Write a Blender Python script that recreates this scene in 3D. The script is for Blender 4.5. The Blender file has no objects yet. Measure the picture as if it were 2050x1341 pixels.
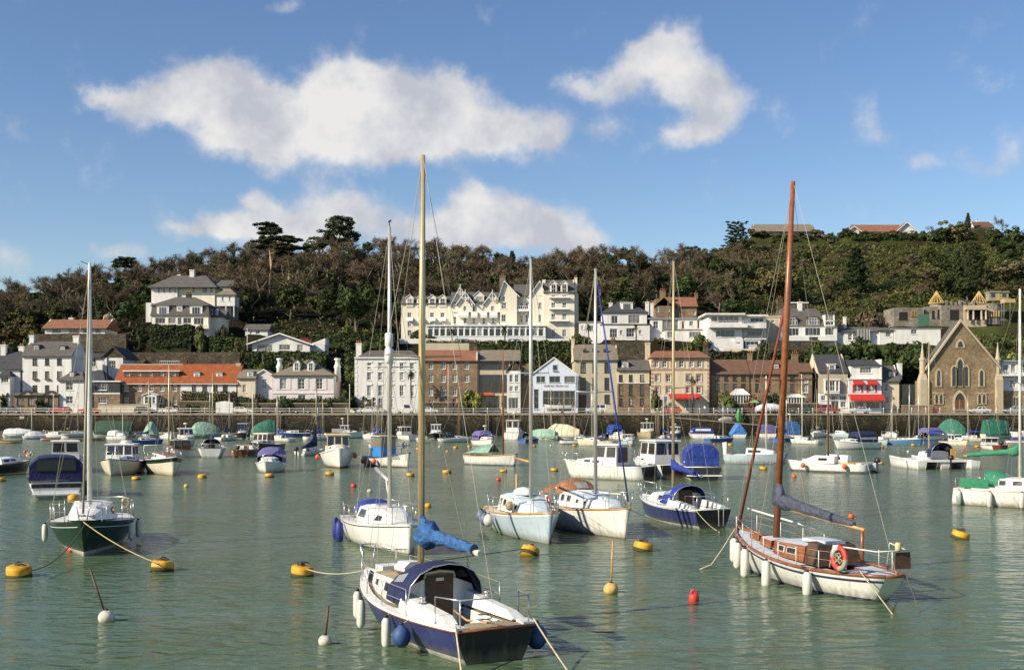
import bpy, math, random
import numpy as np
from mathutils import Vector, Matrix

# ------------------------------------------------------------------ camera, sky, sun, exposure
scene = bpy.context.scene
F, CX, HY, CH = 2300.0, 1025.0, 822.0, 4.85      # focal length (px of the 2050 px photo), centre column, horizon row, eye height (m)
cam_data = bpy.data.cameras.new('camera'); cam = bpy.data.objects.new('camera', cam_data)
scene.collection.objects.link(cam); scene.camera = cam
cam.location = (0, 0, CH); cam.rotation_euler = (math.radians(90), 0, 0)
cam_data.sensor_width = 36; cam_data.lens = F / 2050 * 36
cam_data.shift_y = (HY - 670.5) / 2050
cam_data.clip_start = 0.5; cam_data.clip_end = 6000

SUN_EL, SUN_AZ = math.radians(31), math.radians(-119)         # azimuth measured from +Y (away from camera) clockwise
sun_dir = Vector((math.sin(SUN_AZ)*math.cos(SUN_EL), math.cos(SUN_AZ)*math.cos(SUN_EL), math.sin(SUN_EL)))
sl = bpy.data.lights.new('sun', 'SUN'); sl.energy = 5.0; sl.angle = math.radians(0.53); sl.color = (1.0, 0.88, 0.68)
so = bpy.data.objects.new('sun', sl); scene.collection.objects.link(so)
so.rotation_euler = sun_dir.to_track_quat('Z', 'Y').to_euler(); so.location = (-80, -60, 120)

scene.view_settings.view_transform = 'Standard'; scene.view_settings.look = 'None'
scene.view_settings.exposure = 0.42; scene.view_settings.gamma = 1.0; scene.view_settings.use_curve_mapping = False
cy = scene.cycles
cy.max_bounces = 5; cy.diffuse_bounces = 1; cy.glossy_bounces = 3; cy.transmission_bounces = 3; cy.transparent_max_bounces = 6
cy.caustics_reflective = False; cy.caustics_refractive = False; cy.sample_clamp_indirect = 4.0
cy.use_denoising = True

def px_dir(px, py):
    az = math.atan((px-CX)/F); el = math.atan((HY-py)/F*math.cos(az)); return az, el

def build_world():
    w = bpy.data.worlds.new('World'); scene.world = w; w.use_nodes = True
    nt = w.node_tree; N = nt.nodes; L = nt.links
    for n in list(N): N.remove(n)
    def nd(t, **k):
        n = N.new(t)
        for a, b in k.items(): setattr(n, a, b)
        return n
    def mth(op, a, b=None, c=None, clamp=False):
        n = nd('ShaderNodeMath', operation=op, use_clamp=clamp)
        for i, v in enumerate((a, b, c)):
            if v is None: continue
            if hasattr(v, 'is_output'): L.new(v, n.inputs[i])
            else: n.inputs[i].default_value = v
        return n.outputs[0]
    sky = nd('ShaderNodeTexSky', sky_type='NISHITA', sun_disc=False)
    sky.sun_elevation = SUN_EL; sky.sun_rotation = SUN_AZ
    sky.altitude = 0; sky.air_density = 1.0; sky.dust_density = 0.3; sky.ozone_density = 2.0
    hs = nd('ShaderNodeHueSaturation'); hs.inputs['Saturation'].default_value = 1.14; hs.inputs['Value'].default_value = 1.0; hs.inputs['Hue'].default_value = 0.508
    L.new(sky.outputs[0], hs.inputs['Color'])
    bg = nd('ShaderNodeBackground'); bg.inputs[1].default_value = 0.097; L.new(hs.outputs[0], bg.inputs[0])
    tc = nd('ShaderNodeTexCoord'); sep = nd('ShaderNodeSeparateXYZ'); L.new(tc.outputs['Generated'], sep.inputs[0])
    x, y, z = sep.outputs
    az = mth('ARCTAN2', x, y); el = mth('ARCSINE', z)
    pv = nd('ShaderNodeCombineXYZ'); L.new(az, pv.inputs[0]); L.new(el, pv.inputs[1])
    # ragged edge: warp the cloud coordinates by noise of the direction
    nz = nd('ShaderNodeTexNoise', noise_dimensions='3D'); nz.inputs['Scale'].default_value = 17; nz.inputs['Detail'].default_value = 7; nz.inputs['Roughness'].default_value = 0.58
    L.new(tc.outputs['Generated'], nz.inputs['Vector'])
    wn = nd('ShaderNodeVectorMath', operation='MULTIPLY_ADD'); L.new(nz.outputs['Color'], wn.inputs[0])
    wn.inputs[1].default_value = (0.05, 0.05, 0); wn.inputs[2].default_value = (-0.025, -0.025, 0)
    wp = nd('ShaderNodeVectorMath', operation='ADD'); L.new(pv.outputs[0], wp.inputs[0]); L.new(wn.outputs[0], wp.inputs[1])
    blobs = [(205,190,42,26,.9),(285,205,60,42,1),(375,165,65,48,1.1),(440,160,52,48,1.1),(430,250,110,52,1),(540,210,62,40,1),(545,262,95,46,1),(620,295,105,36,.9),
             (670,160,52,48,1.1),(740,165,62,44,1.1),(730,250,120,70,1),(850,205,90,55,1.1),(930,235,90,60,1.1),(1015,272,80,42,1),(880,280,120,32,.85),(1095,255,46,32,.8),
             (1150,170,46,34,.8),(1230,165,62,38,.9),(1290,110,50,40,1.1),(1350,110,52,48,1.1),(1395,165,56,52,1.1),(1430,225,48,44,1),(1400,265,44,36,.8),(1345,285,44,24,.65),(1490,200,34,34,.45),
             (505,393,34,22,.9),(560,432,62,32,1),(690,420,72,32,1),(640,462,90,36,.9),(430,458,66,28,1.0),(520,475,85,30,1.0),(365,460,40,26,.5),(820,462,95,36,.8),
             (935,412,52,36,1),(1010,430,72,48,1.05),(1090,460,72,42,1),(1150,490,66,30,1.0),(960,470,110,36,.9),(215,488,46,24,.8),(270,512,36,20,.5),(5,505,46,36,.7),
             (1735,235,34,42,.40),(1700,285,52,30,.40),(1752,268,34,30,.34),(1840,338,44,22,.48),(2040,300,40,42,.5),(1990,350,70,36,.42),(30,275,36,20,.42),(560,15,60,14,.42),(1215,265,50,20,.4)]
    acc = None
    for (bx, by, rx, ry, wgt) in blobs:
        a0, e0 = px_dir(bx, by); sx, sy = F/rx, F/ry
        v = nd('ShaderNodeVectorMath', operation='MULTIPLY_ADD'); L.new(wp.outputs[0], v.inputs[0])
        v.inputs[1].default_value = (sx, sy, 0); v.inputs[2].default_value = (-a0*sx, -e0*sy, 0)
        d = nd('ShaderNodeVectorMath', operation='DOT_PRODUCT'); L.new(v.outputs[0], d.inputs[0]); L.new(v.outputs[0], d.inputs[1])
        g = mth('POWER', 0.4, d.outputs['Value'])
        acc = mth('MULTIPLY_ADD', g, wgt, acc if acc is not None else 0.0)
    # the same kind of broken cumulus all round the rest of the sky
    n2 = nd('ShaderNodeTexNoise', noise_dimensions='3D'); n2.inputs['Scale'].default_value = 3.4; n2.inputs['Detail'].default_value = 3
    L.new(tc.outputs['Generated'], n2.inputs['Vector'])
    aa = mth('ABSOLUTE', az)
    side = nd('ShaderNodeMapRange'); side.inputs['From Min'].default_value = 0.42; side.inputs['From Max'].default_value = 0.62; L.new(aa, side.inputs['Value'])
    over = nd('ShaderNodeMapRange'); over.inputs['From Min'].default_value = 0.38; over.inputs['From Max'].default_value = 0.55; L.new(el, over.inputs['Value'])
    out = mth('MAXIMUM', side.outputs[0], over.outputs[0])
    gen = nd('ShaderNodeMapRange'); gen.inputs['From Min'].default_value = 0.56; gen.inputs['From Max'].default_value = 0.76; L.new(n2.outputs['Fac'], gen.inputs['Value'])
    acc = mth('MULTIPLY_ADD', gen.outputs[0], out, acc)
    nf = nd('ShaderNodeTexNoise', noise_dimensions='3D'); nf.inputs['Scale'].default_value = 21; nf.inputs['Detail'].default_value = 9; nf.inputs['Roughness'].default_value = 0.62
    L.new(tc.outputs['Generated'], nf.inputs['Vector'])
    dens = mth('ADD', acc, mth('MULTIPLY', mth('SUBTRACT', nf.outputs['Fac'], 0.49), 2.1))
    al = nd('ShaderNodeMapRange', interpolation_type='SMOOTHSTEP'); al.inputs['From Min'].default_value = 0.15; al.inputs['From Max'].default_value = 1.2; L.new(dens, al.inputs['Value'])
    # cloud brightness: thinner, lower parts a little greyer
    sh = nd('ShaderNodeMapRange'); sh.inputs['From Min'].default_value = 0.36; sh.inputs['From Max'].default_value = 0.62; L.new(nz.outputs['Fac'], sh.inputs['Value'])
    cc = nd('ShaderNodeMix', data_type='RGBA'); L.new(sh.outputs[0], cc.inputs[0])
    cc.inputs[6].default_value = (0.50, 0.52, 0.58, 1); cc.inputs[7].default_value = (0.80, 0.785, 0.77, 1)
    bc = nd('ShaderNodeBackground'); bc.inputs[1].default_value = 0.80; L.new(cc.outputs[2], bc.inputs[0])
    mx = nd('ShaderNodeMixShader'); fa = mth('MULTIPLY', al.outputs[0], 0.96)
    L.new(fa, mx.inputs[0]); L.new(bg.outputs[0], mx.inputs[1]); L.new(bc.outputs[0], mx.inputs[2])
    o = nd('ShaderNodeOutputWorld'); L.new(mx.outputs[0], o.inputs[0])
    w.cycles.sampling_method = 'MANUAL'; w.cycles.sample_map_resolution = 512
build_world()

# ------------------------------------------------------------------ helpers
COL = scene.collection
RNG = random.Random(7)
def P(px, py, Y): return Vector(((px-CX)*Y/F, Y, CH+(HY-py)*Y/F))          # photo pixel at a known distance
def Wp(px, py, h=0.0):                                                      # photo pixel on the water (or h above it)
    Y = F*(CH-h)/(py-HY); return Vector(((px-CX)*Y/F, Y, h))

MATS = {}
def mat(name, col=(.5,.5,.5), rough=.6, metal=0.0, var=.12, scale=2.5, bump=0.0, bscale=None, spec=.5, alpha=None, hue=None, rnd=0.0, detail=5, stretch=None, grime=None):
    """procedural Principled material; var = noise variation of the base colour, rnd = variation between objects"""
    if name in MATS: return MATS[name]
    m = bpy.data.materials.new(name); m.use_nodes = True; nt = m.node_tree; N = nt.nodes; L = nt.links
    b = N['Principled BSDF']; b.inputs['Roughness'].default_value = rough; b.inputs['Metallic'].default_value = metal
    b.inputs['Specular IOR Level'].default_value = spec
    tc = N.new('ShaderNodeTexCoord'); nz = N.new('ShaderNodeTexNoise'); nz.inputs['Scale'].default_value = scale; nz.inputs['Detail'].default_value = detail
    if stretch: mp = N.new('ShaderNodeMapping'); mp.inputs['Scale'].default_value = stretch; L.new(tc.outputs['Object'], mp.inputs[0]); L.new(mp.outputs[0], nz.inputs['Vector'])
    else: L.new(tc.outputs['Object'], nz.inputs['Vector'])
    mr = N.new('ShaderNodeMapRange'); mr.inputs['From Min'].default_value = .3; mr.inputs['From Max'].default_value = .7; L.new(nz.outputs['Fac'], mr.inputs['Value'])
    mx = N.new('ShaderNodeMix'); mx.data_type = 'RGBA'
    h = hue or col
    mx.inputs[6].default_value = (col[0]*(1-var), col[1]*(1-var), col[2]*(1-var), 1)
    mx.inputs[7].default_value = (min(h[0]*(1+var),1), min(h[1]*(1+var),1), min(h[2]*(1+var),1), 1)
    L.new(mr.outputs[0], mx.inputs[0]); out = mx.outputs[2]
    if rnd:
        oi = N.new('ShaderNodeObjectInfo'); hs = N.new('ShaderNodeHueSaturation')
        r1 = N.new('ShaderNodeMapRange'); r1.inputs['To Min'].default_value = 1-rnd; r1.inputs['To Max'].default_value = 1+rnd; L.new(oi.outputs['Random'], r1.inputs['Value'])
        L.new(r1.outputs[0], hs.inputs['Value'])
        r2 = N.new('ShaderNodeMapRange'); r2.inputs['To Min'].default_value = .5-.025; r2.inputs['To Max'].default_value = .5+.025
        wn = N.new('ShaderNodeTexWhiteNoise'); wn.noise_dimensions = '1D'; L.new(oi.outputs['Random'], wn.inputs['W']); L.new(wn.outputs['Value'], r2.inputs['Value'])
        L.new(r2.outputs[0], hs.inputs['Hue']); L.new(out, hs.inputs['Color']); out = hs.outputs[0]
    if grime:                                                    # weed and scum left above the waterline, ragged edge, and run-off streaks
        sx = N.new('ShaderNodeSeparateXYZ'); L.new(tc.outputs['Object'], sx.inputs[0]); mp2 = N.new('ShaderNodeMapping'); mp2.inputs['Scale'].default_value = (5, 5, .5); L.new(tc.outputs['Object'], mp2.inputs[0])
        n5 = N.new('ShaderNodeTexNoise'); n5.inputs['Scale'].default_value = 1.3; n5.inputs['Detail'].default_value = 6; L.new(mp2.outputs[0], n5.inputs['Vector'])
        a5 = N.new('ShaderNodeMath'); a5.operation = 'MULTIPLY_ADD'; L.new(n5.outputs['Fac'], a5.inputs[0]); a5.inputs[1].default_value = -.55; L.new(sx.outputs[2], a5.inputs[2])
        r5 = N.new('ShaderNodeMapRange'); r5.inputs['From Min'].default_value = .05; r5.inputs['From Max'].default_value = -.28; r5.inputs['To Max'].default_value = grime; L.new(a5.outputs[0], r5.inputs['Value'])
        r6 = N.new('ShaderNodeMapRange'); r6.inputs['From Min'].default_value = .58; r6.inputs['From Max'].default_value = .75; r6.inputs['To Max'].default_value = .42; L.new(n5.outputs['Fac'], r6.inputs['Value'])
        ma = N.new('ShaderNodeMath'); ma.operation = 'MAXIMUM'; L.new(r5.outputs[0], ma.inputs[0]); L.new(r6.outputs[0], ma.inputs[1])
        mg = N.new('ShaderNodeMix'); mg.data_type = 'RGBA'; L.new(ma.outputs[0], mg.inputs[0]); L.new(out, mg.inputs[6]); mg.inputs[7].default_value = (.17, .15, .095, 1); out = mg.outputs[2]
    L.new(out, b.inputs['Base Color'])
    if alpha is not None: b.inputs['Alpha'].default_value = alpha
    if bump:
        n3 = N.new('ShaderNodeTexNoise'); n3.inputs['Scale'].default_value = bscale or scale*4; n3.inputs['Detail'].default_value = 4; L.new(tc.outputs['Object'], n3.inputs['Vector'])
        bp = N.new('ShaderNodeBump'); bp.inputs['Strength'].default_value = 1.0; bp.inputs['Distance'].default_value = bump
        L.new(n3.outputs['Fac'], bp.inputs['Height']); L.new(bp.outputs[0], b.inputs['Normal'])
    MATS[name] = m; return m

def stone_mat(name, c1, c2, mortar, scale=1.6, bump=.05, dark_below=None):
    """rubble masonry: voronoi cells with recessed joints"""
    if name in MATS: return MATS[name]
    m = bpy.data.materials.new(name); m.use_nodes = True; nt = m.node_tree; N = nt.nodes; L = nt.links; b = N['Principled BSDF']; b.inputs['Roughness'].default_value = .85
    b.inputs['Specular IOR Level'].default_value = .25
    tc = N.new('ShaderNodeTexCoord'); mp = N.new('ShaderNodeMapping'); mp.inputs['Scale'].default_value = (1, 1, 1.7); L.new(tc.outputs['Object'], mp.inputs[0])
    vo = N.new('ShaderNodeTexVoronoi'); vo.inputs['Scale'].default_value = scale; L.new(mp.outputs[0], vo.inputs['Vector'])
    ve = N.new('ShaderNodeTexVoronoi'); ve.feature = 'DISTANCE_TO_EDGE'; ve.inputs['Scale'].default_value = scale; L.new(mp.outputs[0], ve.inputs['Vector'])
    sp = N.new('ShaderNodeSeparateColor'); L.new(vo.outputs['Color'], sp.inputs[0])
    mx = N.new('ShaderNodeMix'); mx.data_type = 'RGBA'; L.new(sp.outputs[0], mx.inputs[0]); mx.inputs[6].default_value = (*c1, 1); mx.inputs[7].default_value = (*c2, 1)
    nz = N.new('ShaderNodeTexNoise'); nz.inputs['Scale'].default_value = .35; nz.inputs['Detail'].default_value = 6; L.new(tc.outputs['Object'], nz.inputs['Vector'])
    mu = N.new('ShaderNodeMix'); mu.data_type = 'RGBA'; mu.blend_type = 'MULTIPLY'; mu.inputs[0].default_value = 1
    r = N.new('ShaderNodeMapRange'); r.inputs['From Min'].default_value = .3; r.inputs['From Max'].default_value = .7; r.inputs['To Min'].default_value = .6; r.inputs['To Max'].default_value = 1.25; L.new(nz.outputs['Fac'], r.inputs['Value'])
    L.new(mx.outputs[2], mu.inputs[6]); L.new(r.outputs[0], mu.inputs[7])
    er = N.new('ShaderNodeMapRange'); er.inputs['From Max'].default_value = .07; L.new(ve.outputs['Distance'], er.inputs['Value'])
    m2 = N.new('ShaderNodeMix'); m2.data_type = 'RGBA'; L.new(er.outputs[0], m2.inputs[0]); m2.inputs[6].default_value = (*mortar, 1); L.new(mu.outputs[2], m2.inputs[7])
    col = m2.outputs[2]
    if dark_below:                                               # weed line left by the tide, ragged upper edge
        z0, z1, wc = dark_below
        sx = N.new('ShaderNodeSeparateXYZ'); L.new(tc.outputs['Object'], sx.inputs[0])
        ad = N.new('ShaderNodeMath'); ad.operation = 'MULTIPLY_ADD'; L.new(nz.outputs['Fac'], ad.inputs[0]); ad.inputs[1].default_value = 3.0; L.new(sx.outputs[2], ad.inputs[2])
        rr = N.new('ShaderNodeMapRange'); rr.inputs['From Min'].default_value = z0+1.5; rr.inputs['From Max'].default_value = z1+1.5; L.new(ad.outputs[0], rr.inputs['Value'])
        m3 = N.new('ShaderNodeMix'); m3.data_type = 'RGBA'; L.new(rr.outputs[0], m3.inputs[0]); m3.inputs[6].default_value = (*wc, 1); L.new(col, m3.inputs[7]); col = m3.outputs[2]
    L.new(col, b.inputs['Base Color'])
    bp = N.new('ShaderNodeBump'); bp.inputs['Distance'].default_value = bump; L.new(er.outputs[0], bp.inputs['Height']); L.new(bp.outputs[0], b.inputs['Normal'])
    MATS[name] = m; return m

def tile_mat(name, c1, c2, cols=3.3, rows=2.8, bump=.05, axis='x'):
    """roof covering with courses and ribs in relief"""
    if name in MATS: return MATS[name]
    m = bpy.data.materials.new(name); m.use_nodes = True; nt = m.node_tree; N = nt.nodes; L = nt.links; b = N['Principled BSDF']; b.inputs['Roughness'].default_value = .8
    b.inputs['Specular IOR Level'].default_value = .3
    tc = N.new('ShaderNodeTexCoord'); w1 = N.new('ShaderNodeTexWave'); w1.bands_direction = axis.upper(); w1.inputs['Scale'].default_value = cols; w1.inputs['Distortion'].default_value = .4; L.new(tc.outputs['Object'], w1.inputs['Vector'])
    w2 = N.new('ShaderNodeTexWave'); w2.bands_direction = 'Z'; w2.wave_profile = 'SAW'; w2.inputs['Scale'].default_value = rows; w2.inputs['Distortion'].default_value = .6; L.new(tc.outputs['Object'], w2.inputs['Vector'])
    nz = N.new('ShaderNodeTexNoise'); nz.inputs['Scale'].default_value = 1.1; nz.inputs['Detail'].default_value = 8; nz.inputs['Roughness'].default_value = .7; L.new(tc.outputs['Object'], nz.inputs['Vector'])
    mr = N.new('ShaderNodeMapRange'); mr.inputs['From Min'].default_value = .3; mr.inputs['From Max'].default_value = .7; L.new(nz.outputs['Fac'], mr.inputs['Value'])
    mx = N.new('ShaderNodeMix'); mx.data_type = 'RGBA'; L.new(mr.outputs[0], mx.inputs[0]); mx.inputs[6].default_value = (*c1, 1); mx.inputs[7].default_value = (*c2, 1); L.new(mx.outputs[2], b.inputs['Base Color'])
    ad = N.new('ShaderNodeMath'); ad.operation = 'ADD'; L.new(w1.outputs['Fac'], ad.inputs[0]); L.new(w2.outputs['Fac'], ad.inputs[1])
    bp = N.new('ShaderNodeBump'); bp.inputs['Distance'].default_value = bump; L.new(ad.outputs[0], bp.inputs['Height']); L.new(bp.outputs[0], b.inputs['Normal'])
    MATS[name] = m; return m

class MB:
    """collects faces of one mesh"""
    def __init__(s): s.v = []; s.f = []; s.m = []; s.sm = []
    def face(s, pts, mi=0, smooth=False):
        n = len(s.v); s.v += [tuple(p) for p in pts]; s.f.append(tuple(range(n, n+len(pts)))); s.m.append(mi); s.sm.append(smooth)
    def box(s, x0, x1, y0, y1, z0, z1, mi=0):
        n = len(s.v); s.v += [(x0,y0,z0),(x1,y0,z0),(x1,y1,z0),(x0,y1,z0),(x0,y0,z1),(x1,y0,z1),(x1,y1,z1),(x0,y1,z1)]
        for f in ((0,3,2,1),(4,5,6,7),(0,1,5,4),(1,2,6,5),(2,3,7,6),(3,0,4,7)): s.f.append(tuple(n+i for i in f)); s.m.append(mi); s.sm.append(False)
        return s
    def hexa(s, p, mi=0):                         # 8 points: bottom ring 0-3, top ring 4-7
        n = len(s.v); s.v += [tuple(q) for q in p]
        for f in ((0,3,2,1),(4,5,6,7),(0,1,5,4),(1,2,6,5),(2,3,7,6),(3,0,4,7)): s.f.append(tuple(n+i for i in f)); s.m.append(mi); s.sm.append(False)
        return s
    def loft(s, rings, mi=0, closed=True, cap0=True, cap1=True, smooth=True, row_m=None):
        n = len(s.v); k = len(rings[0])
        for r in rings: s.v += [tuple(p) for p in r]
        for i in range(len(rings)-1):
            for j in range(k if closed else k-1):
                a = n+i*k+j; b = n+i*k+(j+1) % k
                s.f.append((a, b, b+k, a+k)); s.m.append(row_m[j] if row_m else mi); s.sm.append(smooth)
        if cap0: s.f.append(tuple(range(n+k-1, n-1, -1))); s.m.append(mi); s.sm.append(False)
        if cap1: s.f.append(tuple(range(n+(len(rings)-1)*k, n+len(rings)*k))); s.m.append(mi); s.sm.append(False)
        return s
    def tube(s, pts, r, n=6, mi=0, cap=True, flat=1.0):
        pts = [Vector(p) for p in pts]; rings = []
        rr = r if hasattr(r, '__len__') else [r]*len(pts)
        for i, p in enumerate(pts):
            d = (pts[min(i+1, len(pts)-1)] - pts[max(i-1, 0)])
            if d.length < 1e-9: d = Vector((0,0,1))
            d.normalize(); u = d.cross(Vector((0,0,1)))
            if u.length < 1e-3: u = Vector((1,0,0))
            u.normalize(); w = u.cross(d)
            rings.append([p + (u*math.cos(2*math.pi*k/n)*flat + w*math.sin(2*math.pi*k/n))*rr[i] for k in range(n)])
        return s.loft(rings, mi, True, cap, cap, n > 4)
    def lathe(s, prof, n=12, mi=0, c=(0,0,0), axis='z', smooth=True):
        rings = []
        for (r, h) in prof:
            ring = []
            for k in range(n):
                a = 2*math.pi*k/n; u, v = r*math.cos(a), r*math.sin(a)
                ring.append({'z': (c[0]+u, c[1]+v, c[2]+h), 'x': (c[0]+h, c[1]+u, c[2]+v), 'y': (c[0]+v, c[1]+h, c[2]+u)}[axis])
            rings.append(ring)
        return s.loft(rings, mi, True, True, True, smooth)
    def extrude(s, poly, axis, a0, a1, mi=0):     # poly of 2-D points, extruded along axis x or y (poly in the other horizontal axis and z) or z
        def pt(q, a): return {'x': (a, q[0], q[1]), 'y': (q[0], a, q[1]), 'z': (q[0], q[1], a)}[axis]
        n = len(s.v); k = len(poly); s.v += [pt(q, a0) for q in poly] + [pt(q, a1) for q in poly]
        for j in range(k): s.f.append((n+j, n+(j+1) % k, n+k+(j+1) % k, n+k+j)); s.m.append(mi); s.sm.append(False)
        s.f.append(tuple(range(n+k-1, n-1, -1))); s.m.append(mi); s.sm.append(False)
        s.f.append(tuple(range(n+k, n+2*k))); s.m.append(mi); s.sm.append(False)
        return s
    def panel(s, p, t, mi=0):                     # quad p[0..3] thickened by t along its normal
        p = [Vector(q) for q in p]; nn = (p[1]-p[0]).cross(p[3]-p[0]); nn.normalize()
        return s.hexa([p[0], p[1], p[2], p[3]] + [q+nn*t for q in p], mi)
    def mesh(s, name, mats, fix=True):
        me = bpy.data.meshes.new(name); me.from_pydata(s.v, [], s.f)
        for m in (mats if isinstance(mats, (list, tuple)) else [mats]): me.materials.append(m)
        me.polygons.foreach_set('material_index', s.m); me.polygons.foreach_set('use_smooth', s.sm)
        if fix:
            import bmesh
            bm = bmesh.new(); bm.from_mesh(me); bmesh.ops.remove_doubles(bm, verts=bm.verts, dist=1e-5)
            bmesh.ops.recalc_face_normals(bm, faces=bm.faces); bm.to_mesh(me); bm.free()
        me.update(); return me
    def build(s, name, mats, parent=None, loc=None, rz=0.0, fix=True):
        return link(name, s.mesh(name, mats, fix), parent, loc, rz)

def link(name, data, parent=None, loc=None, rz=0.0):
    o = bpy.data.objects.new(name, data); COL.objects.link(o)
    if parent is not None: o.parent = parent
    if loc is not None: o.location = loc
    if rz: o.rotation_euler = (0, 0, rz)
    return o
def tag(o, label, cat=None, group=None, kind=None):
    if label: o['label'] = label
    if cat: o['category'] = cat
    if group: o['group'] = group
    if kind: o['kind'] = kind
    return o
def thing(name, label, cat, loc=(0,0,0), rz=0.0, group=None):
    o = link(name, None, None, loc, rz); o.empty_display_size = .3; return tag(o, label, cat, group)
def structure(o): o['kind'] = 'structure'; return o
def copy_tree(o, parent=None):
    c = o.copy(); COL.objects.link(c)
    if parent is not None: c.parent = parent
    for ch in o.children: copy_tree(ch, c)
    return c
def text_mesh(txt, size, shear=0.0, ext=.004):
    cu = bpy.data.curves.new('lettering', 'FONT'); cu.body = txt; cu.size = size; cu.shear = shear; cu.extrude = ext; cu.align_x = 'CENTER'; cu.align_y = 'CENTER'
    ob = bpy.data.objects.new('lettering', cu); COL.objects.link(ob)
    dg = bpy.context.evaluated_depsgraph_get(); me = bpy.data.meshes.new_from_object(ob.evaluated_get(dg))
    bpy.data.objects.remove(ob); return me
def lettering(txt, size, m, parent, loc, rot, shear=0.0):
    me = text_mesh(txt, size, shear); me.materials.clear(); me.materials.append(m)
    o = link('lettering', me, parent, loc); o.rotation_euler = rot; return o
def quads_object(name, verts, mats, midx=None, parent=None, loc=None):
    """verts: (n,4,3) array of quads"""
    n = len(verts); me = bpy.data.meshes.new(name)
    me.vertices.add(n*4); me.vertices.foreach_set('co', np.asarray(verts, dtype=np.float32).ravel())
    me.loops.add(n*4); me.loops.foreach_set('vertex_index', np.arange(n*4, dtype=np.int32))
    me.polygons.add(n); me.polygons.foreach_set('loop_start', np.arange(0, n*4, 4, dtype=np.int32)); me.polygons.foreach_set('loop_total', np.full(n, 4, dtype=np.int32))
    for m in mats: me.materials.append(m)
    if midx is not None: me.polygons.foreach_set('material_index', np.asarray(midx, dtype=np.int32))
    me.update(calc_edges=True); return link(name, me, parent, loc)
# ------------------------------------------------------------------ water, quay, road, hill
QY, QZ = 223.0, 4.27
def water_mat():
    m = bpy.data.materials.new('harbour_water'); m.use_nodes = True; nt = m.node_tree; N = nt.nodes; L = nt.links; b = N['Principled BSDF']
    tc = N.new('ShaderNodeTexCoord')
    n0 = N.new('ShaderNodeTexNoise'); n0.inputs['Scale'].default_value = .045; n0.inputs['Detail'].default_value = 3; L.new(tc.outputs['Object'], n0.inputs['Vector'])
    mx = N.new('ShaderNodeMix'); mx.data_type = 'RGBA'; L.new(n0.outputs['Fac'], mx.inputs[0]); mx.inputs[6].default_value = (.070, .114, .060, 1); mx.inputs[7].default_value = (.086, .136, .072, 1)
    L.new(mx.outputs[2], b.inputs['Base Color']); b.inputs['Roughness'].default_value = .16; b.inputs['IOR'].default_value = 1.33; b.inputs['Specular IOR Level'].default_value = .32
    def layer(scale, sx, sy, detail, rough=.5, rot=0.0):
        mp = N.new('ShaderNodeMapping'); mp.inputs['Scale'].default_value = (sx, sy, 1); mp.inputs['Rotation'].default_value = (0, 0, rot); L.new(tc.outputs['Object'], mp.inputs[0])
        n = N.new('ShaderNodeTexNoise'); n.inputs['Scale'].default_value = scale; n.inputs['Detail'].default_value = detail; n.inputs['Roughness'].default_value = rough; n.inputs['Distortion'].default_value = .6; L.new(mp.outputs[0], n.inputs['Vector']); return n
    a = layer(1.7, .62, 1.35, 1, rot=.22); c = layer(6.5, .6, 1.2, 2, .5, rot=-.25); g = layer(.12, 1, 1.4, 2)
    gr = N.new('ShaderNodeMapRange'); gr.inputs['From Min'].default_value = .35; gr.inputs['From Max'].default_value = .65; gr.inputs['To Min'].default_value = .45; gr.inputs['To Max'].default_value = 1.35; L.new(g.outputs['Fac'], gr.inputs['Value'])
    s1 = N.new('ShaderNodeMath'); s1.operation = 'MULTIPLY'; L.new(c.outputs['Fac'], s1.inputs[0]); s1.inputs[1].default_value = .16
    s2 = N.new('ShaderNodeMath'); s2.operation = 'ADD'; L.new(a.outputs['Fac'], s2.inputs[0]); L.new(s1.outputs[0], s2.inputs[1])
    s3 = N.new('ShaderNodeMath'); s3.operation = 'MULTIPLY'; L.new(s2.outputs[0], s3.inputs[0]); L.new(gr.outputs[0], s3.inputs[1])
    bp = N.new('ShaderNodeBump'); bp.inputs['Distance'].default_value = .14; bp.inputs['Strength'].default_value = 1.0; L.new(s3.outputs[0], bp.inputs['Height']); L.new(bp.outputs[0], b.inputs['Normal'])
    return m
wm = MB()
ys = [-60, 0, 15, 30, 50, 80, 120, 170, QY+.5]; xs = [-500, -250, -120, -60, -20, 20, 60, 120, 250, 500]
for i in range(len(ys)-1):
    for j in range(len(xs)-1): wm.face([(xs[j], ys[i], 0), (xs[j+1], ys[i], 0), (xs[j+1], ys[i+1], 0), (xs[j], ys[i+1], 0)])
structure(wm.build('water', water_mat()))
structure(MB().box(-600, 600, -80, QY+1, -6, -4).build('seabed', mat('seabed_mud', (.09,.08,.06))))

# mud foreshore at the foot of the quay (west part)
fm = MB(); n = 40; pr = []
for i in range(n+1):
    x = -130 + i*100/n; h = max(0.0, .75*math.sin(math.pi*min(1, (i+3)/n))) + RNG.uniform(-.05, .05); w = 9 + 3*math.sin(i*.4)
    pr.append([(x, QY-w, -.4), (x, QY-w*.6, h*.25), (x, QY-w*.25, h*.75), (x, QY+.2, h+.25)])
fm.loft(pr, closed=False, cap0=False, cap1=False)
structure(fm.build('foreshore', mat('foreshore_mud', (.11,.09,.06), .7, var=.35, scale=1.2, bump=.08)))

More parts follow.
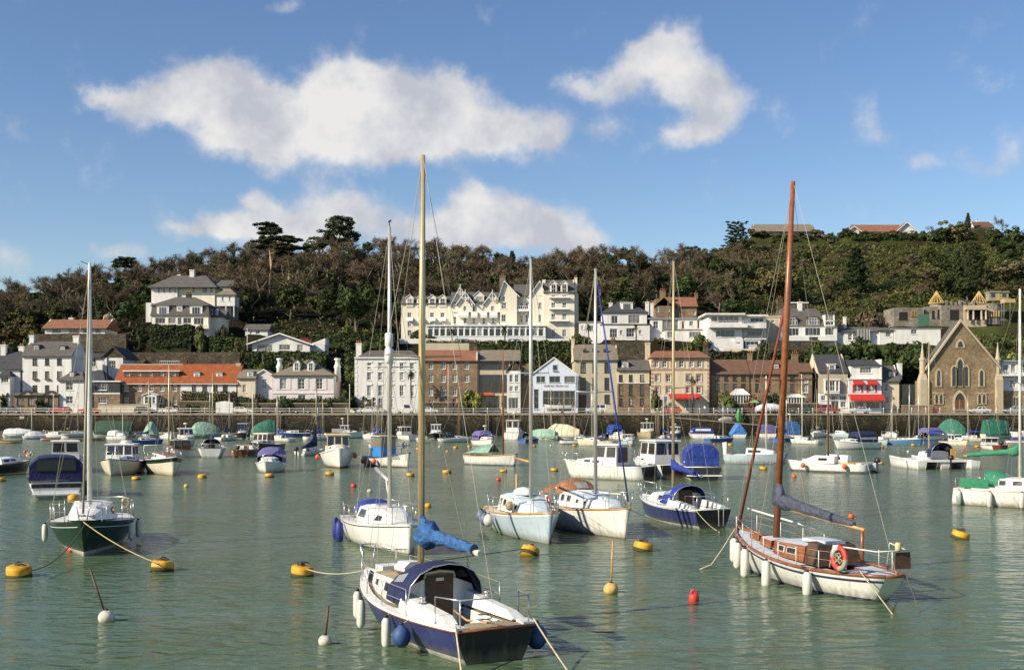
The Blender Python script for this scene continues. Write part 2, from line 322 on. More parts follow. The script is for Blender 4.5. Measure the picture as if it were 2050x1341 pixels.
quay_stone = stone_mat('quay_stone', (.062,.050,.032), (.16,.128,.084), (.014,.012,.009), 1.3, .12, (1.2, 4.6, (.014,.014,.009)))
coping_m = mat('quay_coping', (.30,.25,.19), .85, var=.2, scale=.8, bump=.02)
qw = thing('quay_wall', 'long dark rubble stone quay wall with weedy foot and paler coping', 'quay wall', (0, QY, 0))
MB().box(-420, 420, 0, 3, -4, QZ-.28).build('wall_face', quay_stone, qw)
xx = -420.0
cop_mesh = MB().box(0, 2.36, -.14, .7, QZ-.277, QZ+.05).mesh('coping_stone', coping_m)
COP = MB().box(-420, -105, -.14, .7, QZ-.277, QZ+.05).box(105, 420, -.14, .7, QZ-.277, QZ+.05).build('coping_run', coping_m, qw)
i = 0; xx = -104.9
while xx < 104.6:
    link('coping_stone', cop_mesh, qw, (xx, 0, RNG.uniform(-.012, .012))); xx += 2.4
asphalt = mat('asphalt', (.075,.072,.068), .9, var=.2, scale=.7, bump=.01)
structure(MB().box(-600, 600, QY+.7, 236.2, QZ-1.2, QZ+.012).build('road', asphalt))
structure(MB().box(-600, 600, 236.2, 241, QZ-1.0, QZ+.14).build('pavement', mat('pavement_flags', (.24,.22,.19), .85, var=.15, scale=.6, bump=.01)))
rm = MB()
for k in range(-30, 31):
    rm.face([(k*6.0, 229.9, QZ+.016), (k*6.0+2.4, 229.9, QZ+.016), (k*6.0+2.4, 230.02, QZ+.016), (k*6.0, 230.02, QZ+.016)])
structure(rm.build('road_marking', mat('road_paint', (.75,.75,.72), .7), fix=False))

# quay railing: white posts and two rails
rail_white = mat('white_rail_paint', (.78,.76,.70), .5, var=.06)
rl = thing('quay_railing', 'white painted two-rail iron railing along the quay edge', 'railing', (0, QY+.45, QZ+.02))
post_mesh = MB().lathe([(.085,0),(.085,.95),(.11,1.0),(.075,1.1),(.03,1.14)], 8).mesh('post', rail_white)
x0 = -112.0
while x0 < 112: link('post', post_mesh, rl, (x0, 0, 0)); x0 += 2.75
for z in (.98, .52): MB().tube([(-112, 0, z), (112, 0, z)], .035, 6).build('rail', rail_white, rl)

# ---- the hill: a height field given as the photo row where the ground lies at several distances
TY = [236, 240, 256, 272, 290, 312, 345, 385, 425]
TT = {-1200:[819,819,815,790,770,750,735,720,705], -600:[819,819,815,770,740,712,690,660,640], 0:[819,819,812,760,720,695,665,630,603], 150:[819,819,812,740,684,665,640,605,574],
 300:[819,819,812,740,695,657,625,590,560], 400:[819,819,812,740,695,655,615,570,532], 500:[819,819,812,716,685,650,605,555,512], 600:[819,819,812,716,685,650,600,550,508],
 700:[819,819,812,740,692,655,600,550,508], 800:[819,819,812,745,692,665,600,555,515], 1000:[819,819,812,750,694,670,610,565,532], 1150:[819,819,812,750,694,668,610,565,534],
 1250:[819,819,812,740,692,660,605,560,532], 1350:[819,819,812,735,692,650,600,555,530], 1440:[819,819,812,735,706,665,600,545,505], 1500:[819,819,812,735,702,665,595,535,483],
 1600:[819,819,812,735,697,665,595,535,478], 1850:[819,819,812,735,697,665,600,535,474], 1950:[819,819,812,735,697,660,600,530,477], 2050:[819,819,812,735,697,655,595,530,478], 2650:[819,819,812,735,690,640,580,500,440], 3300:[819,819,812,740,700,650,600,520,470]}
TX = sorted(TT); TA = np.array([TT[k] for k in TX], float)
# level ground under the houses: px0, px1, base row, Y front, Y back
PLATS = [(80,232,669,277,295),(292,446,676,283,301),(300,480,640,306,326),(490,655,706,266,282),(485,540,672,289,300),(795,1166,683,288,312),(1195,1320,682,284,304),
         (1305,1420,684,284,300),(1308,1400,645,308,324),(1410,1545,712,274,294),(1550,1690,692,279,298),(1680,1890,692,279,297),(1780,2120,655,309,334),(1505,1645,474,420,438),(1690,1845,474,420,438),(1940,2000,463,420,432)]
def ground_raw(px, Y):
    if Y >= 425:
        j = np.interp(px, TX, TA[:, -1]); z = CH+(HY-j)*425/F; return z - (Y-425)*.03
    r = [np.interp(px, TX, TA[:, k]) for k in range(len(TY))]
    zz = [CH+(HY-r[k])*TY[k]/F for k in range(len(TY))]
    return float(np.interp(Y, TY, zz))
def ground(X, Y):
    px = CX+X*F/Y; z = ground_raw(px, Y)
    for (a, b, pb, y0, y1) in PLATS:
        if a-10 <= px <= b+10 and y0-3 <= Y <= y1+3:
            zb = CH+(HY-pb)*(y0+6)/F
            ix = min(px-(a-10), b+10-px)/10; iy = min(Y-(y0-3), y1+3-Y)/3; w = max(0, min(1, ix, iy))
            z = z*(1-w)+(zb-.15)*w
    return z
def hill_mat():
    m = bpy.data.materials.new('hillside_turf'); m.use_nodes = True; nt = m.node_tree; N = nt.nodes; L = nt.links; b = N['Principled BSDF']; b.inputs['Roughness'].default_value = .95; b.inputs['Specular IOR Level'].default_value = .1
    tc = N.new('ShaderNodeTexCoord'); a = N.new('ShaderNodeTexNoise'); a.inputs['Scale'].default_value = .09; a.inputs['Detail'].default_value = 8; L.new(tc.outputs['Object'], a.inputs['Vector'])
    cr = N.new('ShaderNodeValToRGB'); e = cr.color_ramp.elements
    e[0].position = .36; e[0].color = (.032,.024,.013,1); e[1].position = .72; e[1].color = (.070,.082,.022,1)
    x = e.new(.5); x.color = (.040,.046,.014,1)
    L.new(a.outputs['Fac'], cr.inputs[0])
    sx = N.new('ShaderNodeSeparateXYZ'); L.new(tc.outputs['Object'], sx.inputs[0]); ad = N.new('ShaderNodeMath'); ad.operation = 'MULTIPLY_ADD'; L.new(a.outputs['Fac'], ad.inputs[0]); ad.inputs[1].default_value = 60; L.new(sx.outputs[0], ad.inputs[2])
    mr = N.new('ShaderNodeMapRange'); mr.inputs['From Min'].default_value = 95; mr.inputs['From Max'].default_value = 125; L.new(ad.outputs[0], mr.inputs['Value'])
    mx = N.new('ShaderNodeMix'); mx.data_type = 'RGBA'; L.new(mr.outputs[0], mx.inputs[0]); mx.inputs[6].default_value = (.030,.023,.012,1); L.new(cr.outputs[0], mx.inputs[7]); gq = N.new('ShaderNodeMix'); gq.data_type = 'RGBA'; L.new(a.outputs['Fac'], gq.inputs[0]); gq.inputs[6].default_value = (.014,.012,.006,1); gq.inputs[7].default_value = (.028,.023,.011,1); L.new(gq.outputs[2], mx.inputs[6])
    L.new(mx.outputs[2], b.inputs['Base Color'])
    n = N.new('ShaderNodeTexNoise'); n.inputs['Scale'].default_value = 1.2; n.inputs['Detail'].default_value = 6; L.new(tc.outputs['Object'], n.inputs['Vector'])
    bp = N.new('ShaderNodeBump'); bp.inputs['Distance'].default_value = .5; L.new(n.outputs['Fac'], bp.inputs['Height']); L.new(bp.outputs[0], b.inputs['Normal'])
    return m
hm = MB(); gy = [240.5+2.5*k for k in range(82)] + [455, 480, 520, 600]; gxs = [-1.15+.01*k for k in range(231)]
nn = random.Random(3)
idx = 0
for Y in gy:
    for u in gxs:
        X = u*Y; hm.v.append((X, Y, ground(X, Y) + (nn.uniform(-.25, .25) if Y > 262 else 0)))
nx_ = len(gxs)
for i in range(len(gy)-1):
    for j in range(nx_-1):
        a = i*nx_+j; hm.f.append((a, a+1, a+1+nx_, a+nx_)); hm.m.append(0); hm.sm.append(True)
structure(hm.build('hill', hill_mat(), fix=False))
# ------------------------------------------------------------------ buildings
M_white = mat('white_stucco', (.72,.71,.68), .85, var=.12, scale=.9, bump=.01, stretch=(1,1,.16))
M_cream = mat('cream_stucco', (.64,.55,.40), .85, var=.16, scale=.9, bump=.01, stretch=(1,1,.16))
M_ivory = mat('ivory_stucco', (.76,.71,.58), .8, var=.1, scale=.8, bump=.01, stretch=(1,1,.16))
M_pink = mat('pale_pink_stucco', (.70,.635,.625), .85, var=.08, scale=.5)
M_blue = mat('pale_blue_stucco', (.66,.72,.82), .85, var=.05, scale=.5)
M_beige = mat('beige_render', (.42,.36,.27), .9, var=.1, scale=.5)
M_tan = mat('tan_render', (.50,.44,.33), .9, var=.1, scale=.5)
M_granite = stone_mat('brown_granite', (.22,.145,.088), (.34,.235,.145), (.18,.145,.11), 2.2, .03)
M_church = stone_mat('church_stone', (.25,.18,.105), (.38,.285,.17), (.23,.18,.12), 2.0, .05)
M_rubble = stone_mat('garden_rubble', (.075,.062,.042), (.16,.13,.088), (.045,.04,.03), 1.6, .08)
M_ash = mat('dressed_stone', (.46,.38,.27), .85, var=.12, scale=1.5)
M_slate = tile_mat('grey_slate', (.085,.08,.077), (.15,.138,.125), .01, 4.5, .02)
M_dslate = tile_mat('dark_slate', (.045,.047,.055), (.075,.075,.085), .01, 4.5, .02)
M_bslate = tile_mat('brown_slate', (.16,.135,.105), (.26,.22,.165), .01, 4.0, .02)
M_pan = tile_mat('orange_pantile', (.29,.075,.028), (.48,.15,.055), 2.2, 2.6, .06)
M_redtile = tile_mat('red_tile', (.24,.10,.06), (.36,.17,.10), 2.2, 3.0, .04)
M_brtile = tile_mat('brown_tile', (.13,.07,.045), (.21,.12,.08), 2.0, 3.0, .03)
M_frame = mat('white_joinery', (.80,.80,.78), .45, var=.04)
M_dframe = mat('dark_joinery', (.05,.045,.04), .5, var=.1)
M_grey = mat('grey_joinery', (.42,.46,.50), .5, var=.05)
M_glass = mat('window_glass', (.030,.034,.038), .06, var=.35, scale=.35, spec=.7)
M_cglass = mat('curtained_glass', (.16,.155,.145), .12, var=.5, scale=.8, spec=.6)
M_sglass = mat('sky_tint_glass', (.06,.07,.085), .03, var=.5, scale=.5, spec=1.0); M_bglass = mat('net_curtain_glass', (.26,.25,.23), .15, var=.45, scale=1.6, spec=.6)  # the first pane's bluish base colour paints in a reflection of the sky
M_pot = mat('terracotta_pot', (.40,.17,.08), .85)
M_red = mat('red_canvas', (.46,.028,.018), .8, var=.12)
M_lead = mat('lead_flashing', (.28,.28,.29), .6)
M_door = mat('brown_door', (.14,.065,.03), .55, var=.15)
M_ochre = mat('raw_timber', (.50,.34,.13), .75, var=.15, scale=3)
M_concrete = stone_mat('bare_masonry', (.20,.18,.15), (.34,.30,.25), (.22,.20,.17), 1.6, .05)

class House:
    def __init__(s, name, label, px0, pyb, Y, cat='house', group=None):
        s.Y = Y; s.o = P(px0, pyb, Y); s.pyb = pyb
        s.root = thing(name, label, cat, s.o, 0, group)
    def x(s, px, y=0.0): return (px-CX)*(s.Y+y)/F - s.o.x
    def z(s, py, y=0.0): return CH+(HY-py)*(s.Y+y)/F - s.o.z
    def wall(s, px0, px1, pyt, m, wins=(), y0=0.0, y1=8.0, pyb=None, bands=(), name='wall', frame=None, down=3.0, gable=None, mats=None):
        """front with real openings, plus sides and back; bands = [(py, material index below it)]"""
        X0, X1 = s.x(px0, y0), s.x(px1, y0); Z0 = s.z(pyb or s.pyb, y0)-down; Z1 = s.z(pyt, y0)
        H = [(s.x(w[0], y0), s.z(w[3], y0), s.x(w[2], y0), s.z(w[1], y0)) for w in wins]
        cx = sorted({X0, X1} | {h[0] for h in H} | {h[2] for h in H}); bz = [s.z(b[0], y0) for b in bands]
        cz = sorted({Z0, Z1} | {h[1] for h in H} | {h[3] for h in H} | set(bz))
        b = MB()
        def mi(zc):
            k = 0
            for zb, bb in zip(bz, bands):
                if zc < zb: k = bb[1]
            return k
        for i in range(len(cx)-1):
            for j in range(len(cz)-1):
                xc, zc = (cx[i]+cx[i+1])/2, (cz[j]+cz[j+1])/2
                if xc < X0 or xc > X1 or zc < Z0 or zc > Z1: continue
                if any(h[0] < xc < h[2] and h[1] < zc < h[3] for h in H): continue
                b.face([(cx[i],y0,cz[j]),(cx[i+1],y0,cz[j]),(cx[i+1],y0,cz[j+1]),(cx[i],y0,cz[j+1])], mi(zc))
        for (a, c, d, e) in H:
            k = mi((c+e)/2); r = y0+.24
            b.face([(a,y0,c),(a,r,c),(a,r,e),(a,y0,e)], k); b.face([(d,y0,c),(d,y0,e),(d,r,e),(d,r,c)], k)
            b.face([(a,y0,e),(a,r,e),(d,r,e),(d,y0,e)], k); b.face([(a,y0,c),(d,y0,c),(d,r,c),(a,r,c)], k)
        zs = sorted({Z0, Z1} | {q for q in bz if Z0 < q < Z1})
        for j in range(len(zs)-1):
            k = mi((zs[j]+zs[j+1])/2); a, c = zs[j], zs[j+1]
            b.face([(X0,y0,a),(X0,y0,c),(X0,y1,c),(X0,y1,a)], k); b.face([(X1,y0,a),(X1,y1,a),(X1,y1,c),(X1,y0,c)], k); b.face([(X0,y1,a),(X0,y1,c),(X1,y1,c),(X1,y1,a)], k)
        w = b.build(name, mats or m, s.root, fix=False)
        for q, h in zip(wins, H): s.window(*h, y0+.12, q[4] if len(q) > 4 else (2, 2), frame or M_frame, q[5] if len(q) > 5 else None)
        return w
    def window(s, a, c, d, e, y, grid=(2, 2), fr=None, glass=None, parent=None, sill=True):
        fr = fr or M_frame; fw = min(.11, (d-a)*.16); b = MB(); t = .07
        b.box(a, d, y, y+t, e-fw, e); b.box(a, d, y, y+t, c, c+fw); b.box(a, a+fw, y, y+t, c+fw, e-fw); b.box(d-fw, d, y, y+t, c+fw, e-fw)
        nx, nz = grid; bw = .045 if nx > 2 else .055
        for i in range(1, nx): xx = a+(d-a)*i/nx; b.box(xx-bw/2, xx+bw/2, y+.005, y+t-.01, c+fw, e-fw)
        for j in range(1, nz): zz = c+(e-c)*j/nz; b.box(a+fw, d-fw, y-.002, y+t-.014, zz-bw/2, zz+bw/2)
        if sill: b.box(a-.06, d+.06, y-.22, y+.02, c-.09, c-.003)
        w = b.build('window', fr, parent or s.root, fix=False)
        p = MB().box(a+.02, d-.02, y+t-.03, y+t-.005, c+.02, e-.02)
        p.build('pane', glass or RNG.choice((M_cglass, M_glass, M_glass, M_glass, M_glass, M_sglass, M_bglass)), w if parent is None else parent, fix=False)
        return w
    def pwin(s, px0, py0, px1, py1, y=0.0, grid=(2, 2), fr=None, proud=.06, parent=None, glass=None):
        return s.window(s.x(px0, y), s.z(py1, y), s.x(px1, y), s.z(py0, y), y-proud, grid, fr, glass, parent)
    def roof_x(s, px0, px1, pye, pyr, m, y0=0.0, y1=8.0, ov=.3, hip=0.0, t=.16, gable_mat=None, hip1=None, name='roof'):
        """ridge along the front; hip = metres the ridge is drawn in at each end"""
        X0, X1 = s.x(px0, y0), s.x(px1, y0); ze = s.z(pye, y0); ym = (y0+y1)/2; zr = s.z(pyr, ym); b = MB()
        hip1 = hip if hip1 is None else hip1
        ya, yb = y0-ov, y1+ov; sl = (zr-ze)/(ym-y0); zl = ze-sl*ov
        x0, x1 = X0-ov*.6, X1+ov*.6
        R0, R1 = (x0+hip, ym, zr+t), (x1-hip1, ym, zr+t)
        A, B_, C, D = (x0,ya,zl+t), (x1,ya,zl+t), (x1,yb,zl+t), (x0,yb,zl+t)
        b.face([A, B_, R1, R0]); b.face([C, D, R0, R1]); b.face([D, A, R0]); b.face([B_, C, R1])
        b.face([(x0,ya,zl), (x0,ya,zl+t), (x1,ya,zl+t), (x1,ya,zl)]); b.face([(x1,ya,zl),(x1,ya,zl+t),(x1,yb,zl+t),(x1,yb,zl)]); b.face([(x0,yb,zl),(x0,yb,zl+t),(x0,ya,zl+t),(x0,ya,zl)])
        b.face([(x0,ya,zl),(x1,ya,zl),(x1,yb,zl),(x0,yb,zl)])
        r = b.build(name, m, s.root)
        if gable_mat and not hip:
            for xx, dx in ((X0-.02, -.12), (X1+.02, .12)):
                MB().extrude([(y0-ov*.3, ze-.3), (y1+ov*.3, ze-.3), (ym, zr+t+.12)], 'x', min(xx, xx+dx)-.05, max(xx, xx+dx)+.05).build('gable_end', gable_mat, s.root)
        g = MB().box(x0, x1, ya-.1, ya-.005, zl-.02, zl+.1).build('gutter', M_dframe if m in (M_redtile, M_brtile, M_slate, M_dslate, M_bslate) else M_frame, r)
        return r
    def roof_y(s, px0, px1, pye, pyr, m, y0=0.0, y1=8.0, ov=.25, t=.14, wall_mat=None, pxr=None, barge=None, name='roof'):
        """gable facing the front"""
        X0, X1 = s.x(px0, y0), s.x(px1, y0); ze = s.z(pye, y0); zr = s.z(pyr, y0); xr = s.x(pxr, y0) if pxr else (X0+X1)/2
        sl0 = (zr-ze)/(xr-X0); sl1 = (zr-ze)/(X1-xr); o = ov
        poly = [(X0-o, ze-sl0*o), (xr, zr), (X1+o, ze-sl1*o), (X1+o, ze-sl1*o+t), (xr, zr+t), (X0-o, ze-sl0*o+t)]
        r = MB().extrude(poly, 'y', y0-ov, y1).build(name, m, s.root)
        if wall_mat: MB().extrude([(X0, ze-.02), (X1, ze-.02), (xr, zr-.01)], 'y', y0, y0+.3).build('gable_wall', wall_mat, s.root)
        if barge:
            g = MB()
            for q0, q1 in (((X0-o, ze-sl0*o), (xr, zr)), ((xr, zr), (X1+o, ze-sl1*o))):
                g.hexa([(q0[0], y0-ov-.06, q0[1]-.12), (q1[0], y0-ov-.06, q1[1]-.12), (q1[0], y0-ov-.003, q1[1]-.12), (q0[0], y0-ov-.003, q0[1]-.12),
                        (q0[0], y0-ov-.06, q0[1]+t+.04), (q1[0], y0-ov-.06, q1[1]+t+.04), (q1[0], y0-ov-.003, q1[1]+t+.04), (q0[0], y0-ov-.003, q0[1]+t+.04)])
            g.build('bargeboard', barge, r)
        return r
    def flat(s, px0, px1, py, m, y0=0.0, y1=8.0, th=.35, ov=.2, name='roof'):
        z = s.z(py, y0); return MB().box(s.x(px0, y0)-ov, s.x(px1, y0)+ov, y0-ov, y1+ov, z-th, z).build(name, m, s.root)
    def box(s, name, px0, px1, py0, py1, m, y0=-.1, y1=0.2, parent=None):
        return MB().box(s.x(px0, y0), s.x(px1, y0), y0, y1, s.z(py1, y0), s.z(py0, y0)).build(name, m, parent or s.root)
    def chimney(s, px, pyt, wpx, y, m, pots=2, h=3.5, dy=.9):
        xc = s.x(px, y); w = wpx*(s.Y+y)/F; z = s.z(pyt, y); b = MB()
        b.box(xc-w/2, xc+w/2, y, y+dy, z-h, z-.25); b.box(xc-w/2-.08, xc+w/2+.08, y-.08, y+dy+.08, z-.247, z)
        c = b.build('chimney', m, s.root)
        for k in range(pots):
            xx = xc+(k-(pots-1)/2)*min(.45, w/pots); MB().lathe([(.15,0),(.13,.5),(.17,.52),(.16,.62)], 8, c=(xx, y+dy/2, z)).build('chimney_pot', M_pot, c)
        return c
    def dormer(s, px0, px1, pyt, pyb, y, m, rm, gable=True, back=2.6, grid=(2, 2), cheek=None, pyw=None):
        X0, X1, zb, zt = s.x(px0, y), s.x(px1, y), s.z(pyb, y), s.z(pyt, y); xm = (X0+X1)/2; rise = (X1-X0)*.45 if gable else 0
        b = MB(); b.box(X0, X1, y, y+back, zb-.3, zt-rise)
        if gable: b.extrude([(X0, zt-rise-.01), (X1, zt-rise-.01), (xm, zt-.02)], 'y', y, y+back)
        d = b.build('dormer', m, s.root)
        r = MB()
        if gable: r.extrude([(X0-.2, zt-rise-.18), (xm, zt), (X1+.2, zt-rise-.18), (X1+.2, zt-rise-.06), (xm, zt+.13), (X0-.2, zt-rise-.06)], 'y', y-.2, y+back)
        else: r.box(X0-.12, X1+.12, y-.15, y+back, zt+.002, zt+.12)
        r.build('dormer_roof', rm, d)
        mx = (X1-X0)*.16
        s.window(X0+mx, zb+.05, X1-mx, zt-rise-(.05 if gable else .15), y-.05, grid, M_frame, None, d, sill=False)
        return d
    def railing(s, name, px0, px1, py0, py1, y, m, n=10, r=.03):
        x0, x1, z0, z1 = s.x(px0, y), s.x(px1, y), s.z(py1, y), s.z(py0, y); b = MB(); b.box(x0, x1, y-.03, y+.03, z1-.07, z1); b.box(x0, x1, y-.025, y+.025, z0, z0+.06)
        for i in range(n+1): xx = x0+(x1-x0)*i/n; b.box(xx-r, xx+r, y-.02, y+.02, z0+.06, z1-.07)
        return b.build(name, m, s.root)
    def awning(s, px0, px1, py0, py1, y, out, m):
        x0, x1, z0, z1 = s.x(px0, y), s.x(px1, y), s.z(py1, y), s.z(py0, y); b = MB()
        b.extrude([(y-.01, z1), (y-out, z0+.25), (y-out, z0), (y-out+.04, z0), (y-out+.04, z0+.2), (y-.01, z1-.06)], 'x', x0, x1)
        return b.build('awning', m, s.root)
def grid_w(xs, rows, g=(2, 2), gl=None): return [(x0, r0, x1, r1, g, gl) for (r0, r1) in rows for (x0, x1) in xs]

# ---------------- quayside row (front plane about 240 m away)
h = House('cottage', 'low white cottage with twin chimneys at the end beside the tall white house', -62, 819, 241)
h.wall(-62, 40, 738, M_white, grid_w([(-50,-38),(-20,-8),(3,17)], [(743,752)], (3,2)) + [(-30,775,-18,812,(1,2)),(2,770,16,790)], y1=9)
h.roof_x(-62, 40, 738, 706, M_dslate, y1=9, gable_mat=M_white); h.chimney(6, 690, 10, 3.5, M_white); h.chimney(42, 693, 10, 5.5, M_white)
h.wall(-6, 20, 752, M_white, [(2,736+18,17,770-4,(3,1))], y0=-2.2, y1=0, name='bay_wall'); h.roof_x(-6, 20, 752, 744, M_dslate, y0=-2.2, y1=1.5, hip=1.0, name='bay_roof')

h = House('townhouse', 'tall white three-storey house with grey slate roof and two white end chimneys', 45, 819, 241)
h.wall(45, 143, 712, M_white, grid_w([(65,75),(90,99),(114,124)], [(717,731),(743,758),(771,785)], (2,3)), y1=8.5, frame=M_dframe)
h.roof_x(45, 143, 712, 685, M_slate, y1=8.5, gable_mat=M_white); h.chimney(63, 671, 9, 3.8, M_white, 3); h.chimney(152, 672, 12, 3.8, M_white, 3)
h.dormer(66, 79, 691, 703, 1.6, M_slate, M_slate, False, 2.2); h.dormer(120, 131, 693, 703, 1.6, M_slate, M_slate, False, 2.2)
for xx in (70, 94.5, 119): h.box('window_box', xx-5, xx+5, 757.5, 761, mat('flower_box', (.12,.10,.04), .9, var=.5, scale=6), -.3, -.02)

h = House('house', 'white house with half-timbered gable and dark roof behind the small hipped annexe', 166, 760, 252)
h.wall(166, 208, 716, M_white, [(182,718,192,734),(214-24,742,226-26,752)], y1=7, pyb=819); h.roof_x(160, 208, 716, 708, M_dslate, y1=7)
h.wall(205, 246, 716, M_white, [(218,722,232,738,(3,2))], y0=-1.5, y1=8, pyb=819, name='cross_wing_wall'); h.roof_y(203, 250, 716, 694, M_dslate, y0=-1.5, y1=8, wall_mat=M_rubble, barge=M_dframe)
h.box('timber_post', 214, 216, 715, 770, M_dframe, -1.6, -1.5)

h = House('annexe', 'small white annexe with low grey hipped roof and one little dormer', 117, 819, 237.5)
h.wall(117, 168, 761, M_white, [(132,764,146,781,(2,2)),(132,793,146,808,(2,2))], y1=6, frame=M_frame)
h.roof_x(117, 168, 761, 746, M_slate, y1=6, hip=1.6); h.dormer(140, 148, 745, 753, 1.2, M_white, M_slate, False, 1.2)
h.wall(168, 210, 762, M_white, [], y0=1.5, y1=8, name='rear_wall'); h.roof_x(168, 210, 762, 742, M_dslate, y0=1.5, y1=8, hip=1.8, name='rear_roof')

h = House('shelter', 'low stone shelter with three little gables in front of the tall white house', 27, 819, 237)
h.wall(27, 116, 791, M_granite, [(34,795,48,812,(1,1)),(56,797,68,812,(2,1)),(74,795,90,814,(1,1)),(96,797,108,812,(2,1))], y1=2.4, frame=M_dframe)
h.roof_x(27, 116, 791, 788, M_slate, y1=2.4)
for c in (52, 100): h.roof_y(c-13, c+13, 791, 783, M_slate, y0=-.2, y1=2.2, wall_mat=M_tan, name='little_gable')

h = House('shop', 'dark slate-hung building with stone ground floor and flat white fascia', 182, 819, 238.5)
h.wall(182, 240, 763, M_dslate, [(197,767,214,781,(3,2)),(197,796,214,807,(4,2))], y1=8, bands=[(788,1)], mats=[M_dslate, M_granite])
h.flat(182, 240, 762, M_frame, y1=8, th=.25); h.box('string_course', 182, 240, 786, 789, M_white, -.08, -.004)

h = House('terrace', 'long low terrace under a bright orange pantile roof, brown left half and white right half', 232, 819, 240, 'terrace')
h.wall(232, 361, 766, M_granite, grid_w([(249,258),(275,284),(298,307),(320,329),(346,354)], [(770,783)]) + [(249,795,258,810),(275,794,284,818,(1,2)),(320,795,329,808),(346,795,354,810)], y1=9)
h.wall(361.4, 473, 766, M_white, grid_w([(384,393),(405,415),(427,436),(446,456)], [(769,783)], (2,3)) + [(384,795,396,812),(440,794,452,812)], y1=9, name='white_wall', frame=M_dframe)
h.roof_x(230, 475, 766, 730, M_pan, y1=9, ov=.35)
X0, X1 = 248, 358
h.wall(X0, X1, 743, M_brtile, grid_w([(251,260),(274,282),(297,305),(320,328),(343,351)], [(745,757)], (1,2)), y0=1.2, y1=4.6, pyb=758, down=.3, name='long_dormer'); h.flat(X0-1, X1+1, 741.5, M_frame, 1.1, 4.7, .2, .15, 'dormer_roof')
for c in (394, 439): h.dormer(c-6, c+6, 746, 757, 1.4, M_frame, M_lead, False, 1.6, (2,1))
h.chimney(367, 722, 14, 4.4, M_brtile, 2, 2.5); h.chimney(477, 727, 9, 4.0, M_tan, 1); h.railing('roof_railing', 320, 366, 722, 729, 5.5, M_frame, 12, .02)
h.box('ridge_capping', 240, 366, 728.5, 730.2, M_tan, 4.2, 4.8)
h.wall(287, 313, 791, M_frame, [(290,794,297,808,(1,2)),(298.5,794,303.5,816,(1,1)),(305,794,311,808,(1,2))], y0=-1.8, y1=0, name='porch'); h.roof_y(286, 314, 791, 786, M_frame, y0=-1.8, y1=0, wall_mat=M_frame, name='porch_roof')

h = House('cottage', 'narrow cream cottage with one dormer between orange-roofed terrace and pink villa', 475.5, 819, 240)
h.wall(475.5, 511, 757, M_cream, [(486,770,493,786),(486,795,500,812,(3,2))], y1=7); h.roof_x(475.5, 511, 757, 741, M_bslate, y1=7); h.dormer(495, 507, 744, 757, .5, M_white, M_lead, False, 2)

h = House('villa', 'pale pink villa with brown hipped roof, two gabled dormers and flared chimneys', 511.5, 819, 241, 'villa')
h.wall(545, 668, 750, M_pink, grid_w([(561,574),(597,610),(633,646)], [(758,779)], (2,3)) + [(561,792,574,812),(597,790,612,812),(633,792,646,812)], y1=11)
h.roof_x(545, 668, 750, 722, M_bslate, y1=11, hip=6.5, ov=.4)
h.wall(511.5, 544.6, 750, M_pink, [(524,759,534,778,(2,2))], y0=.4, y1=7, name='wing_wall'); h.roof_y(511.5, 544.6, 750, 740, M_bslate, y0=.4, y1=7, wall_mat=M_pink, barge=M_white, name='wing_roof')
for x0 in (561, 597, 633):
    for a in (-8, 14): h.box('shutter', x0+a, x0+a+7, 757, 780, M_pink, -.07, -.004)
h.dormer(587, 600, 719, 743, 1.2, M_white, M_bslate, True, 4); h.dormer(615, 629, 719, 743, 1.2, M_white, M_bslate, True, 4)
for c in (559, 675):
    b = MB(); z = h.z(717, 4); xc = h.x(c, 4); b.lathe([(.75,-5),(.62,-2.2),(.75,-2.0),(.75,-1.7),(.5,-1.2),(.42,-.5),(.7,-.3),(.62,0)], 8, c=(xc, 4.4, z)); b.build('chimney', M_white, h.root)
h.box('string_course', 545, 668, 785, 788, M_white, -.12, -.005)

h = House('townhouse', 'white four-storey block with quoined corners and parapet beside the brown granite house', 710, 819, 240.5)
rows = [(727,739),(746,761),(772,793)]
h.wall(710, 842, 716, M_white, grid_w([(735,743),(757,765),(778,787),(800,808),(821,829)], rows, (2,2)) + [(735,799,745,815),(757,797,766,818),(778,799,787,815)], y1=10)
h.roof_x(714, 840, 716, 703, M_slate, y0=.6, y1=10, ov=-.2, hip=2); h.box('cornice', 709, 843, 714.5, 717.5, M_white, -.3, .8); h.chimney(718, 687, 11, 4.5, M_white, 3, 4)
for k in range(10):
    for c in (713, 839.5): h.box('quoin', c-(3.2 if k % 2 else 2.2), c+(3.2 if k % 2 else 2.2), 722+k*9.2, 728+k*9.2, M_white, -.06, -.004)
for x0 in (735, 757, 778, 800, 821):
    for (a, b_) in rows: h.box('surround', x0-2, x0+10.5, a-3.2, a-1.2, M_frame, -.12, -.004)
h.box('garden_wall', 795, 846, 798, 819, M_white, -4.0, -3.7)

h = House('granite_house', 'brown granite three-storey house with red-brown roof and white sash windows', 842.6, 819, 240)
h.wall(842.6, 956, 722, M_granite, grid_w([(858,867),(883,892),(906,915),(930,939)], [(725,739),(750,765),(778,792)], (2,3)) + [(858,800,868,815),(906,797,915,819,(1,1),M_door)], y1=9)
h.roof_x(842.6, 956, 722, 702, M_redtile, y1=9); h.chimney(947, 684, 16, 4.2, M_rubble, 0, 4); h.box('parapet', 953.5, 956, 705, 722, M_white, -.2, 4.5)

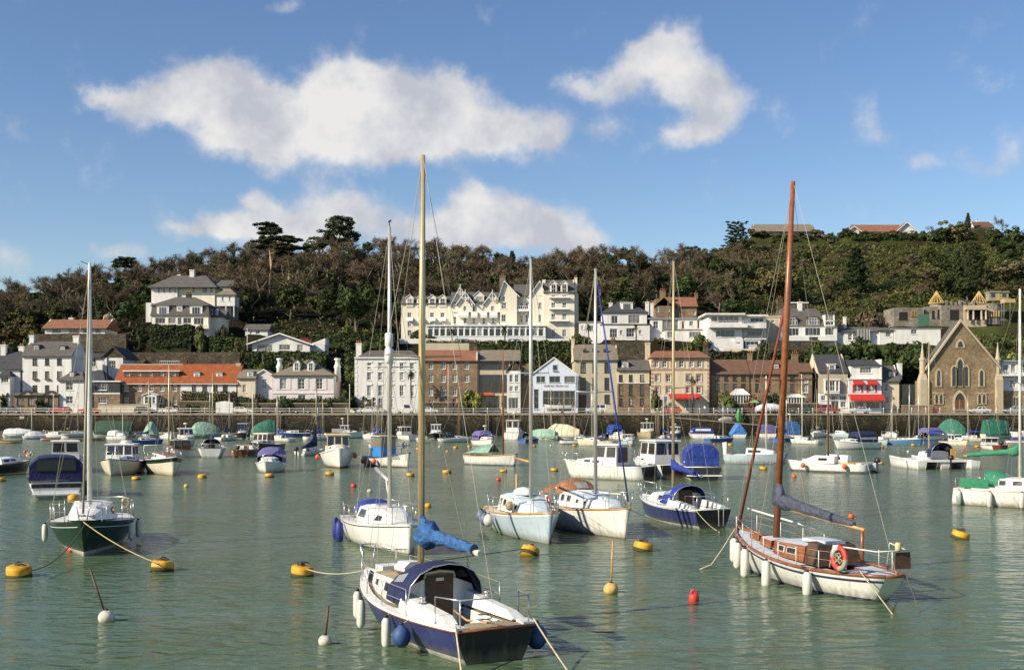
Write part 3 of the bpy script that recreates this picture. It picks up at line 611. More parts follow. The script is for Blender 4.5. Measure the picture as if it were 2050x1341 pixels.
h = House('glazed_shop', 'dark glazed modern front with concrete bands and orange fascia beside granite house', 957, 819, 240.3, 'shop')
h.wall(957, 1021, 722, M_tan, [(959,724,1019,739,(9,1),M_glass),(959,750,1019,785,(9,2),M_glass),(959,792,1000,818,(4,1),M_glass),(1004,792,1018,818,(1,1),M_glass)], y1=9, frame=M_dframe)
h.roof_x(957, 1040, 722, 702, M_bslate, y1=9); h.box('fascia', 960, 988, 785.5, 791, mat('orange_fascia', (.60,.13,.03), .5), -.15, -.004)
h.wall(1021.5, 1062, 728, M_granite, [(1050,740,1057,750)], y0=.3, y1=9, name='stone_wall')
h.wall(1015, 1042, 742, M_white, [(1020,750,1027,765),(1031,750,1038,765),(1020,773,1027,783),(1031,773,1038,783),(1018,796,1038,818,(3,1))], y0=-1.6, y1=.3, name='oriel'); h.roof_y(1015, 1042, 742, 722, M_bslate, y0=-1.6, y1=2, wall_mat=M_rubble, name='oriel_roof')

h = House('boat_shop', 'pale blue gabled boat shop with big gridded window and red script lettering', 1062, 819, 239, 'shop')
h.wall(1062, 1157, 751, M_blue, [(1074,753,1092,766,(2,1)),(1100,753,1122,766,(2,1)),(1130,753,1152,766,(2,1)),(1087,782,1152,812,(6,2),M_glass),(1069,779,1079,819,(1,3),M_glass)], y1=12, frame=M_grey)
h.roof_y(1062, 1157, 751, 716, M_slate, y1=12, ov=.15, wall_mat=M_blue, barge=M_white, pxr=1109); h.pwin(1106, 730, 1116, 742, 0, (1, 1), M_grey)
lettering('Gallichan Marine Ltd.', .60, mat('red_lettering', (.32,.04,.05), .6), h.root, (h.x(1113), -.03, h.z(772.5)), (math.radians(90), 0, 0), .45)
h.box('downpipe', 1152.6, 1154, 752, 815, M_grey, -.14, -.01)

h = House('townhouse', 'tall cream house with grey roof, dark windows and stone end chimneys', 1150, 819, 240.5)
h.wall(1150, 1236, 720, M_tan, grid_w([(1162,1173),(1186,1196),(1210,1220)], [(726,746),(756,780)], (2,2)) + [(1158,790,1174,819,(2,1),M_door),(1210,790,1221,808)], y1=9.5, frame=M_dframe)
h.roof_x(1150, 1236, 720, 691, M_bslate, y1=9.5, gable_mat=M_cream); h.chimney(1147, 678, 6, 4.4, M_cream, 2); h.chimney(1228, 679, 8, 4.4, M_rubble, 2)
for c in (1170, 1190, 1212): h.box('skylight', c-4, c+4, 698, 704, M_glass, 1.9, 2.3)
h.box('lintel_band', 1150, 1236, 719.5, 722, M_dframe, -.06, -.003)

h = House('house', 'lower cream house with stone lower storeys and one white dormer', 1236.6, 819, 240)
h.wall(1236.6, 1300, 741, M_cream, grid_w([(1239,1247),(1259,1267),(1281,1290)], [(750,764),(770,792),(797,812)], (1,2)), y1=8, bands=[(767,1)], mats=[M_cream, M_granite], frame=M_dframe)
h.roof_x(1236.6, 1300, 741, 722, M_slate, y1=8); h.dormer(1245, 1258, 724, 738, .8, M_white, M_lead, False, 2.4); h.chimney(1297, 686, 9, 4, M_cream, 2, 5); h.box('string_course', 1236.6, 1300, 765.6, 767.4, M_white, -.1, -.004)

h = House('hotel', 'cream four-storey hotel with pink window trim and red-brown roof', 1304, 819, 239.5, 'hotel')
XS = [(1311,1319),(1326,1335),(1345,1353),(1360,1369),(1381,1389),(1396,1405)]; XL = [(1312,1320),(1334,1343),(1374,1382),(1395,1404)]
h.wall(1304, 1420, 716, M_cream, grid_w(XS, [(722,735)]) + grid_w(XL, [(750,764),(774,787)]) + [(1320,800,1336,819,(2,1)),(1370,800,1392,817,(4,1))], y1=10)
h.roof_x(1304, 1420, 716, 704, M_redtile, y1=10, ov=.4, hip=1.5)
M_trim = mat('pink_trim', (.42,.25,.17), .8)
for (r0, xs) in ((722, XS), (750, XL), (774, XL)):
    for (a, b_) in xs:
        h.box('surround', a-2.4, a-.6, r0-1.5, r0+14, M_trim, -.07, -.004); h.box('surround', b_+.6, b_+2.4, r0-1.5, r0+14, M_trim, -.07, -.004); h.box('surround', a-2.4, b_+2.4, r0-3.2, r0-1.5, M_trim, -.072, -.006)
h.box('string_course', 1304, 1420, 738, 741, M_trim, -.1, -.004)
for k in range(11):
    for c in (1305.5, 1418): h.box('quoin', c-2.2, c+2.2, 721+k*8.2, 726+k*8.2, M_trim, -.06, -.004)
h.awning(1338, 1400, 788, 799, -.05, 2.4, M_red); h.chimney(1413, 690, 9, 4.5, M_rubble, 2, 4)

h = House('granite_terrace', 'long brown granite terrace with brown tiled roof and dark windows', 1422, 819, 240.6, 'terrace')
h.wall(1422, 1500, 748, M_granite, grid_w([(1432,1441),(1450,1458),(1467,1475),(1484,1493)], [(750.5,762),(768,783)], (2,2)), y1=9, frame=M_dframe)
h.roof_x(1422, 1500, 748, 721, M_brtile, y1=9)
h.wall(1500.4, 1606, 748, M_granite, grid_w([(1512,1521),(1534,1543),(1560,1569),(1582,1591)], [(751,763),(768,784)], (2,2)), y0=.2, y1=9, name='east_wall', frame=M_dframe)
h.roof_x(1500.4, 1606, 748, 722, M_brtile, y0=.2, y1=9, name='east_roof'); h.chimney(1502, 707, 8, 4.2, M_granite, 2); h.chimney(1592, 709, 12, 4.2, M_granite, 3); h.dormer(1548, 1560, 728, 738, 1.8, M_brtile, M_brtile, False, 2)
h.wall(1600, 1626, 744, M_granite, [(1608,758,1618,766),(1608,770,1618,786)], y0=-.5, y1=6, name='end_wall'); h.roof_x(1600, 1626, 744, 728, M_brtile, y0=-.5, y1=6, name='end_roof')

def conservatory(px0, px1, pye, pyr, pyb, Y, label):
    h = House('conservatory', label, px0, pyb, Y, 'conservatory'); x0, x1 = h.x(px0), h.x(px1); ze, zr = h.z(pye), h.z(pyr); d = 3.5
    b = MB(); n = 6
    for i in range(n+1): xx = x0+(x1-x0)*i/n; MB().box(xx-.06, xx+.06, 0, .12, 0, ze).build('post', M_frame, h.root); MB().box(xx-.06, xx+.06, d-.12, d, 0, ze).build('post', M_frame, h.root)
    b.box(x0, x1, -.02, .14, ze, ze+.15); b.build('eaves_beam', M_frame, h.root); MB().box(x0, x1, -.01, .13, .0, .5).build('dwarf_wall', M_frame, h.root)
    r = MB(); xm = (x0+x1)/2; q = (x1-x0)*.22
    r.loft([[(x0-.2,-.2,ze+.15),(x1+.2,-.2,ze+.15),(x1+.2,d,ze+.15),(x0-.2,d,ze+.15)], [(xm-q,d*.45,zr),(xm+q,d*.45,zr),(xm+q,d*.55,zr),(xm-q,d*.55,zr)]], smooth=False); rr = r.build('glazed_roof', mat('opal_glazing', (.62,.63,.62), .25), h.root)
    g = MB()
    for i in range(n+1):
        t = i/n; a = (x0-.2+(x1-x0+.4)*t, -.22, ze+.17); c = (xm-q+2*q*t, d*.45, zr+.02); g.tube([a, c], .06, 4)
    g.build('glazing_bar', M_frame, rr); MB().box(x0+.1, x1-.1, .05, .08, .5, ze).build('pane', M_glass, h.root); return h
conservatory(1466, 1499, 792, 778, 812, 236.5, 'white conservatory with pale glazed roof standing in the terrace garden')
conservatory(1578, 1612, 797, 789, 812, 236.5, 'low white conservatory frame with flat gable beside the grey gabled house')

h = House('house', 'beige house with dark slate roof, white bay window and white ground floor', 1640, 819, 240)
h.wall(1640, 1697, 745, M_beige, [(1644,792,1653,801),(1657,792,1676,801,(5,1)),(1681,792,1694,801,(3,1)),(1664,803,1680,819,(2,1)),(1683,804,1694,815)], y1=10, bands=[(788,1)], mats=[M_beige, M_white])
h.roof_x(1640, 1697, 745, 711, M_dslate, y1=10, gable_mat=M_cream, ov=.15); h.dormer(1658, 1673, 729, 745, .6, M_white, M_white, False, 3, (2,2))
h.wall(1652, 1681, 759, M_white, [(1653.2,762,1659,783,(1,2)),(1661,762,1672,783,(2,2)),(1674,762,1679.8,783,(1,2))], y0=-1.0, y1=0, pyb=786, down=.2, name='bay_window'); h.flat(1652, 1681, 758.5, M_white, -1.0, 0, .25, .12, 'bay_roof')

h = House('cafe', 'white shop with red window canopies and a wide red awning', 1699, 819, 239.5, 'shop')
h.wall(1699, 1765, 758, mat('lilac_stucco', (.68,.66,.72), .85), [(1710,770,1724,784,(2,2)),(1738,770,1752,784,(2,2)),(1701,804,1730,819,(3,1)),(1734,804,1762,819,(3,1))], y1=9, bands=[(788,1)], mats=[mat('lilac_stucco'), M_white])
h.wall(1703, 1762, 731, M_white, [(1722,735,1745,747,(4,1))], y0=.8, y1=8, pyb=757, down=.3, name='attic_wall'); h.roof_x(1703, 1762, 731, 722, M_dslate, y0=.8, y1=8, name='attic_roof'); h.box('parapet', 1698, 1766, 757, 759.5, M_white, -.2, 1)
for a in (1707, 1735):
    h.awning(a, a+20, 761, 771, -.01, .9, M_red)
    for c in (a, a+17): h.box('shutter', c, c+3.2, 769, 786, M_red, -.08, -.005)
h.awning(1697, 1767, 789, 803, -.02, 1.8, M_red); h.box('party_wall', 1762.5, 1765.5, 719, 757, M_white, .6, 8)

h = House('cottage', 'small cream cottage with slate roof and white end chimney beside the church yard', 1766.5, 819, 241)
h.wall(1766.5, 1800, 762, M_cream, [(1770,768,1778,783),(1772,793,1780,808)], y1=7); h.roof_x(1766.5, 1800, 762, 733, M_slate, y1=7, gable_mat=M_white); h.dormer(1780, 1792, 744, 757, .8, M_white, M_slate, False, 2); h.chimney(1802, 727, 8, 3, M_white, 1)
h.wall(1806, 1846, 769, mat('pale_yellow_wall', (.60,.58,.36), .85), [], y0=5, y1=9, name='yard_wall')

# ---------------- the church
h = House('church', 'brown stone church with steep gable, lancet windows and two slim pinnacles', 1858, 820, 239, 'church')
x0, x1, xa = h.x(1858), h.x(1996), h.x(1922); ze, za = h.z(733), h.z(645); D = 3.6
nave = MB().extrude([(x0,-3),(x1,-3),(x1,ze),(xa,za),(x0,ze)], 'y', 0, D).build('nave_wall', M_church, h.root)
rf = MB()
for (q, s_) in ((x0, -1), (x1, 1)):
    sl = (za-ze)/(xa-q); rf.hexa([(q+s_*.5, -.35, ze+sl*s_*.5*-1*s_*s_ if False else ze-abs(sl)*.5), (xa, -.35, za), (xa, D, za), (q+s_*.5, D, ze-abs(sl)*.5), (q+s_*.5, -.35, ze-abs(sl)*.5+.35), (xa, -.35, za+.35), (xa, D, za+.35), (q+s_*.5, D, ze-abs(sl)*.5+.35)])
rf.build('roof', M_slate, h.root)
cp = MB()
for (q, s_) in ((x0, -1), (x1, 1)):
    sl = abs((za-ze)/(xa-q)); cp.hexa([(q+s_*.6, -.5, ze-sl*.6), (xa, -.5, za), (xa, .1, za), (q+s_*.6, .1, ze-sl*.6), (q+s_*.6, -.5, ze-sl*.6+.55), (xa, -.5, za+.6), (xa, .1, za+.6), (q+s_*.6, .1, ze-sl*.6+.55)])
cp.build('gable_coping', M_ash, h.root)
def lancet(name, pc, w, pyb, pyt, surround=.35, glass=M_glass, parent=None, y=0.0):
    xc = h.x(pc, y); zb, zt = h.z(pyb, y), h.z(pyt, y); hw = w/2
    def arch(hw, zb, zt, n=6):
        R = hw*2; zs = zt-R*math.sin(math.acos(.5)); pts = [(xc-hw, zb)]+[(xc-hw, zs)]
        pts = [(xc-hw, zb), (xc+hw, zb), (xc+hw, zs)]
        for k in range(1, n+1): a = math.acos(.5)*k/n; pts.append((xc-hw+R*math.cos(a), zs+R*math.sin(a)))
        for k in range(n-1, -1, -1): a = math.acos(.5)*k/n; pts.append((xc+hw-R*math.cos(a), zs+R*math.sin(a)))
        return pts
    o = MB().extrude(arch(hw, zb, zt), 'y', y-.045, y+.1).build(name, glass, h.root)
    po, pi_ = arch(hw+surround, zb-.15, zt+surround*1.3), arch(hw, zb, zt); g = MB(); k = len(po)
    for a in range(k):
        b_ = (a+1) % k
        g.hexa([(po[a][0], y-.16, po[a][1]), (po[b_][0], y-.16, po[b_][1]), (pi_[b_][0], y-.16, pi_[b_][1]), (pi_[a][0], y-.16, pi_[a][1]), (po[a][0], y+.05, po[a][1]), (po[b_][0], y+.05, po[b_][1]), (pi_[b_][0], y+.05, pi_[b_][1]), (pi_[a][0], y+.05, pi_[a][1])])
    g.build('surround', M_ash, o); return o
lancet('window', 1922, 1.15, 773, 719, .3); lancet('window', 1910, .85, 773, 733, .25); lancet('window', 1934, .85, 773, 733, .25)
lancet('window', 1879, .75, 773, 741, .3); lancet('window', 1965, .75, 773, 741, .3); lancet('window', 1922.5, 1.1, 695, 683, .4)
for c in (1875, 1884, 1961, 1970): lancet('window', c, .6, 808, 789, .18)
for c in (1879.5, 1965.5): h.box('hood_mould', c-11, c+11, 786, 788, M_ash, -.2, -.01)
d = lancet('doorway', 1921.5, 2.1, 819.5, 786, .45, M_dframe); h.box('door', 1911.5, 1931.5, 800, 819.5, M_door, -.09, -.05, d); h.box('door_post', 1921, 1922, 800, 819.5, M_ochre, -.13, -.095, d)
for pc in (1848, 1999):
    xc = h.x(pc); b = MB(); b.box(xc-.75, xc+.75, -.6, 1.4, -2, h.z(760)); b.hexa([(xc-.75,-.6,h.z(760)),(xc+.75,-.6,h.z(760)),(xc+.75,1.4,h.z(760)),(xc-.75,1.4,h.z(760)),(xc-.5,-.1,h.z(748)),(xc+.5,-.1,h.z(748)),(xc+.5,.9,h.z(748)),(xc-.5,.9,h.z(748))])
    b.lathe([(.6,h.z(748)),(.6,h.z(722)),(.75,h.z(721)),(.7,h.z(717)),(.45,h.z(716)),(.08,h.z(689)),(.16,h.z(688)),(.02,h.z(685))], 8, c=(xc, .4, 0), smooth=False); b.build('pinnacle', M_ash, h.root)
for (pa, pb) in ((1840, 1858), (1996, 2006)): h.wall(pa, pb, 762, M_church, [], y0=1, y1=3.4, name='aisle_wall')

h = House('guest_house', 'white guest house with blue-curtained balcony beside the church', 2005, 819, 240, 'house')
h.wall(2005, 2090, 722, M_white, [(2008,730,2018,742,(2,2)),(2024,728,2034,746,(1,2)),(2040,728,2054,746,(2,2)),(2022,760,2034,776,(2,2)),(2042,760,2054,776,(2,2))], y1=9, bands=[(782,1)], mats=[M_white, M_church])
h.flat(2004, 2091, 721, mat('blue_grey_lead', (.25,.30,.40), .6), -.3, 9, .3); h.railing('balcony_railing', 2006, 2090, 741, 750, -1.0, M_frame, 24); h.box('balcony_floor', 2005, 2091, 750, 752.5, M_white, -1.2, -.003)
for c in (2030, 2038): lancet_h = h; lancet('window', c, .7, 812, 794, .2)

# ---------------- garden walls and gateways along the pavement
def gwall(label, px0, px1, pyt, Y, m, th=.45):
    a, b = P(px0, 819, Y), P(px1, 819, Y); zt = CH+(HY-pyt)*Y/F; t = thing('garden_wall', label, 'wall', (a.x, Y, QZ))
    MB().box(0, b.x-a.x, 0, th, -.5, zt-QZ).build('masonry', m, t); MB().box(-.06, b.x-a.x+.06, -.07, th+.07, zt-QZ+.003, zt-QZ+.13).build('coping', M_ash, t); return t
gwall('dark stone garden wall in front of the white end of the orange-roofed terrace', 360, 420, 804, 236.9, M_rubble)
gwall('stone garden wall with hedge above it before the pink villa', 470, 700, 808, 237.0, M_rubble)
gwall('stone forecourt wall before the brown granite house', 848, 956, 806, 236.8, M_rubble)
gwall('low rubble wall below the white conservatory', 1440, 1640, 808, 236.0, M_rubble)
gwall('low brown wall in the church yard', 1806, 1868, 812, 236.5, M_granite)
gwall('low cream wall with posts before the brown half of the terrace', 196, 300, 810, 236.6, M_tan)
h = House('gateway', 'white arched garage gateway set in the garden wall by the pale hatchback', 432, 824, 236.3, 'gateway')
x0, x1 = h.x(432), h.x(466); b = MB(); pts = [(x0, -.3), (x1, -.3), (x1, 1.75)] + [(x1-(x1-x0)*k/8, 1.75+.32*math.sin(math.pi*k/8)+.12) for k in range(9)] + [(x0, 1.75)]
b.extrude(pts, 'y', 0, .2); b.build('gate_leaf', M_white, h.root); h.box('pier', 466.5, 471, 802, 826, M_rubble, -.1, .5)
h = House('boathouse', 'white flat tarpaulin-covered trailer parked before the rubble wall', 1515, 826, 233, 'trailer')
b = MB(); x1 = h.x(1569); rings = []
for k in range(9):
    t = k/8; xx = x1*t; hh = 1.9*(1-.35*abs(2*t-1)**2.5); rings.append([(xx, 0, .25), (xx, .15, hh*.85), (xx, .9, hh), (xx, 1.7, hh*.85), (xx, 1.9, .25)])
b.loft(rings); b.build('cover', mat('grey_white_tarp', (.60,.62,.66), .6, bump=.05, bscale=2), h.root); h.root.name = 'covered_trailer'
for xx in (1.6, 3.6): MB().lathe([(.28,-.1),(.3,0),(.28,.1)], 10, c=(xx, .05, .28), axis='y').build('wheel', mat('tyre', (.02,.02,.02), .8), h.root)
# ---------------- upper row: villas, the big hotel, houses on the crest
h = House('bungalow', 'white bungalow with long red tiled roof on the terrace left of the villa', 90, 669, 283)
h.wall(90, 210, 656, M_white, grid_w([(104,122),(138,158),(166,186),(190,202)], [(658,667)], (3,1)), y1=9, pyb=670); h.roof_x(88, 212, 656, 641, M_redtile, y1=9, gable_mat=M_white, ov=.6); h.chimney(142, 636, 9, 5, M_white, 1, 2)
gwall_t = thing('retaining_wall', 'rough stone retaining wall below the red-roofed bungalow', 'wall', P(60, 715, 275)); MB().box(0, 23, 0, 1.5, -4, 5.6).build('masonry', M_rubble, gwall_t)

h = House('villa', 'large white villa with grey hipped roof and tall white chimney on the wooded hill', 303, 640, 312, 'villa')
h.wall(303, 355, 572, M_white, grid_w([(316,320),(327,331),(338,342),(349,353)], [(577,586)], (1,2)), y0=0, y1=14)
h.wall(355.3, 430, 572, M_ivory, grid_w([(385,390),(405,415),(420,426)], [(575,586)], (2,2)), y0=.6, y1=14, name='right_wall'); h.roof_x(300, 432, 573, 553, M_slate, y1=14, hip=5, ov=.9)
h.wall(430.3, 462, 573, M_ivory, [(440,578,446,588)], y0=3, y1=12, name='rear_wall'); h.roof_x(430, 466, 573, 562, M_slate, y0=3, y1=12, hip=1, name='rear_roof', ov=.4)
h.wall(434, 470, 590, M_white, [(444,594,448,603),(458,594,462,603)], y0=-5, y1=0, pyb=612, down=.1, name='pavilion_wall'); h.roof_x(431, 473, 590, 581, M_bslate, y0=-5, y1=0, hip=2, name='pavilion_roof')
for c in (452, 468): h.box('post', c-.9, c+.9, 612, 634, M_white, -5, -4.7)
h.chimney(384, 540, 9, 6, M_white, 0, 6, 1.4); h.chimney(358, 550, 6, 8, M_white, 1, 3); h.box('terrace', 292, 303, 606, 645, M_white, -2, 6)

h = House('mansard_house', 'two-storey house with grey mansard roof and large windows below the white villa', 302, 676, 290)
h.wall(304, 417, 632, M_ivory, [(311,636,331,648,(3,1)),(337,636,352,648,(2,1)),(356,636,364,650,(1,1)),(367,636,383,648,(2,1)),(388,636,408,650,(3,1))], y1=11)
b = MB(); X0, X1, z0, z1 = h.x(301), h.x(420), h.z(632.5), h.z(611); b.loft([[(X0,-.3,z0),(X1,-.3,z0),(X1,11.3,z0),(X0,11.3,z0)], [(X0+.5,.6,z1),(X1-.5,.6,z1),(X1-.5,10.4,z1),(X0+.5,10.4,z1)]], smooth=False); b.build('mansard', M_slate, h.root)
h.roof_x(303, 418, 611, 596, M_slate, y0=.6, y1=10.4, hip=5, ov=.3); h.chimney(377, 588, 10, 5, M_rubble, 3, 2)
for (a, c) in ((314, 338), (380, 405)): h.dormer(a, c, 613, 631, -.1, M_white, M_lead, False, 1.5, (3, 1))
h.dormer(354, 365, 613, 622, .1, M_white, M_lead, False, 1.5, (2, 1)); h.box('balcony', 380, 418, 650, 658, M_ivory, -1.4, -.005); h.wall(420, 446, 634, M_ivory, [], y0=3, y1=9, name='side_wall'); h.roof_x(418, 450, 634, 622, M_slate, y0=3, y1=9, name='side_roof')
for c in (421, 432): h.pwin(c, 615+4, c+5, 630, 2.9, (1, 2))

h = House('chalet', 'white low-pitched gable house with wide windows behind the pink villa', 498, 706, 272)
h.wall(505, 620, 689, M_white, [(514,690,546,704,(6,1),M_cglass),(559,690,581,701,(3,1),M_cglass),(595,690,607,703,(2,1))], y1=11); h.roof_y(498, 622, 689, 668, mat('white_roof_felt', (.62,.62,.60), .8), y1=11, ov=.8, wall_mat=M_white, barge=M_frame, pxr=561)
h.wall(622, 650, 690, M_white, [], y0=2, y1=8, name='garage_wall'); b = MB(); b.extrude([(h.x(620,2), h.z(689,2)), (h.x(651,2), h.z(677,2)), (h.x(651,2), h.z(690,2))], 'y', 2, 8); b.build('garage_gable', M_white, h.root)
h = House('garden_house', 'small weathered white garden house with grey gable above the chalet', 490, 672, 292)
h.wall(491, 536, 660, M_white, [(512,662,520,669),(500,663,504,669)], y1=6); h.roof_x(489, 538, 660, 650, M_slate, y1=6, ov=.3)

# the big hotel
h = House('grand_hotel', 'grand white hotel with many gables, balconies and a long glazed veranda', 803, 683, 296, 'hotel')
PY = 683
XL = [(816,824),(838,846),(861,869),(882,890)]
h.wall(803, 902, 608, M_ivory, grid_w(XL, [(626,635),(644,654),(661,672)], (2,2)), y0=1, y1=13); h.roof_x(803, 902, 608, 594, M_slate, y0=1, y1=13)
for (a, b_) in XL: h.dormer(a-3.5, b_+3.5, 590, 612, .8, M_ivory, M_frame, True, 4); h.awning(a-3, b_+3, 636, 643, .98, 1.0, M_frame)
h.wall(902.5, 1000, 606, M_ivory, grid_w([(928,934),(946,951),(966,971),(985,990)], [(614,622),(634,648)], (2,2)) + grid_w([(908,914)], [(634,648)]), y0=0, y1=14, name='centre_wall'); h.roof_x(902, 1000, 606, 586, M_slate, y0=0, y1=14, name='centre_roof')
for (a, c, pk) in ((903, 940, 574), (914, 949, 585), (968, 1004, 585)):
    y = -.6 if pk > 580 else -.3
    h.wall(a+3, c-3, 606, M_ivory, [(int((a+c)/2)-3, 613, int((a+c)/2)+3, 622)], y0=y, y1=2, pyb=624, down=.1, name='gable_bay'); h.roof_y(a+2, c-2, 606, pk, M_slate, y0=y, y1=6, ov=.5, wall_mat=M_ivory, barge=M_frame, name='gable_roof')
    xm = h.x((a+c)/2, y); zt = h.z(pk, y); g = MB(); g.box(xm-.08, xm+.08, y-.7, y-.6, zt-2.2, zt+.6); g.box(xm-.8, xm+.8, y-.69, y-.61, zt-1.5, zt-1.38)
    for s_ in (-1, 1): g.tube([(xm, y-.65, zt-2.2), (xm+s_*.95, y-.65, zt-1.4)], .07, 4)
    g.build('gable_fretwork', M_frame, h.root)
h.dormer(948, 969, 583, 602, .6, M_ivory, M_frame, True, 4)
for (a, c) in ((916, 938), (943, 956), (962, 975), (980, 996)):
    h.box('balcony', a, c, 624, 633, M_frame, -1.4, -.01); h.awning(a, c, 633, 637, -.02, 1.5, M_frame)
h.wall(1001, 1035, 591, M_ivory, [(1006,586+8,1012,605),(1004,606,1014,618),(1004,630,1013,644)], y0=-1.2, y1=14, name='tower_wall'); h.roof_y(1000, 1036, 591, 563, M_slate, y0=-1.2, y1=14, ov=.5, wall_mat=M_ivory, barge=M_frame, name='tower_roof', pxr=1009)
h.wall(1035.4, 1060, 592, M_ivory, grid_w([(1041,1046),(1052,1057)], [(606,618),(630,645)], (1,2)), y0=.4, y1=14, name='loggia_wall'); h.roof_x(1030, 1062, 592, 571, M_slate, y0=.4, y1=14, name='loggia_roof')
h.box('balcony', 1030, 1062, 619, 623, M_frame, -1, .38); h.railing('balcony_railing', 1030, 1062, 612, 619, -.9, M_frame, 8)
h.wall(1060.4, 1090, 592, M_ivory, [(1078,584+2,1083,594-3),(1078,606,1085,618),(1078,630,1084,645)], y0=-.8, y1=14, name='east_gable_wall'); h.roof_y(1060, 1092, 592, 563, M_slate, y0=-.8, y1=14, ov=.4, wall_mat=M_ivory, barge=M_frame, name='east_gable_roof', pxr=1081)
h.wall(1090.4, 1150, 585, M_ivory, grid_w([(1104,1112),(1126,1134)], [(606,616),(628,640),(660,674)], (2,2)) + grid_w([(1104,1112),(1126,1134)], [(588,594)]), y0=-1.4, y1=14, name='east_wing_wall'); h.roof_x(1089, 1150, 585, 562, M_slate, y0=-1.4, y1=13, name='east_wing_roof', gable_mat=M_ivory)
for c in (1108, 1129.5): h.dormer(c-7, c+7, 562, 588, -1.5, M_ivory, M_frame, True, 5)
for r0 in (594, 617, 641): h.railing('balcony_railing', 1100, 1138, r0-6, r0, -2.4, M_frame, 12); h.box('balcony_floor', 1099, 1139, r0, r0+2.2, M_frame, -2.5, -1.41)
h.wall(1150.3, 1158, 588, M_ivory, [], y0=1, y1=13, name='end_wall'); h.chimney(1153, 556, 5, 5, M_ivory, 2, 5); h.chimney(1090.5, 560, 3, 4, M_ivory, 0, 5, 3); h.chimney(1006, 552, 12, 8, M_bslate, 2, 7, 2)
# glazed veranda
h.wall(856, 1092, 652, M_frame, [(857+12.3*k, 658, 857+12.3*k+10, 673, (1, 1)) for k in range(19)], y0=-5.5, y1=-1.6, name='veranda'); h.flat(855, 1093, 650.5, M_frame, -5.5, -.7, .3, .3, 'veranda_roof')
for k in range(19): h.box('fanlight', 858+12.3*k, 866+12.3*k, 654, 657, M_cglass, -5.53, -5.45)
h.box('terrace_wall', 800, 1170, 678, 688, M_white, -9, -8.6); h.box('terrace_floor', 800, 1170, 683.5, 690, M_concrete, -8.6, -1)

h = House('house', 'white two-storey house with dark hipped roof, roof window and three white chimneys', 1206, 682, 291)
h.wall(1207, 1295, 625, M_white, [(1224,632,1237,648,(2,1)),(1258,631,1281,648,(3,1),M_cglass)], y0=1.5, y1=11, name='upper_wall'); h.roof_x(1205, 1297, 625, 604, M_dslate, y0=1.5, y1=11, hip=5)
h.wall(1205, 1301, 650, M_white, [(1221,658,1236,676,(3,2)),(1241,661,1247,670),(1254,657,1270,675,(3,2)),(1279,661,1285,669)], y0=-.6, y1=1.5, name='lower_wall'); h.flat(1204, 1302, 648.5, M_dframe, -.6, 1.6, .25, .15, 'terrace_edge')
h.dormer(1243, 1267, 606, 624, 2.6, M_white, M_frame, False, 3, (4, 1)); h.chimney(1223, 606, 7, 5, M_white, 1); h.chimney(1296, 604, 7, 5, M_white, 1); h.chimney(1305, 607, 6, 5, M_white, 1)
h.wall(1160, 1205, 645, M_white, [(1164,652,1168,660),(1180,652,1188,662)], y0=2, y1=9, name='wing_wall'); h.flat(1159, 1206, 643.5, M_lead, 2, 9, .25, .2, 'wing_roof')
h = House('annexe', 'long low white annexe with flat roof and wide glazing beside the hipped house', 1302, 684, 292)
h.wall(1302, 1414, 638, M_white, [(1308,643,1318,658),(1326,640,1358,660,(4,1),M_cglass),(1365,643,1371,659,(1,1),M_door),(1380,643,1388,652),(1396,641,1401,658,(1,1),M_door)], y1=7); h.flat(1300, 1416, 636.5, M_lead, 0, 7, .3, .3)
h.wall(1330, 1414, 660, M_white, [(1336,664,1348,676,(2,2)),(1380,664,1404,676,(4,1),M_cglass)], y0=-3, y1=0, name='lower_wall'); h.flat(1329, 1415, 659, M_concrete, -3, 0, .25, .15, 'terrace')

h = House('granite_house', 'brown granite house with orange roof and stone chimneys above the white annexe', 1313, 645, 316)
h.wall(1313, 1345, 598, M_granite, [(1315,613,1319,625),(1338,617,1341,624),(1338,631,1341,638)], y1=9); h.roof_y(1311, 1347, 612, 596, M_redtile, y0=0, y1=3, wall_mat=M_granite)
h.wall(1345.2, 1395, 612, M_granite, [(1388,622,1393,630)], y0=1.5, y1=9, name='rear_wall'); h.roof_x(1330, 1396, 613, 596, M_redtile, y0=1.5, y1=9, name='rear_roof'); h.chimney(1327, 582, 11, 1.5, M_granite, 3, 5); h.chimney(1394, 586, 6, 5, M_granite, 1, 4)

h = House('modern_house', 'white modern flat-roofed house with stacked wide balconies and glass fronts', 1415, 712, 282, 'house')
h.wall(1418, 1486, 629, M_white, [(1424,633,1436,645,(1,1)),(1438,632,1479,647,(4,1))], y0=1.5, y1=11, pyb=658, down=.1); h.flat(1416, 1487, 627, M_white, .6, 11, .4, .5)
h.wall(1486.4, 1534, 633, M_white, [(1502,636,1529,645,(3,1))], y0=2.5, y1=11, pyb=658, down=.1, name='right_upper_wall'); h.flat(1486, 1535, 630, M_white, 1.6, 11, .4, .3, 'right_roof')
h.box('balcony', 1421, 1497, 648, 655.5, M_white, -.6, 1.5); h.box('balcony', 1497.5, 1534, 647, 657, M_white, .4, 2.5); h.railing('balcony_railing', 1421, 1497, 643, 648, -.5, M_frame, 9)
h.wall(1415, 1486, 656, M_white, [(1433,660,1471,675,(4,1))], y0=1.2, y1=11, name='middle_wall'); h.wall(1486.4, 1534, 657, M_white, [(1495,661,1530,672,(4,1))], y0=3.2, y1=11, name='right_middle_wall')
h.box('balcony', 1492, 1534, 677, 679.5, M_white, .2, 3.2); h.railing('balcony_railing', 1492, 1534, 671.5, 677, .3, M_dframe, 14)
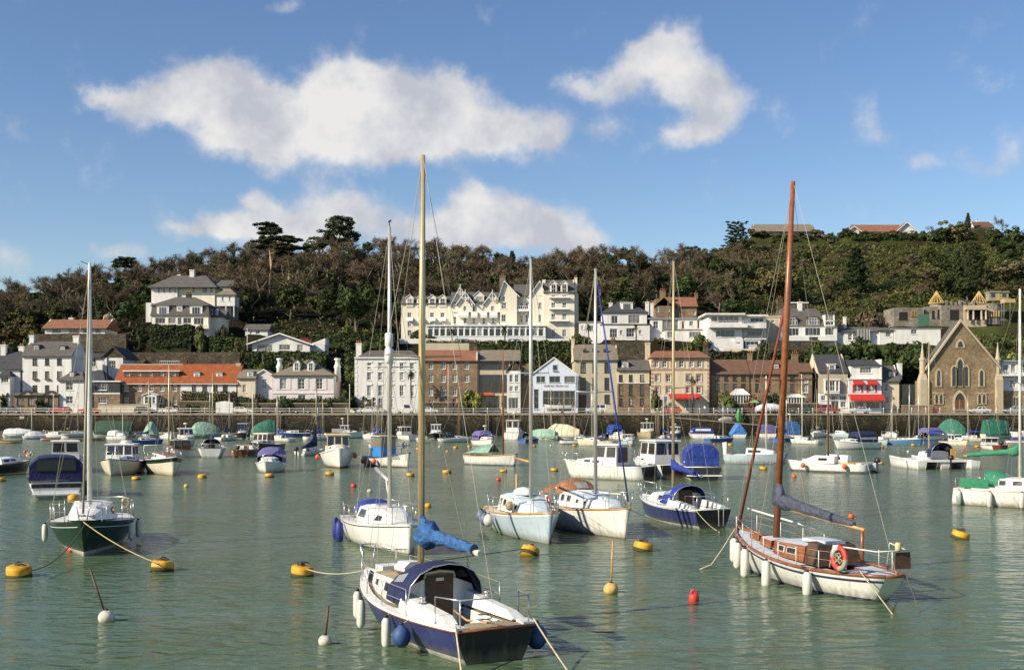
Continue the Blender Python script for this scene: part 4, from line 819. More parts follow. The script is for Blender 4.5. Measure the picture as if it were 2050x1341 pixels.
h.wall(1470, 1488, 678, M_white, [(1473,685,1482,691)], y0=-.6, y1=1.2, name='stair_wall'); h.wall(1492, 1522, 681, M_white, [(1494,683,1519,691,(3,1))], y0=.2, y1=3.2, name='conservatory_wall')
b = MB(); b.extrude([(h.x(1415,-2), -3), (h.x(1488,-2), -3), (h.x(1488,-2), h.z(690,-2)), (h.x(1452,-2), h.z(680,-2)), (h.x(1418,-2), h.z(684,-2))], 'y', -2, -1.6); b.build('garden_wall', M_white, h.root)
b = MB(); b.extrude([(h.x(1450,-4), -4), (h.x(1520,-4), -4), (h.x(1520,-4), h.z(698,-4)), (h.x(1450,-4), h.z(698,-4))], 'y', -4, -3.5); b.build('lower_wall', M_cream, h.root)

h = House('inn', 'white inn with long balcony and grey slate mansard with dormers and tall chimneys', 1534, 692, 287, 'inn')
h.wall(1534, 1562, 634, M_cream, [(1544,641,1551,647)], y0=2, y1=9, name='link_wall', pyb=692); h.flat(1533, 1563, 632.5, M_cream, 2, 9, .3, .15, 'link_roof')
h.wall(1562, 1676, 653, M_white, [(1572,657,1600,672,(4,1)),(1612,656,1643,672,(4,1)),(1652,657,1670,671,(3,1))], y0=0, y1=11); h.box('balcony', 1560, 1676, 673, 682, M_white, -1.8, -.01); h.box('balcony_grille', 1620, 1637, 674.5, 681, M_dframe, -1.84, -1.805)
b = MB(); X0, X1, z0, z1 = h.x(1563), h.x(1666), h.z(653), h.z(618, 4); b.loft([[(X0,-.2,z0),(X1,-.2,z0),(X1,11,z0),(X0,11,z0)], [(X0+1,3.5,z1),(X1-3,3.5,z1),(X1-3,9,z1),(X0+1,9,z1)]], smooth=False); b.build('roof', M_slate, h.root)
for (a, c) in ((1572, 1596), (1615, 1640)): h.dormer(a, c, 635, 652, .2, M_slate, M_slate, False, 3, (3, 2)); h.railing('balcony_railing', a, c, 641, 651, -.1, M_frame, 8)
h.wall(1651, 1671, 628, M_white, [(1653,630,1669,642,(3,2)),(1653,644,1669,651,(3,1))], y0=-.4, y1=3, pyb=653, down=.1, name='oriel'); h.flat(1650, 1672, 627, M_dslate, -.4, 3, .2, .15, 'oriel_roof')
h.wall(1575, 1612, 608, M_slate, [], y0=6, y1=10, pyb=625, down=.1, name='attic'); h.flat(1572, 1617, 605, M_frame, 6, 10, .25, .2, 'attic_roof'); h.chimney(1562, 597, 10, 6, M_rubble, 2, 5); h.chimney(1602, 604, 8, 3, M_white, 1, 4)
h = House('cottage_row', 'long low white cottages with grey roof and greenhouse glazing above the dark hedge', 1677, 692, 288, 'cottage')
h.wall(1677, 1760, 664, M_white, [(1682,659+6,1690,672),(1698,668,1706,681),(1708,668,1716,681),(1752,668,1756,678)], y1=8); h.roof_x(1675, 1768, 664, 656, M_slate, y1=8)
h.box('sunroom', 1717, 1742, 660, 682, M_cglass, -1.2, -.02)
for c in (1718, 1724, 1730, 1736, 1741): h.box('glazing_bar', c-.4, c+.4, 659, 682, M_frame, -1.26, -1.205)
h.wall(1760.5, 1788, 662, M_white, [(1773,658+6,1784,674,(3,2))], y0=-.5, y1=8, name='middle_wall'); h.roof_x(1759, 1790, 662, 657, M_slate, y0=-.5, y1=8, name='middle_roof'); h.chimney(1692, 634, 5, 3, M_white, 0, 7)
h.wall(1790, 1883, 658, M_white, [(1824,660,1836,669,(2,2))], y0=-.8, y1=8, name='right_wall'); h.flat(1789, 1884, 656.8, M_lead, -.8, 8, .2, .15, 'right_roof')

# half-built mansion on the hill
h = House('mansion', 'half-built stone mansion with bare timber pyramid roofs and arched openings', 1790, 655, 318, 'building')
M_shade = mat('interior_shade', (.02,.018,.015), .9)  # dark sheets that paint interior shade into the unglazed openings
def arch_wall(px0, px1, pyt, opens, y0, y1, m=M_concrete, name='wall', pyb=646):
    opens = [(*o[:4], (1, 1), M_shade) for o in opens]
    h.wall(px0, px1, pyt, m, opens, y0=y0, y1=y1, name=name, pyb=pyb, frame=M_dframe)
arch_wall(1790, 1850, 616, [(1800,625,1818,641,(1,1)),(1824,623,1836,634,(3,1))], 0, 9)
for c in range(4): h.box('window_frame', 1824+c*3.2, 1825.2+c*3.2, 622, 635, M_ochre, -.08, -.01)
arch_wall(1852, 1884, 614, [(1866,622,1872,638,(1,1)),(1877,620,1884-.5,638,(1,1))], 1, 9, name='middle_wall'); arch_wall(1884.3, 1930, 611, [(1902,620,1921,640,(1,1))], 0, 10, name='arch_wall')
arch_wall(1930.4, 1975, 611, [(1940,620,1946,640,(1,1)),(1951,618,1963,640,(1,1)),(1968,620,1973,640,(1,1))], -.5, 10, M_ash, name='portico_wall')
for c in (1938, 1949, 1965, 1974): MB().lathe([(.35,0),(.28,.15),(.28,2.6),(.36,2.75)], 10, c=(h.x(c,-1.5), -1.5, h.z(640,-1.5))).build('column', M_ash, h.root)
h.box('entablature', 1934, 1978, 616, 620, M_ash, -1.9, -.51)
b = MB(); b.lathe([(3.2,h.z(650)),(3.2,h.z(611)),(3.3,h.z(610)),(3.3,h.z(608))], 18, c=(h.x(1990), 2.5, 0), smooth=False); b.build('round_tower', M_concrete, h.root)
for c in range(5): h.box('window_frame', 1979+c*5, 1981+c*5, 622, 634, M_ochre, -1.0, -.75)
for c in (1875, 1960):
    xc, zb, zt = h.x(c, 4), h.z(607, 4), h.z(583, 4)
    for k in range(14):
        a = 2*math.pi*k/14; MB().tube([(xc+2.1*math.cos(a), 4+2.1*math.sin(a), zb), (xc, 4, zt)], .13, 4).build('rafter', M_ochre, h.root)
    MB().lathe([(2.2, 0), (2.2, .25)], 14, c=(xc, 4, zb-.3)).build('wall_plate', M_ochre, h.root); MB().lathe([(1.9,-3),(1.9,0)], 14, c=(xc, 4, zb-.25)).build('turret', M_concrete, h.root)
for k in range(9): h.box('merlon', 1894+k*9, 1898+k*9, 601+(k % 3)*2, 612, M_concrete, 2, 3)
h.box('timber_deck', 2012, 2033, 598, 606, M_ochre, 1, 4)
for c in (2005, 2010, 2022): 
    MB().tube([(h.x(c,-2), -2, h.z(655,-2)), (h.x(c,-2), -2, h.z(595,-2))], .06, 5).build('scaffold_pole', M_lead, h.root)
for c in (606, 622, 640): MB().tube([(h.x(2003,-2), -2, h.z(c,-2)), (h.x(2026,-2), -2, h.z(c,-2))], .06, 5).build('scaffold_pole', M_lead, h.root)
h.box('green_netting', 1838, 1860, 629, 654, mat('green_netting', (.06,.16,.11), .9), -2, -1.9)
t = thing('site_hut', 'small site hut with orange door and flat roof above the half-built mansion', 'hut', P(1980, 602, 330)); a = MB().box(0, 5.6, 0, 2.4, 0, 2.4).build('walls', mat('weathered_board', (.32,.27,.2), .8), t)
MB().box(-.2, 5.8, -.3, 2.6, 2.4, 2.65).build('roof', mat('green_grey_felt', (.30,.36,.32), .8), t); MB().box(2.1, 3.1, -.05, -.005, .1, 2.1).build('door', M_ochre, t)
for x in (.6, 3.8): MB().box(x, x+1.1, -.05, -.005, 1.0, 2.0).build('window', M_glass, t)
t = thing('spoil_heap', 'brown earth bank with planks below the half-built mansion', 'earth bank', P(1940, 668, 312)); b = MB(); rings = []
for k in range(13):
    q = k/12; hh = 3.2*math.sin(math.pi*q)**.6+RNG.uniform(-.2, .2); x = q*17; rings.append([(x, -3, -2), (x, -1.4, hh*.6-1.5), (x, .5, hh-1.5), (x, 3, hh-1.2), (x, 4, -2)])
b.loft(rings); b.build('earth', mat('bare_earth', (.22,.16,.10), .95, var=.3, scale=.8, bump=.2, bscale=2), t)
for k in range(9): x = 4+k*1.4; MB().tube([(x, -1.5, -.4+RNG.uniform(0,.6)), (x+RNG.uniform(1,2.4), .2, .8+RNG.uniform(0,1))], .07, 4).build('plank', M_ochre, t)

# houses on the crest
h = House('bungalow', 'long grey bungalow with pale roof on the crest beside the dark cypress', 1515, 474, 424)
h.wall(1517, 1628, 462, M_tan, [(1560,463,1570,470,(2,1)),(1596,460+3,1612,470,(3,1)),(1536,464,1546,470,(2,1))], y1=9); h.roof_x(1513, 1630, 462, 450, M_bslate, y1=9, ov=.8, gable_mat=M_tan)
h = House('bungalow', 'white bungalow with red-brown roof and two white gables on the crest', 1696, 474, 424)
h.wall(1718, 1800, 463, M_white, grid_w([(1724,1732),(1742,1750),(1762,1776)], [(464.5,471)], (2,1)), y1=9); h.roof_x(1712, 1806, 463, 451, M_redtile, y1=9, ov=.6)
for (a, c, pk) in ((1698, 1720, 454), (1797, 1832, 446)):
    h.wall(a, c, 464, M_white, [(int((a+c)/2)-4, 465, int((a+c)/2)+4, 471, (2,1))], y0=-2, y1=9, name='gable_wing_wall'); h.roof_y(a-2, c+2, 463, pk, M_redtile, y0=-2, y1=9, ov=.7, wall_mat=M_white, barge=M_frame, name='gable_wing_roof')
h = House('cottage', 'small brown-roofed white cottage among shrubs at the far end of the crest', 1952, 462, 426)
h.wall(1954, 1986, 455, M_white, [(1962,456,1968,461)], y1=8); h.roof_x(1952, 1990, 455, 445, M_brtile, y1=8, gable_mat=M_white); h.chimney(1958, 441, 5, 4, M_white, 1, 3)
h = House('summerhouse', 'tiny pale blue summerhouse with pyramid roof in the wood above the grand hotel', 1091, 548, 372, 'summerhouse')
b = MB(); x1 = h.x(1102); b.box(0, x1, 0, 1.8, 0, 1.4).build('walls', M_blue, h.root); MB().lathe([(1.6, 1.4), (.05, 2.7)], 4, c=(x1/2, .9, 0), smooth=False).build('roof', M_lead, h.root)
h = House('cottage', 'pale gable end of a cottage half hidden in trees above the grand hotel', 928, 528, 400)
h.wall(930, 948, 526, M_cream, [(936,527,941,533)], y1=6, pyb=540); h.roof_y(928, 950, 526, 515, M_slate, y1=6, wall_mat=M_cream)

# retaining walls and hedgerow walls between the two rows
for (lab, a, c, pyt, pyb, Y) in (('pale concrete retaining wall with hedge on top behind granite house', 850, 945, 687, 706, 266), ('dark stone retaining wall behind the cream houses', 1232, 1300, 684, 735, 262), ('tall dark stone retaining wall under the inn', 1540, 1660, 686, 730, 272),
                                 ('old stone retaining wall behind the orange roof', 245, 480, 705, 745, 262)):
    t = thing('retaining_wall', lab, 'wall', P(a, pyb, Y)); MB().box(0, (c-a)*Y/F, 0, 1.2, -3, (pyb-pyt)*Y/F).build('masonry', M_rubble if 'pale' not in lab else M_tan, t)
# ------------------------------------------------------------------ vegetation
def leafm(n, c, h=None, rnd=.25): return mat(n, c, .75, var=.45, scale=.5, hue=h, rnd=rnd, spec=.2, detail=3)
L_dark = leafm('dark_evergreen_leaf', (.022,.035,.011), (.034,.049,.015)); L_mid = leafm('green_leaf', (.042,.064,.016), (.070,.094,.023)); L_olive = leafm('olive_leaf', (.085,.082,.024), (.12,.115,.035))
L_brown = leafm('brown_scrub_twig', (.062,.049,.025), (.098,.077,.040)); L_pine = leafm('pine_needle', (.018,.030,.012), (.030,.044,.016)); L_twig = leafm('bare_twig', (.092,.072,.043), (.142,.112,.068))
L_rust = leafm('rusty_leaf', (.17,.065,.02), (.22,.09,.03)); L_pale = leafm('pale_blossom', (.42,.30,.18), (.55,.42,.28)); L_bright = leafm('fresh_leaf', (.12,.15,.035), (.17,.19,.05))
BARK = mat('bark', (.13,.107,.077), .9, var=.3, scale=1.5); PBARK = mat('pale_pine_bark', (.34,.25,.165), .9, var=.3, scale=1.2)

def cards(g, ctr, size, up=0.0, nrm=None, loose=.75):
    """leaf cards; those of a clump face roughly outwards so that the crown shades as a volume"""
    n = len(ctr)
    if ctr.shape[1] == 6: nrm = ctr[:, 3:]/(np.linalg.norm(ctr[:, 3:], axis=1)[:, None]+1e-9); ctr = ctr[:, :3]; c0 = ctr-ctr.mean(axis=0); nrm = nrm+(.6*c0/(np.linalg.norm(c0, axis=1)[:, None]+1e-9) if n < 20000 else 0)
    if nrm is None: nrm = ctr-ctr.mean(axis=0)
    nr = nrm/(np.linalg.norm(nrm, axis=1)[:, None]+1e-9)+loose*g.normal(size=(n, 3))*.6+np.array([0, 0, .15+up]); a = np.cross(nr, g.normal(size=(n, 3))); a /= np.linalg.norm(a, axis=1)[:, None]+1e-9; b = np.cross(nr, a); b /= np.linalg.norm(b, axis=1)[:, None]+1e-9
    s = size*g.uniform(.55, 1.25, size=(n, 1)); t = s*g.uniform(.45, .9, size=(n, 1))
    return np.stack([ctr-a*s-b*t*.4, ctr+b*t*.9-a*s*.1, ctr+a*s+b*t*.2, ctr-b*t*.8+a*s*.1], axis=1)
def blob_pts(g, clumps, per, flat=.75):
    out = []
    for (x, y, z, r) in clumps:
        p = g.normal(size=(per, 3)); p /= np.linalg.norm(p, axis=1)[:, None]; p *= (g.uniform(.35, 1.0, size=(per, 1))**.6)*r; p[:, 2] *= flat; out.append(np.concatenate([p+np.array([x, y, z]), p], axis=1))
    return np.concatenate(out)
def trunk_mesh(g, h, r, limbs, bark, lean=0.0, start=.35, spread=2.5):
    b = MB(); pts = []; 
    for k in range(6): t = k/5; pts.append((lean*h*t+g.normal()*.08*h*.1, g.normal()*.08*h*.1, h*t))
    b.tube(pts, [r*(1-.75*k/5) for k in range(6)], 6)
    for k in range(limbs):
        t = start+(1-start)*(k+.5)/limbs; a = k*2.4+g.uniform(-.4, .4); p0 = Vector(pts[min(5, int(t*5))]); l = spread*g.uniform(.6, 1.1)
        p1 = p0+Vector((math.cos(a)*l*.5, math.sin(a)*l*.5, l*.25)); p2 = p0+Vector((math.cos(a)*l, math.sin(a)*l, l*.65)); b.tube([p0, p1, p2], [r*.4*(1-t*.5), r*.25*(1-t*.4), r*.08], 5)
    return b.mesh('trunk', bark)
def crown_ellipsoid(g, n, rx, rz, zc, r0, r1, hollow=.45):
    cl = []
    for k in range(n):
        p = g.normal(size=3); p /= np.linalg.norm(p); q = g.uniform(hollow, 1.0); cl.append((p[0]*rx*q, p[1]*rx*q, zc+p[2]*rz*q*(1 if p[2] > 0 else .7), g.uniform(r0, r1)))
    return cl
def mesh_of(o):
    me = o.data; bpy.data.objects.remove(o); return me
def evergreen(seed, m, m2, rx=3.2, rz=3.0, zc=5.6, n=26, per=80, size=.33):
    g = np.random.default_rng(seed); q = cards(g, blob_pts(g, crown_ellipsoid(g, n, rx, rz, zc, .7, 1.35), per), size)
    return trunk_mesh(g, zc, .28, 7, BARK), mesh_of(quads_object('crown', q, [m, m2], g.random(len(q)) < .35))
def bare(seed, H=10.0, ivy=False):
    """leafless tree: forked limbs and a haze of twigs"""
    g = np.random.default_rng(seed); b = MB(); tw = []
    def grow(p, d, l, r, lev):
        p = Vector(p); d = Vector(d).normalized(); mid = p+d*l*.5+Vector(g.normal(size=3))*l*.06; end = p+d*l+Vector(g.normal(size=3))*l*.08
        b.tube([p, mid, end], [r, r*.85, r*.68], 5 if lev < 2 else 3, cap=False)
        if lev >= 3:
            for k in range(15):
                t = g.uniform(.1, 1.1); q = p+(end-p)*t; dd = (d*.5+Vector(g.normal(size=3))*.75+Vector((0, 0, .2))).normalized(); ll = l*g.uniform(.4, 1.0); e = q+dd*ll; w = dd.cross(Vector(g.normal(size=3))).normalized()*.042
                tw.append([q-w, q+w, e+w*.3, e-w*.3])
                for j in range(2):
                    q2 = q+(e-q)*g.uniform(.3, .9); d2 = (dd+Vector(g.normal(size=3))*.7).normalized(); e2 = q2+d2*ll*.5; w2 = w*.7; tw.append([q2-w2, q2+w2, e2+w2*.3, e2-w2*.3])
            return
        for k in range(3 if lev else 4):
            a = g.normal(size=3)*(.55 if lev else .5); dd = d+Vector((a[0], a[1], a[2]*.4))+Vector((0, 0, .12)); grow(end-(end-p)*g.uniform(0, .35), dd, l*g.uniform(.6, .82), r*.6, lev+1)
    grow((0,0,0), (g.normal()*.06, g.normal()*.06, 1), H*.34, H*.022, 0)
    tm = b.mesh('trunk', BARK, fix=False)
    q = np.array([[tuple(v) for v in t] for t in tw])
    if ivy:
        iv = cards(g, blob_pts(g, [(g.normal()*.25, g.normal()*.25, z, .55) for z in np.linspace(.5, H*.55, 12)], 60), .22); return tm, mesh_of(quads_object('crown', np.concatenate([q, iv]), [L_twig, L_dark], np.concatenate([np.zeros(len(q)), np.ones(len(iv))])))
    return tm, mesh_of(quads_object('crown', q, [L_twig]))
def pine_flat(seed, H=24.0, crown0=.68, rad=5.5, plates=9, bark=PBARK):
    g = np.random.default_rng(seed); b = MB(); pts = [(g.normal()*.25*k/6, g.normal()*.2*k/6, H*.97*k/6) for k in range(7)]; b.tube(pts, [.45-.05*k for k in range(7)], 8); cl = []
    for k in range(plates):
        t = crown0+(1-crown0)*k/(plates-1); a = k*2.1+g.uniform(-.5, .5); l = rad*(1-.55*(t-crown0)/(1-crown0))*g.uniform(.45, 1); z = H*t
        e = Vector((math.cos(a)*l, math.sin(a)*l, z)); b.tube([(0, 0, z-l*.35), (e.x*.5, e.y*.5, z-l*.12), e], [.16, .12, .04], 5)
        for j in range(14): rr = g.uniform(0, 1)**.5*rad*.46; an = g.uniform(0, 6.28); cl.append((e.x*.8+rr*math.cos(an), e.y*.8+rr*math.sin(an), z+g.uniform(-.1, .5), g.uniform(.7, 1.15)))
    q = cards(g, blob_pts(g, cl, 60, .4), .32, .3)
    return b.mesh('trunk', bark), mesh_of(quads_object('crown', q, [L_pine, L_dark], g.random(len(q)) < .25))
def pine_round(seed, H=16.0, rx=7.5):
    g = np.random.default_rng(seed); b = MB(); b.tube([(0,0,0), (.2,0,H*.35), (0,.2,H*.7)], [.6,.45,.25], 8); cl = []
    for k in range(120):
        a = g.uniform(0, 6.28); t = g.uniform(0, 1); z = H*(.34+.62*t); r = rx*math.sqrt(max(.05, 1-((t-.25)/.82)**2))*g.uniform(.35, 1)
        cl.append((r*math.cos(a), r*math.sin(a), z, g.uniform(1.0, 1.7)))
        if k % 8 == 0: b.tube([(0, 0, z*.75), (r*.6*math.cos(a), r*.6*math.sin(a), z-.5), (r*math.cos(a), r*math.sin(a), z)], [.2, .12, .05], 5)
    q = cards(g, blob_pts(g, cl, 75, .42), .36, .2)
    return b.mesh('trunk', BARK), mesh_of(quads_object('crown', q, [L_pine, L_dark], g.random(len(q)) < .2))
def cone_tree(seed, H=16.0, rx=5.5, tip=.12):
    g = np.random.default_rng(seed); b = MB(); b.tube([(0,0,0), (0,0,H*.95)], [.4,.06], 7); cl = []
    for k in range(130):
        t = (k+.5)/130; z = H*(.06+.92*t); r = rx*(1-t*(1-tip))*g.uniform(.35, 1)*(1+.25*math.sin(k*.9)); a = k*2.4; cl.append((r*math.cos(a), r*math.sin(a), z-r*.12, g.uniform(.9, 1.6)*(1-.4*t)))
    q = cards(g, blob_pts(g, cl, 62, .5), .34, .2)
    return b.mesh('trunk', BARK), mesh_of(quads_object('crown', q, [L_pine, L_dark], g.random(len(q)) < .4))
def bush(seed, m, m2, rx=1.6, rz=1.3, n=16, per=70, size=.2):
    g = np.random.default_rng(seed); cl = [(x, y, max(.3, z), r) for (x, y, z, r) in crown_ellipsoid(g, n, rx, rz, rz*.75, .4, .75, .2)]; q = cards(g, blob_pts(g, cl, per), size)
    b = MB()
    for k in range(5): a = k*1.3; b.tube([(0,0,-.2), (math.cos(a)*rx*.5, math.sin(a)*rx*.5, rz*.9)], [.06,.02], 4)
    return b.mesh('stem', BARK), mesh_of(quads_object('foliage', q, [m, m2], g.random(len(q)) < .4))
PR = {}
for k in range(4): PR['bare%d' % k] = bare(40+k, ivy=(k % 2 == 0))
for k in range(3): PR['ever%d' % k] = evergreen(60+k, L_dark, L_mid, rx=3.1+.3*k)
PR['olive'] = evergreen(71, L_olive, L_brown, rx=3.6, rz=3.0, zc=4.4); PR['green'] = evergreen(72, L_mid, L_olive); PR['brown'] = evergreen(73, L_brown, L_twig, rx=3.0, rz=2.8, zc=4.6, per=60, size=.3)
PR['pineA'] = pine_flat(81); PR['pineB'] = pine_flat(82, 22, .74, 4.5, 7); PR['pineR'] = pine_round(83); PR['cone'] = cone_tree(84); PR['cypress'] = cone_tree(85, 21, 5.2, .62); PR['umbrella'] = pine_flat(86, 9, .62, 5.0, 9, BARK)
for k, (a, b_) in enumerate(((L_dark, L_mid), (L_mid, L_olive), (L_olive, L_brown), (L_brown, L_twig), (L_rust, L_brown), (L_bright, L_mid), (L_pale, L_pale))): PR['bush%d' % k] = bush(90+k, a, b_)

def plant(key, name, label, cat, X, Y, z, sc, group=None, rz=None, sxy=None):
    t = thing(name, label, cat, (X, Y, z), RNG.uniform(0, 6.28) if rz is None else rz, group); t.scale = ((sxy or sc), (sxy or sc), sc)
    a, c = PR[key]; link('trunk' if 'bush' not in key else 'stem', a, t); link('crown' if 'bush' not in key else 'foliage', c, t); return t
def at(px, Y): X = (px-CX)*Y/F; return X, Y, ground(X, Y)
SKY = [(-300,600),(0,588),(60,562),(130,548),(220,542),(300,533),(400,503),(480,487),(560,480),(640,480),(700,482),(800,482),(860,480),(950,497),(1050,513),(1120,502),(1250,502),(1340,502),(1440,503),(1480,480),(1520,484),(1850,474),(1880,455),(1940,448),(2050,445),(2400,440)]
def sky_row(px): return float(np.interp(px, [s[0] for s in SKY], [s[1] for s in SKY]))
def blocked(px, Y):
    for (a, b_, pb, y0, y1) in PLATS:
        if a-12 <= px <= b_+12 and y0-6 <= Y <= y1+2: return True
    return False
# special trees
def special(key, px, Y, pyt, wpx, H0, W0, name, label, pyb=None):
    X, Y, z = at(px, Y); zt = CH+(HY-pyt)*Y/F; H = zt-z; sc = H/H0; w = wpx*Y/F/W0; return plant(key, name, label, 'tree', X, Y, z-.2, sc, None, None, w)
special('pineA', 541, 348, 446, 105, 24.6, 12.5, 'pine_tree', 'tall flat-topped pine with long pale bare trunk standing above the wood')
special('pineB', 578, 350, 470, 84, 22.6, 10.5, 'pine_tree', 'second tall pine with leaning pale trunk and drooping flat crown beside the flat-topped pine')
special('pineR', 679, 404, 430, 92, 16.0, 16.5, 'pine_tree', 'big dark rounded pine rising highest above the wooded ridge')
special('umbrella', 250, 424, 514, 66, 9.4, 11.5, 'pine_tree', 'small dark umbrella pine on the skyline left of the white villa')
special('cypress', 1474, 404, 440, 62, 21, 11.5, 'cypress_tree', 'tall dark ragged cypress on the crest beside the long grey bungalow')
special('cone', 1713, 352, 492, 86, 16.3, 12.5, 'conifer_tree', 'broad dark conifer in the middle of the grassy slope')
special('cone', 1915, 350, 500, 64, 16.3, 12.5, 'conifer_tree', 'dark conifer standing just above the half-built mansion')
special('cypress', 1948, 362, 482, 56, 21, 11.5, 'conifer_tree', 'tall dark evergreen behind the conifer above the half-built mansion')
special('cone', 1938, 424, 424, 24, 16.3, 12.5, 'conifer_tree', 'small dark pointed conifer on the crest near the brown-roofed cottage')
special('cone', 1025, 415, 500, 34, 16.3, 12.5, 'conifer_tree', 'dark pointed conifer on the ridge above the grand hotel')
special('cone', 1385, 412, 492, 22, 16.3, 12.5, 'conifer_tree', 'thin dark spruce tip on the ridge above the granite house')
special('olive', 1556, 338, 514, 120, 8.0, 8.6, 'broadleaf_tree', 'large rounded olive-brown tree behind the inn')
special('brown', 2035, 352, 512, 100, 8.0, 7.6, 'broadleaf_tree', 'large rounded russet-brown tree at the upper right of the mansion')
special('olive', 1900, 418, 436, 62, 8.0, 8.6, 'broadleaf_tree', 'rounded brown-green tree on the crest left of the small conifer')
special('bare1', 2006, 424, 424, 34, 10, 8, 'bare_tree', 'thin leafless tree alone on the crest beyond the brown-roofed cottage')
special('bare3', 1352, 418, 484, 50, 10, 8, 'bare_tree', 'stag-headed dead tree with two bare arms on the ridge')
special('bush6', 208, 296, 618, 54, 2.4, 3.6, 'flowering_tree', 'pale buff flowering tree behind the red-roofed bungalow')
special('ever1', 712, 300, 565, 80, 8.8, 7.6, 'broadleaf_tree', 'twiggy broad tree on the dark bank left of the grand hotel')
for k in range(30):
    px = 1492+k*12.5+RNG.uniform(-4, 4); X, Y, z = at(px, RNG.uniform(417.5, 420.5)); hh = RNG.uniform(1.3, 2.6) if (1515 < px < 1640 or 1695 < px < 1845) else RNG.uniform(2.5, 5.0)
    plant('bush%d' % RNG.choice((0, 0, 1, 2, 3)), 'shrub', 'rounded shrub of the hedge line along the crest before the bungalows', 'shrub', X, Y, z-.2, hh/2.45, 'crest hedge shrubs', None, RNG.uniform(1.2, 1.8))
# the wood: bare and evergreen trees
placed = []
ZN = [(60,'above the end cottage'),(260,'behind the red-roofed bungalow'),(480,'behind the white villa'),(620,'around the tall pale-trunked pines'),(740,'round the big rounded pine'),(900,'behind the left wing of the grand hotel'),(1040,'behind the middle of the grand hotel'),(1170,'behind the right wing of the grand hotel'),(1300,'behind the white hipped house'),(1410,'behind the granite house'),(1600,'below the long grey bungalow'),(1720,'below the white crest bungalow'),(1860,'right of the broad conifer'),(5000,'above the half-built mansion')]
def zone(px, Y): return ('on the skyline ' if Y > 398 else 'halfway up the hill ' if Y > 350 else 'low on the hill ')+next(z for a, z in ZN if px < a)
def scatter(n, pxr, Yr, kinds, hr, lab, grp, name, tries=40):
    made = 0
    for k in range(n*tries):
        if made >= n: break
        px = RNG.uniform(*pxr); Y = RNG.uniform(*Yr)
        if blocked(px, Y): continue
        X = (px-CX)*Y/F
        if any((X-a)**2+(Y-b_)**2 < mn for (a, b_, mn) in placed): continue
        z = ground(X, Y); yg = HY-(z-CH)*F/Y; lim = (yg-(sky_row(px)+RNG.uniform(-12, 9)))*Y/F
        H = min(RNG.uniform(*hr), lim)
        if 1495 < px < 1850 and Y > 405: H = min(H, 2.2)
        if H < 3.2: continue
        if any(a-25 < px < b_+25 and Y > y1 and 0 < Y-y1 < 4 for (a, b_, pb, y0, y1) in PLATS): continue
        # do not hide a house standing behind
        bad = False
        for (a, b_, pb, y0, y1) in PLATS:
            if a-14 < px < b_+14 and Y < y0:
                if yg-H*F/Y < pb-6: bad = True
        if bad: continue
        key = RNG.choice(kinds); base = 8.0 if 'bare' in key else 8.6
        plant(key, name, lab+' '+zone(px, Y), 'tree', X, Y, z-.2, H/base, grp, None, H/base*RNG.uniform(1.0, 1.35)); placed.append((X, Y, 7.0 if Y < 345 else 10)); made += 1
    return made
WG = 'trees of the hillside wood'
scatter(160, (-120, 1490), (380, 428), ['bare0','bare1','bare2','bare3'], (6, 12), 'leafless brown tree', WG, 'bare_tree')
scatter(130, (-120, 1490), (312, 385), ['bare0','bare1','bare2','bare3'], (8, 13), 'leafless brown tree', WG, 'bare_tree')
scatter(26, (-160, 1480), (385, 428), ['ever0','ever1','ever2'], (5, 9), 'dark evergreen tree', WG, 'evergreen_tree')
scatter(75, (-160, 1480), (310, 390), ['ever0','ever1','ever2','green'], (5, 10), 'dark evergreen tree', WG, 'evergreen_tree')
scatter(34, (-160, 320), (300, 425), ['ever0','ever1','ever2','olive'], (5, 8), 'dark evergreen tree', WG, 'evergreen_tree')
scatter(40, (1860, 2200), (335, 428), ['ever0','ever1','ever2','olive','brown'], (5, 8), 'round bushy tree', 'bushy trees of the right slope', 'evergreen_tree')
scatter(46, (1480, 1880), (328, 418), ['brown','olive','green','bare1','bare2'], (3.3, 5.5), 'low rounded scrub tree', 'scrub trees of the open slope', 'scrub_tree')
# undergrowth over the whole hillside
g = np.random.default_rng(5); groups = {0: [], 1: [], 2: [], 3: []}
for k in range(12500):
    px = g.uniform(-250, 2300); Y = 250+180*g.random()**.8 if k < 6000 else 256+50*g.random()
    if k >= 9000: px = g.uniform(1440, 2300); Y = g.uniform(318, 428)
    if blocked(px, Y): continue
    if Y < 258 and g.random() < .6: continue
    X = (px-CX)*Y/F; z = ground(X, Y); r = g.uniform(.6, 1.6)
    bad = False
    for (a, b_, pb, y0, y1) in PLATS:
        if a-6 < px < b_+6 and y0-10 < Y < y0: r = min(r, .8)
    m = g.choice(4, p=[.56,.12,.06,.26] if px < 1480 else [.2,.3,.26,.24]); groups[int(m)].append((X, Y, z+r*.3, r))
qs = []; ms = []
for m, cl in groups.items():
    q = cards(g, blob_pts(g, cl, 26, .8), .34); qs.append(q); ms.append(np.full(len(q), m))
tag(quads_object('undergrowth', np.concatenate(qs), [L_dark, L_mid, L_olive, L_brown], np.concatenate(ms)), 'tangled scrub, ivy and bramble covering the hillside', 'undergrowth', kind='stuff')

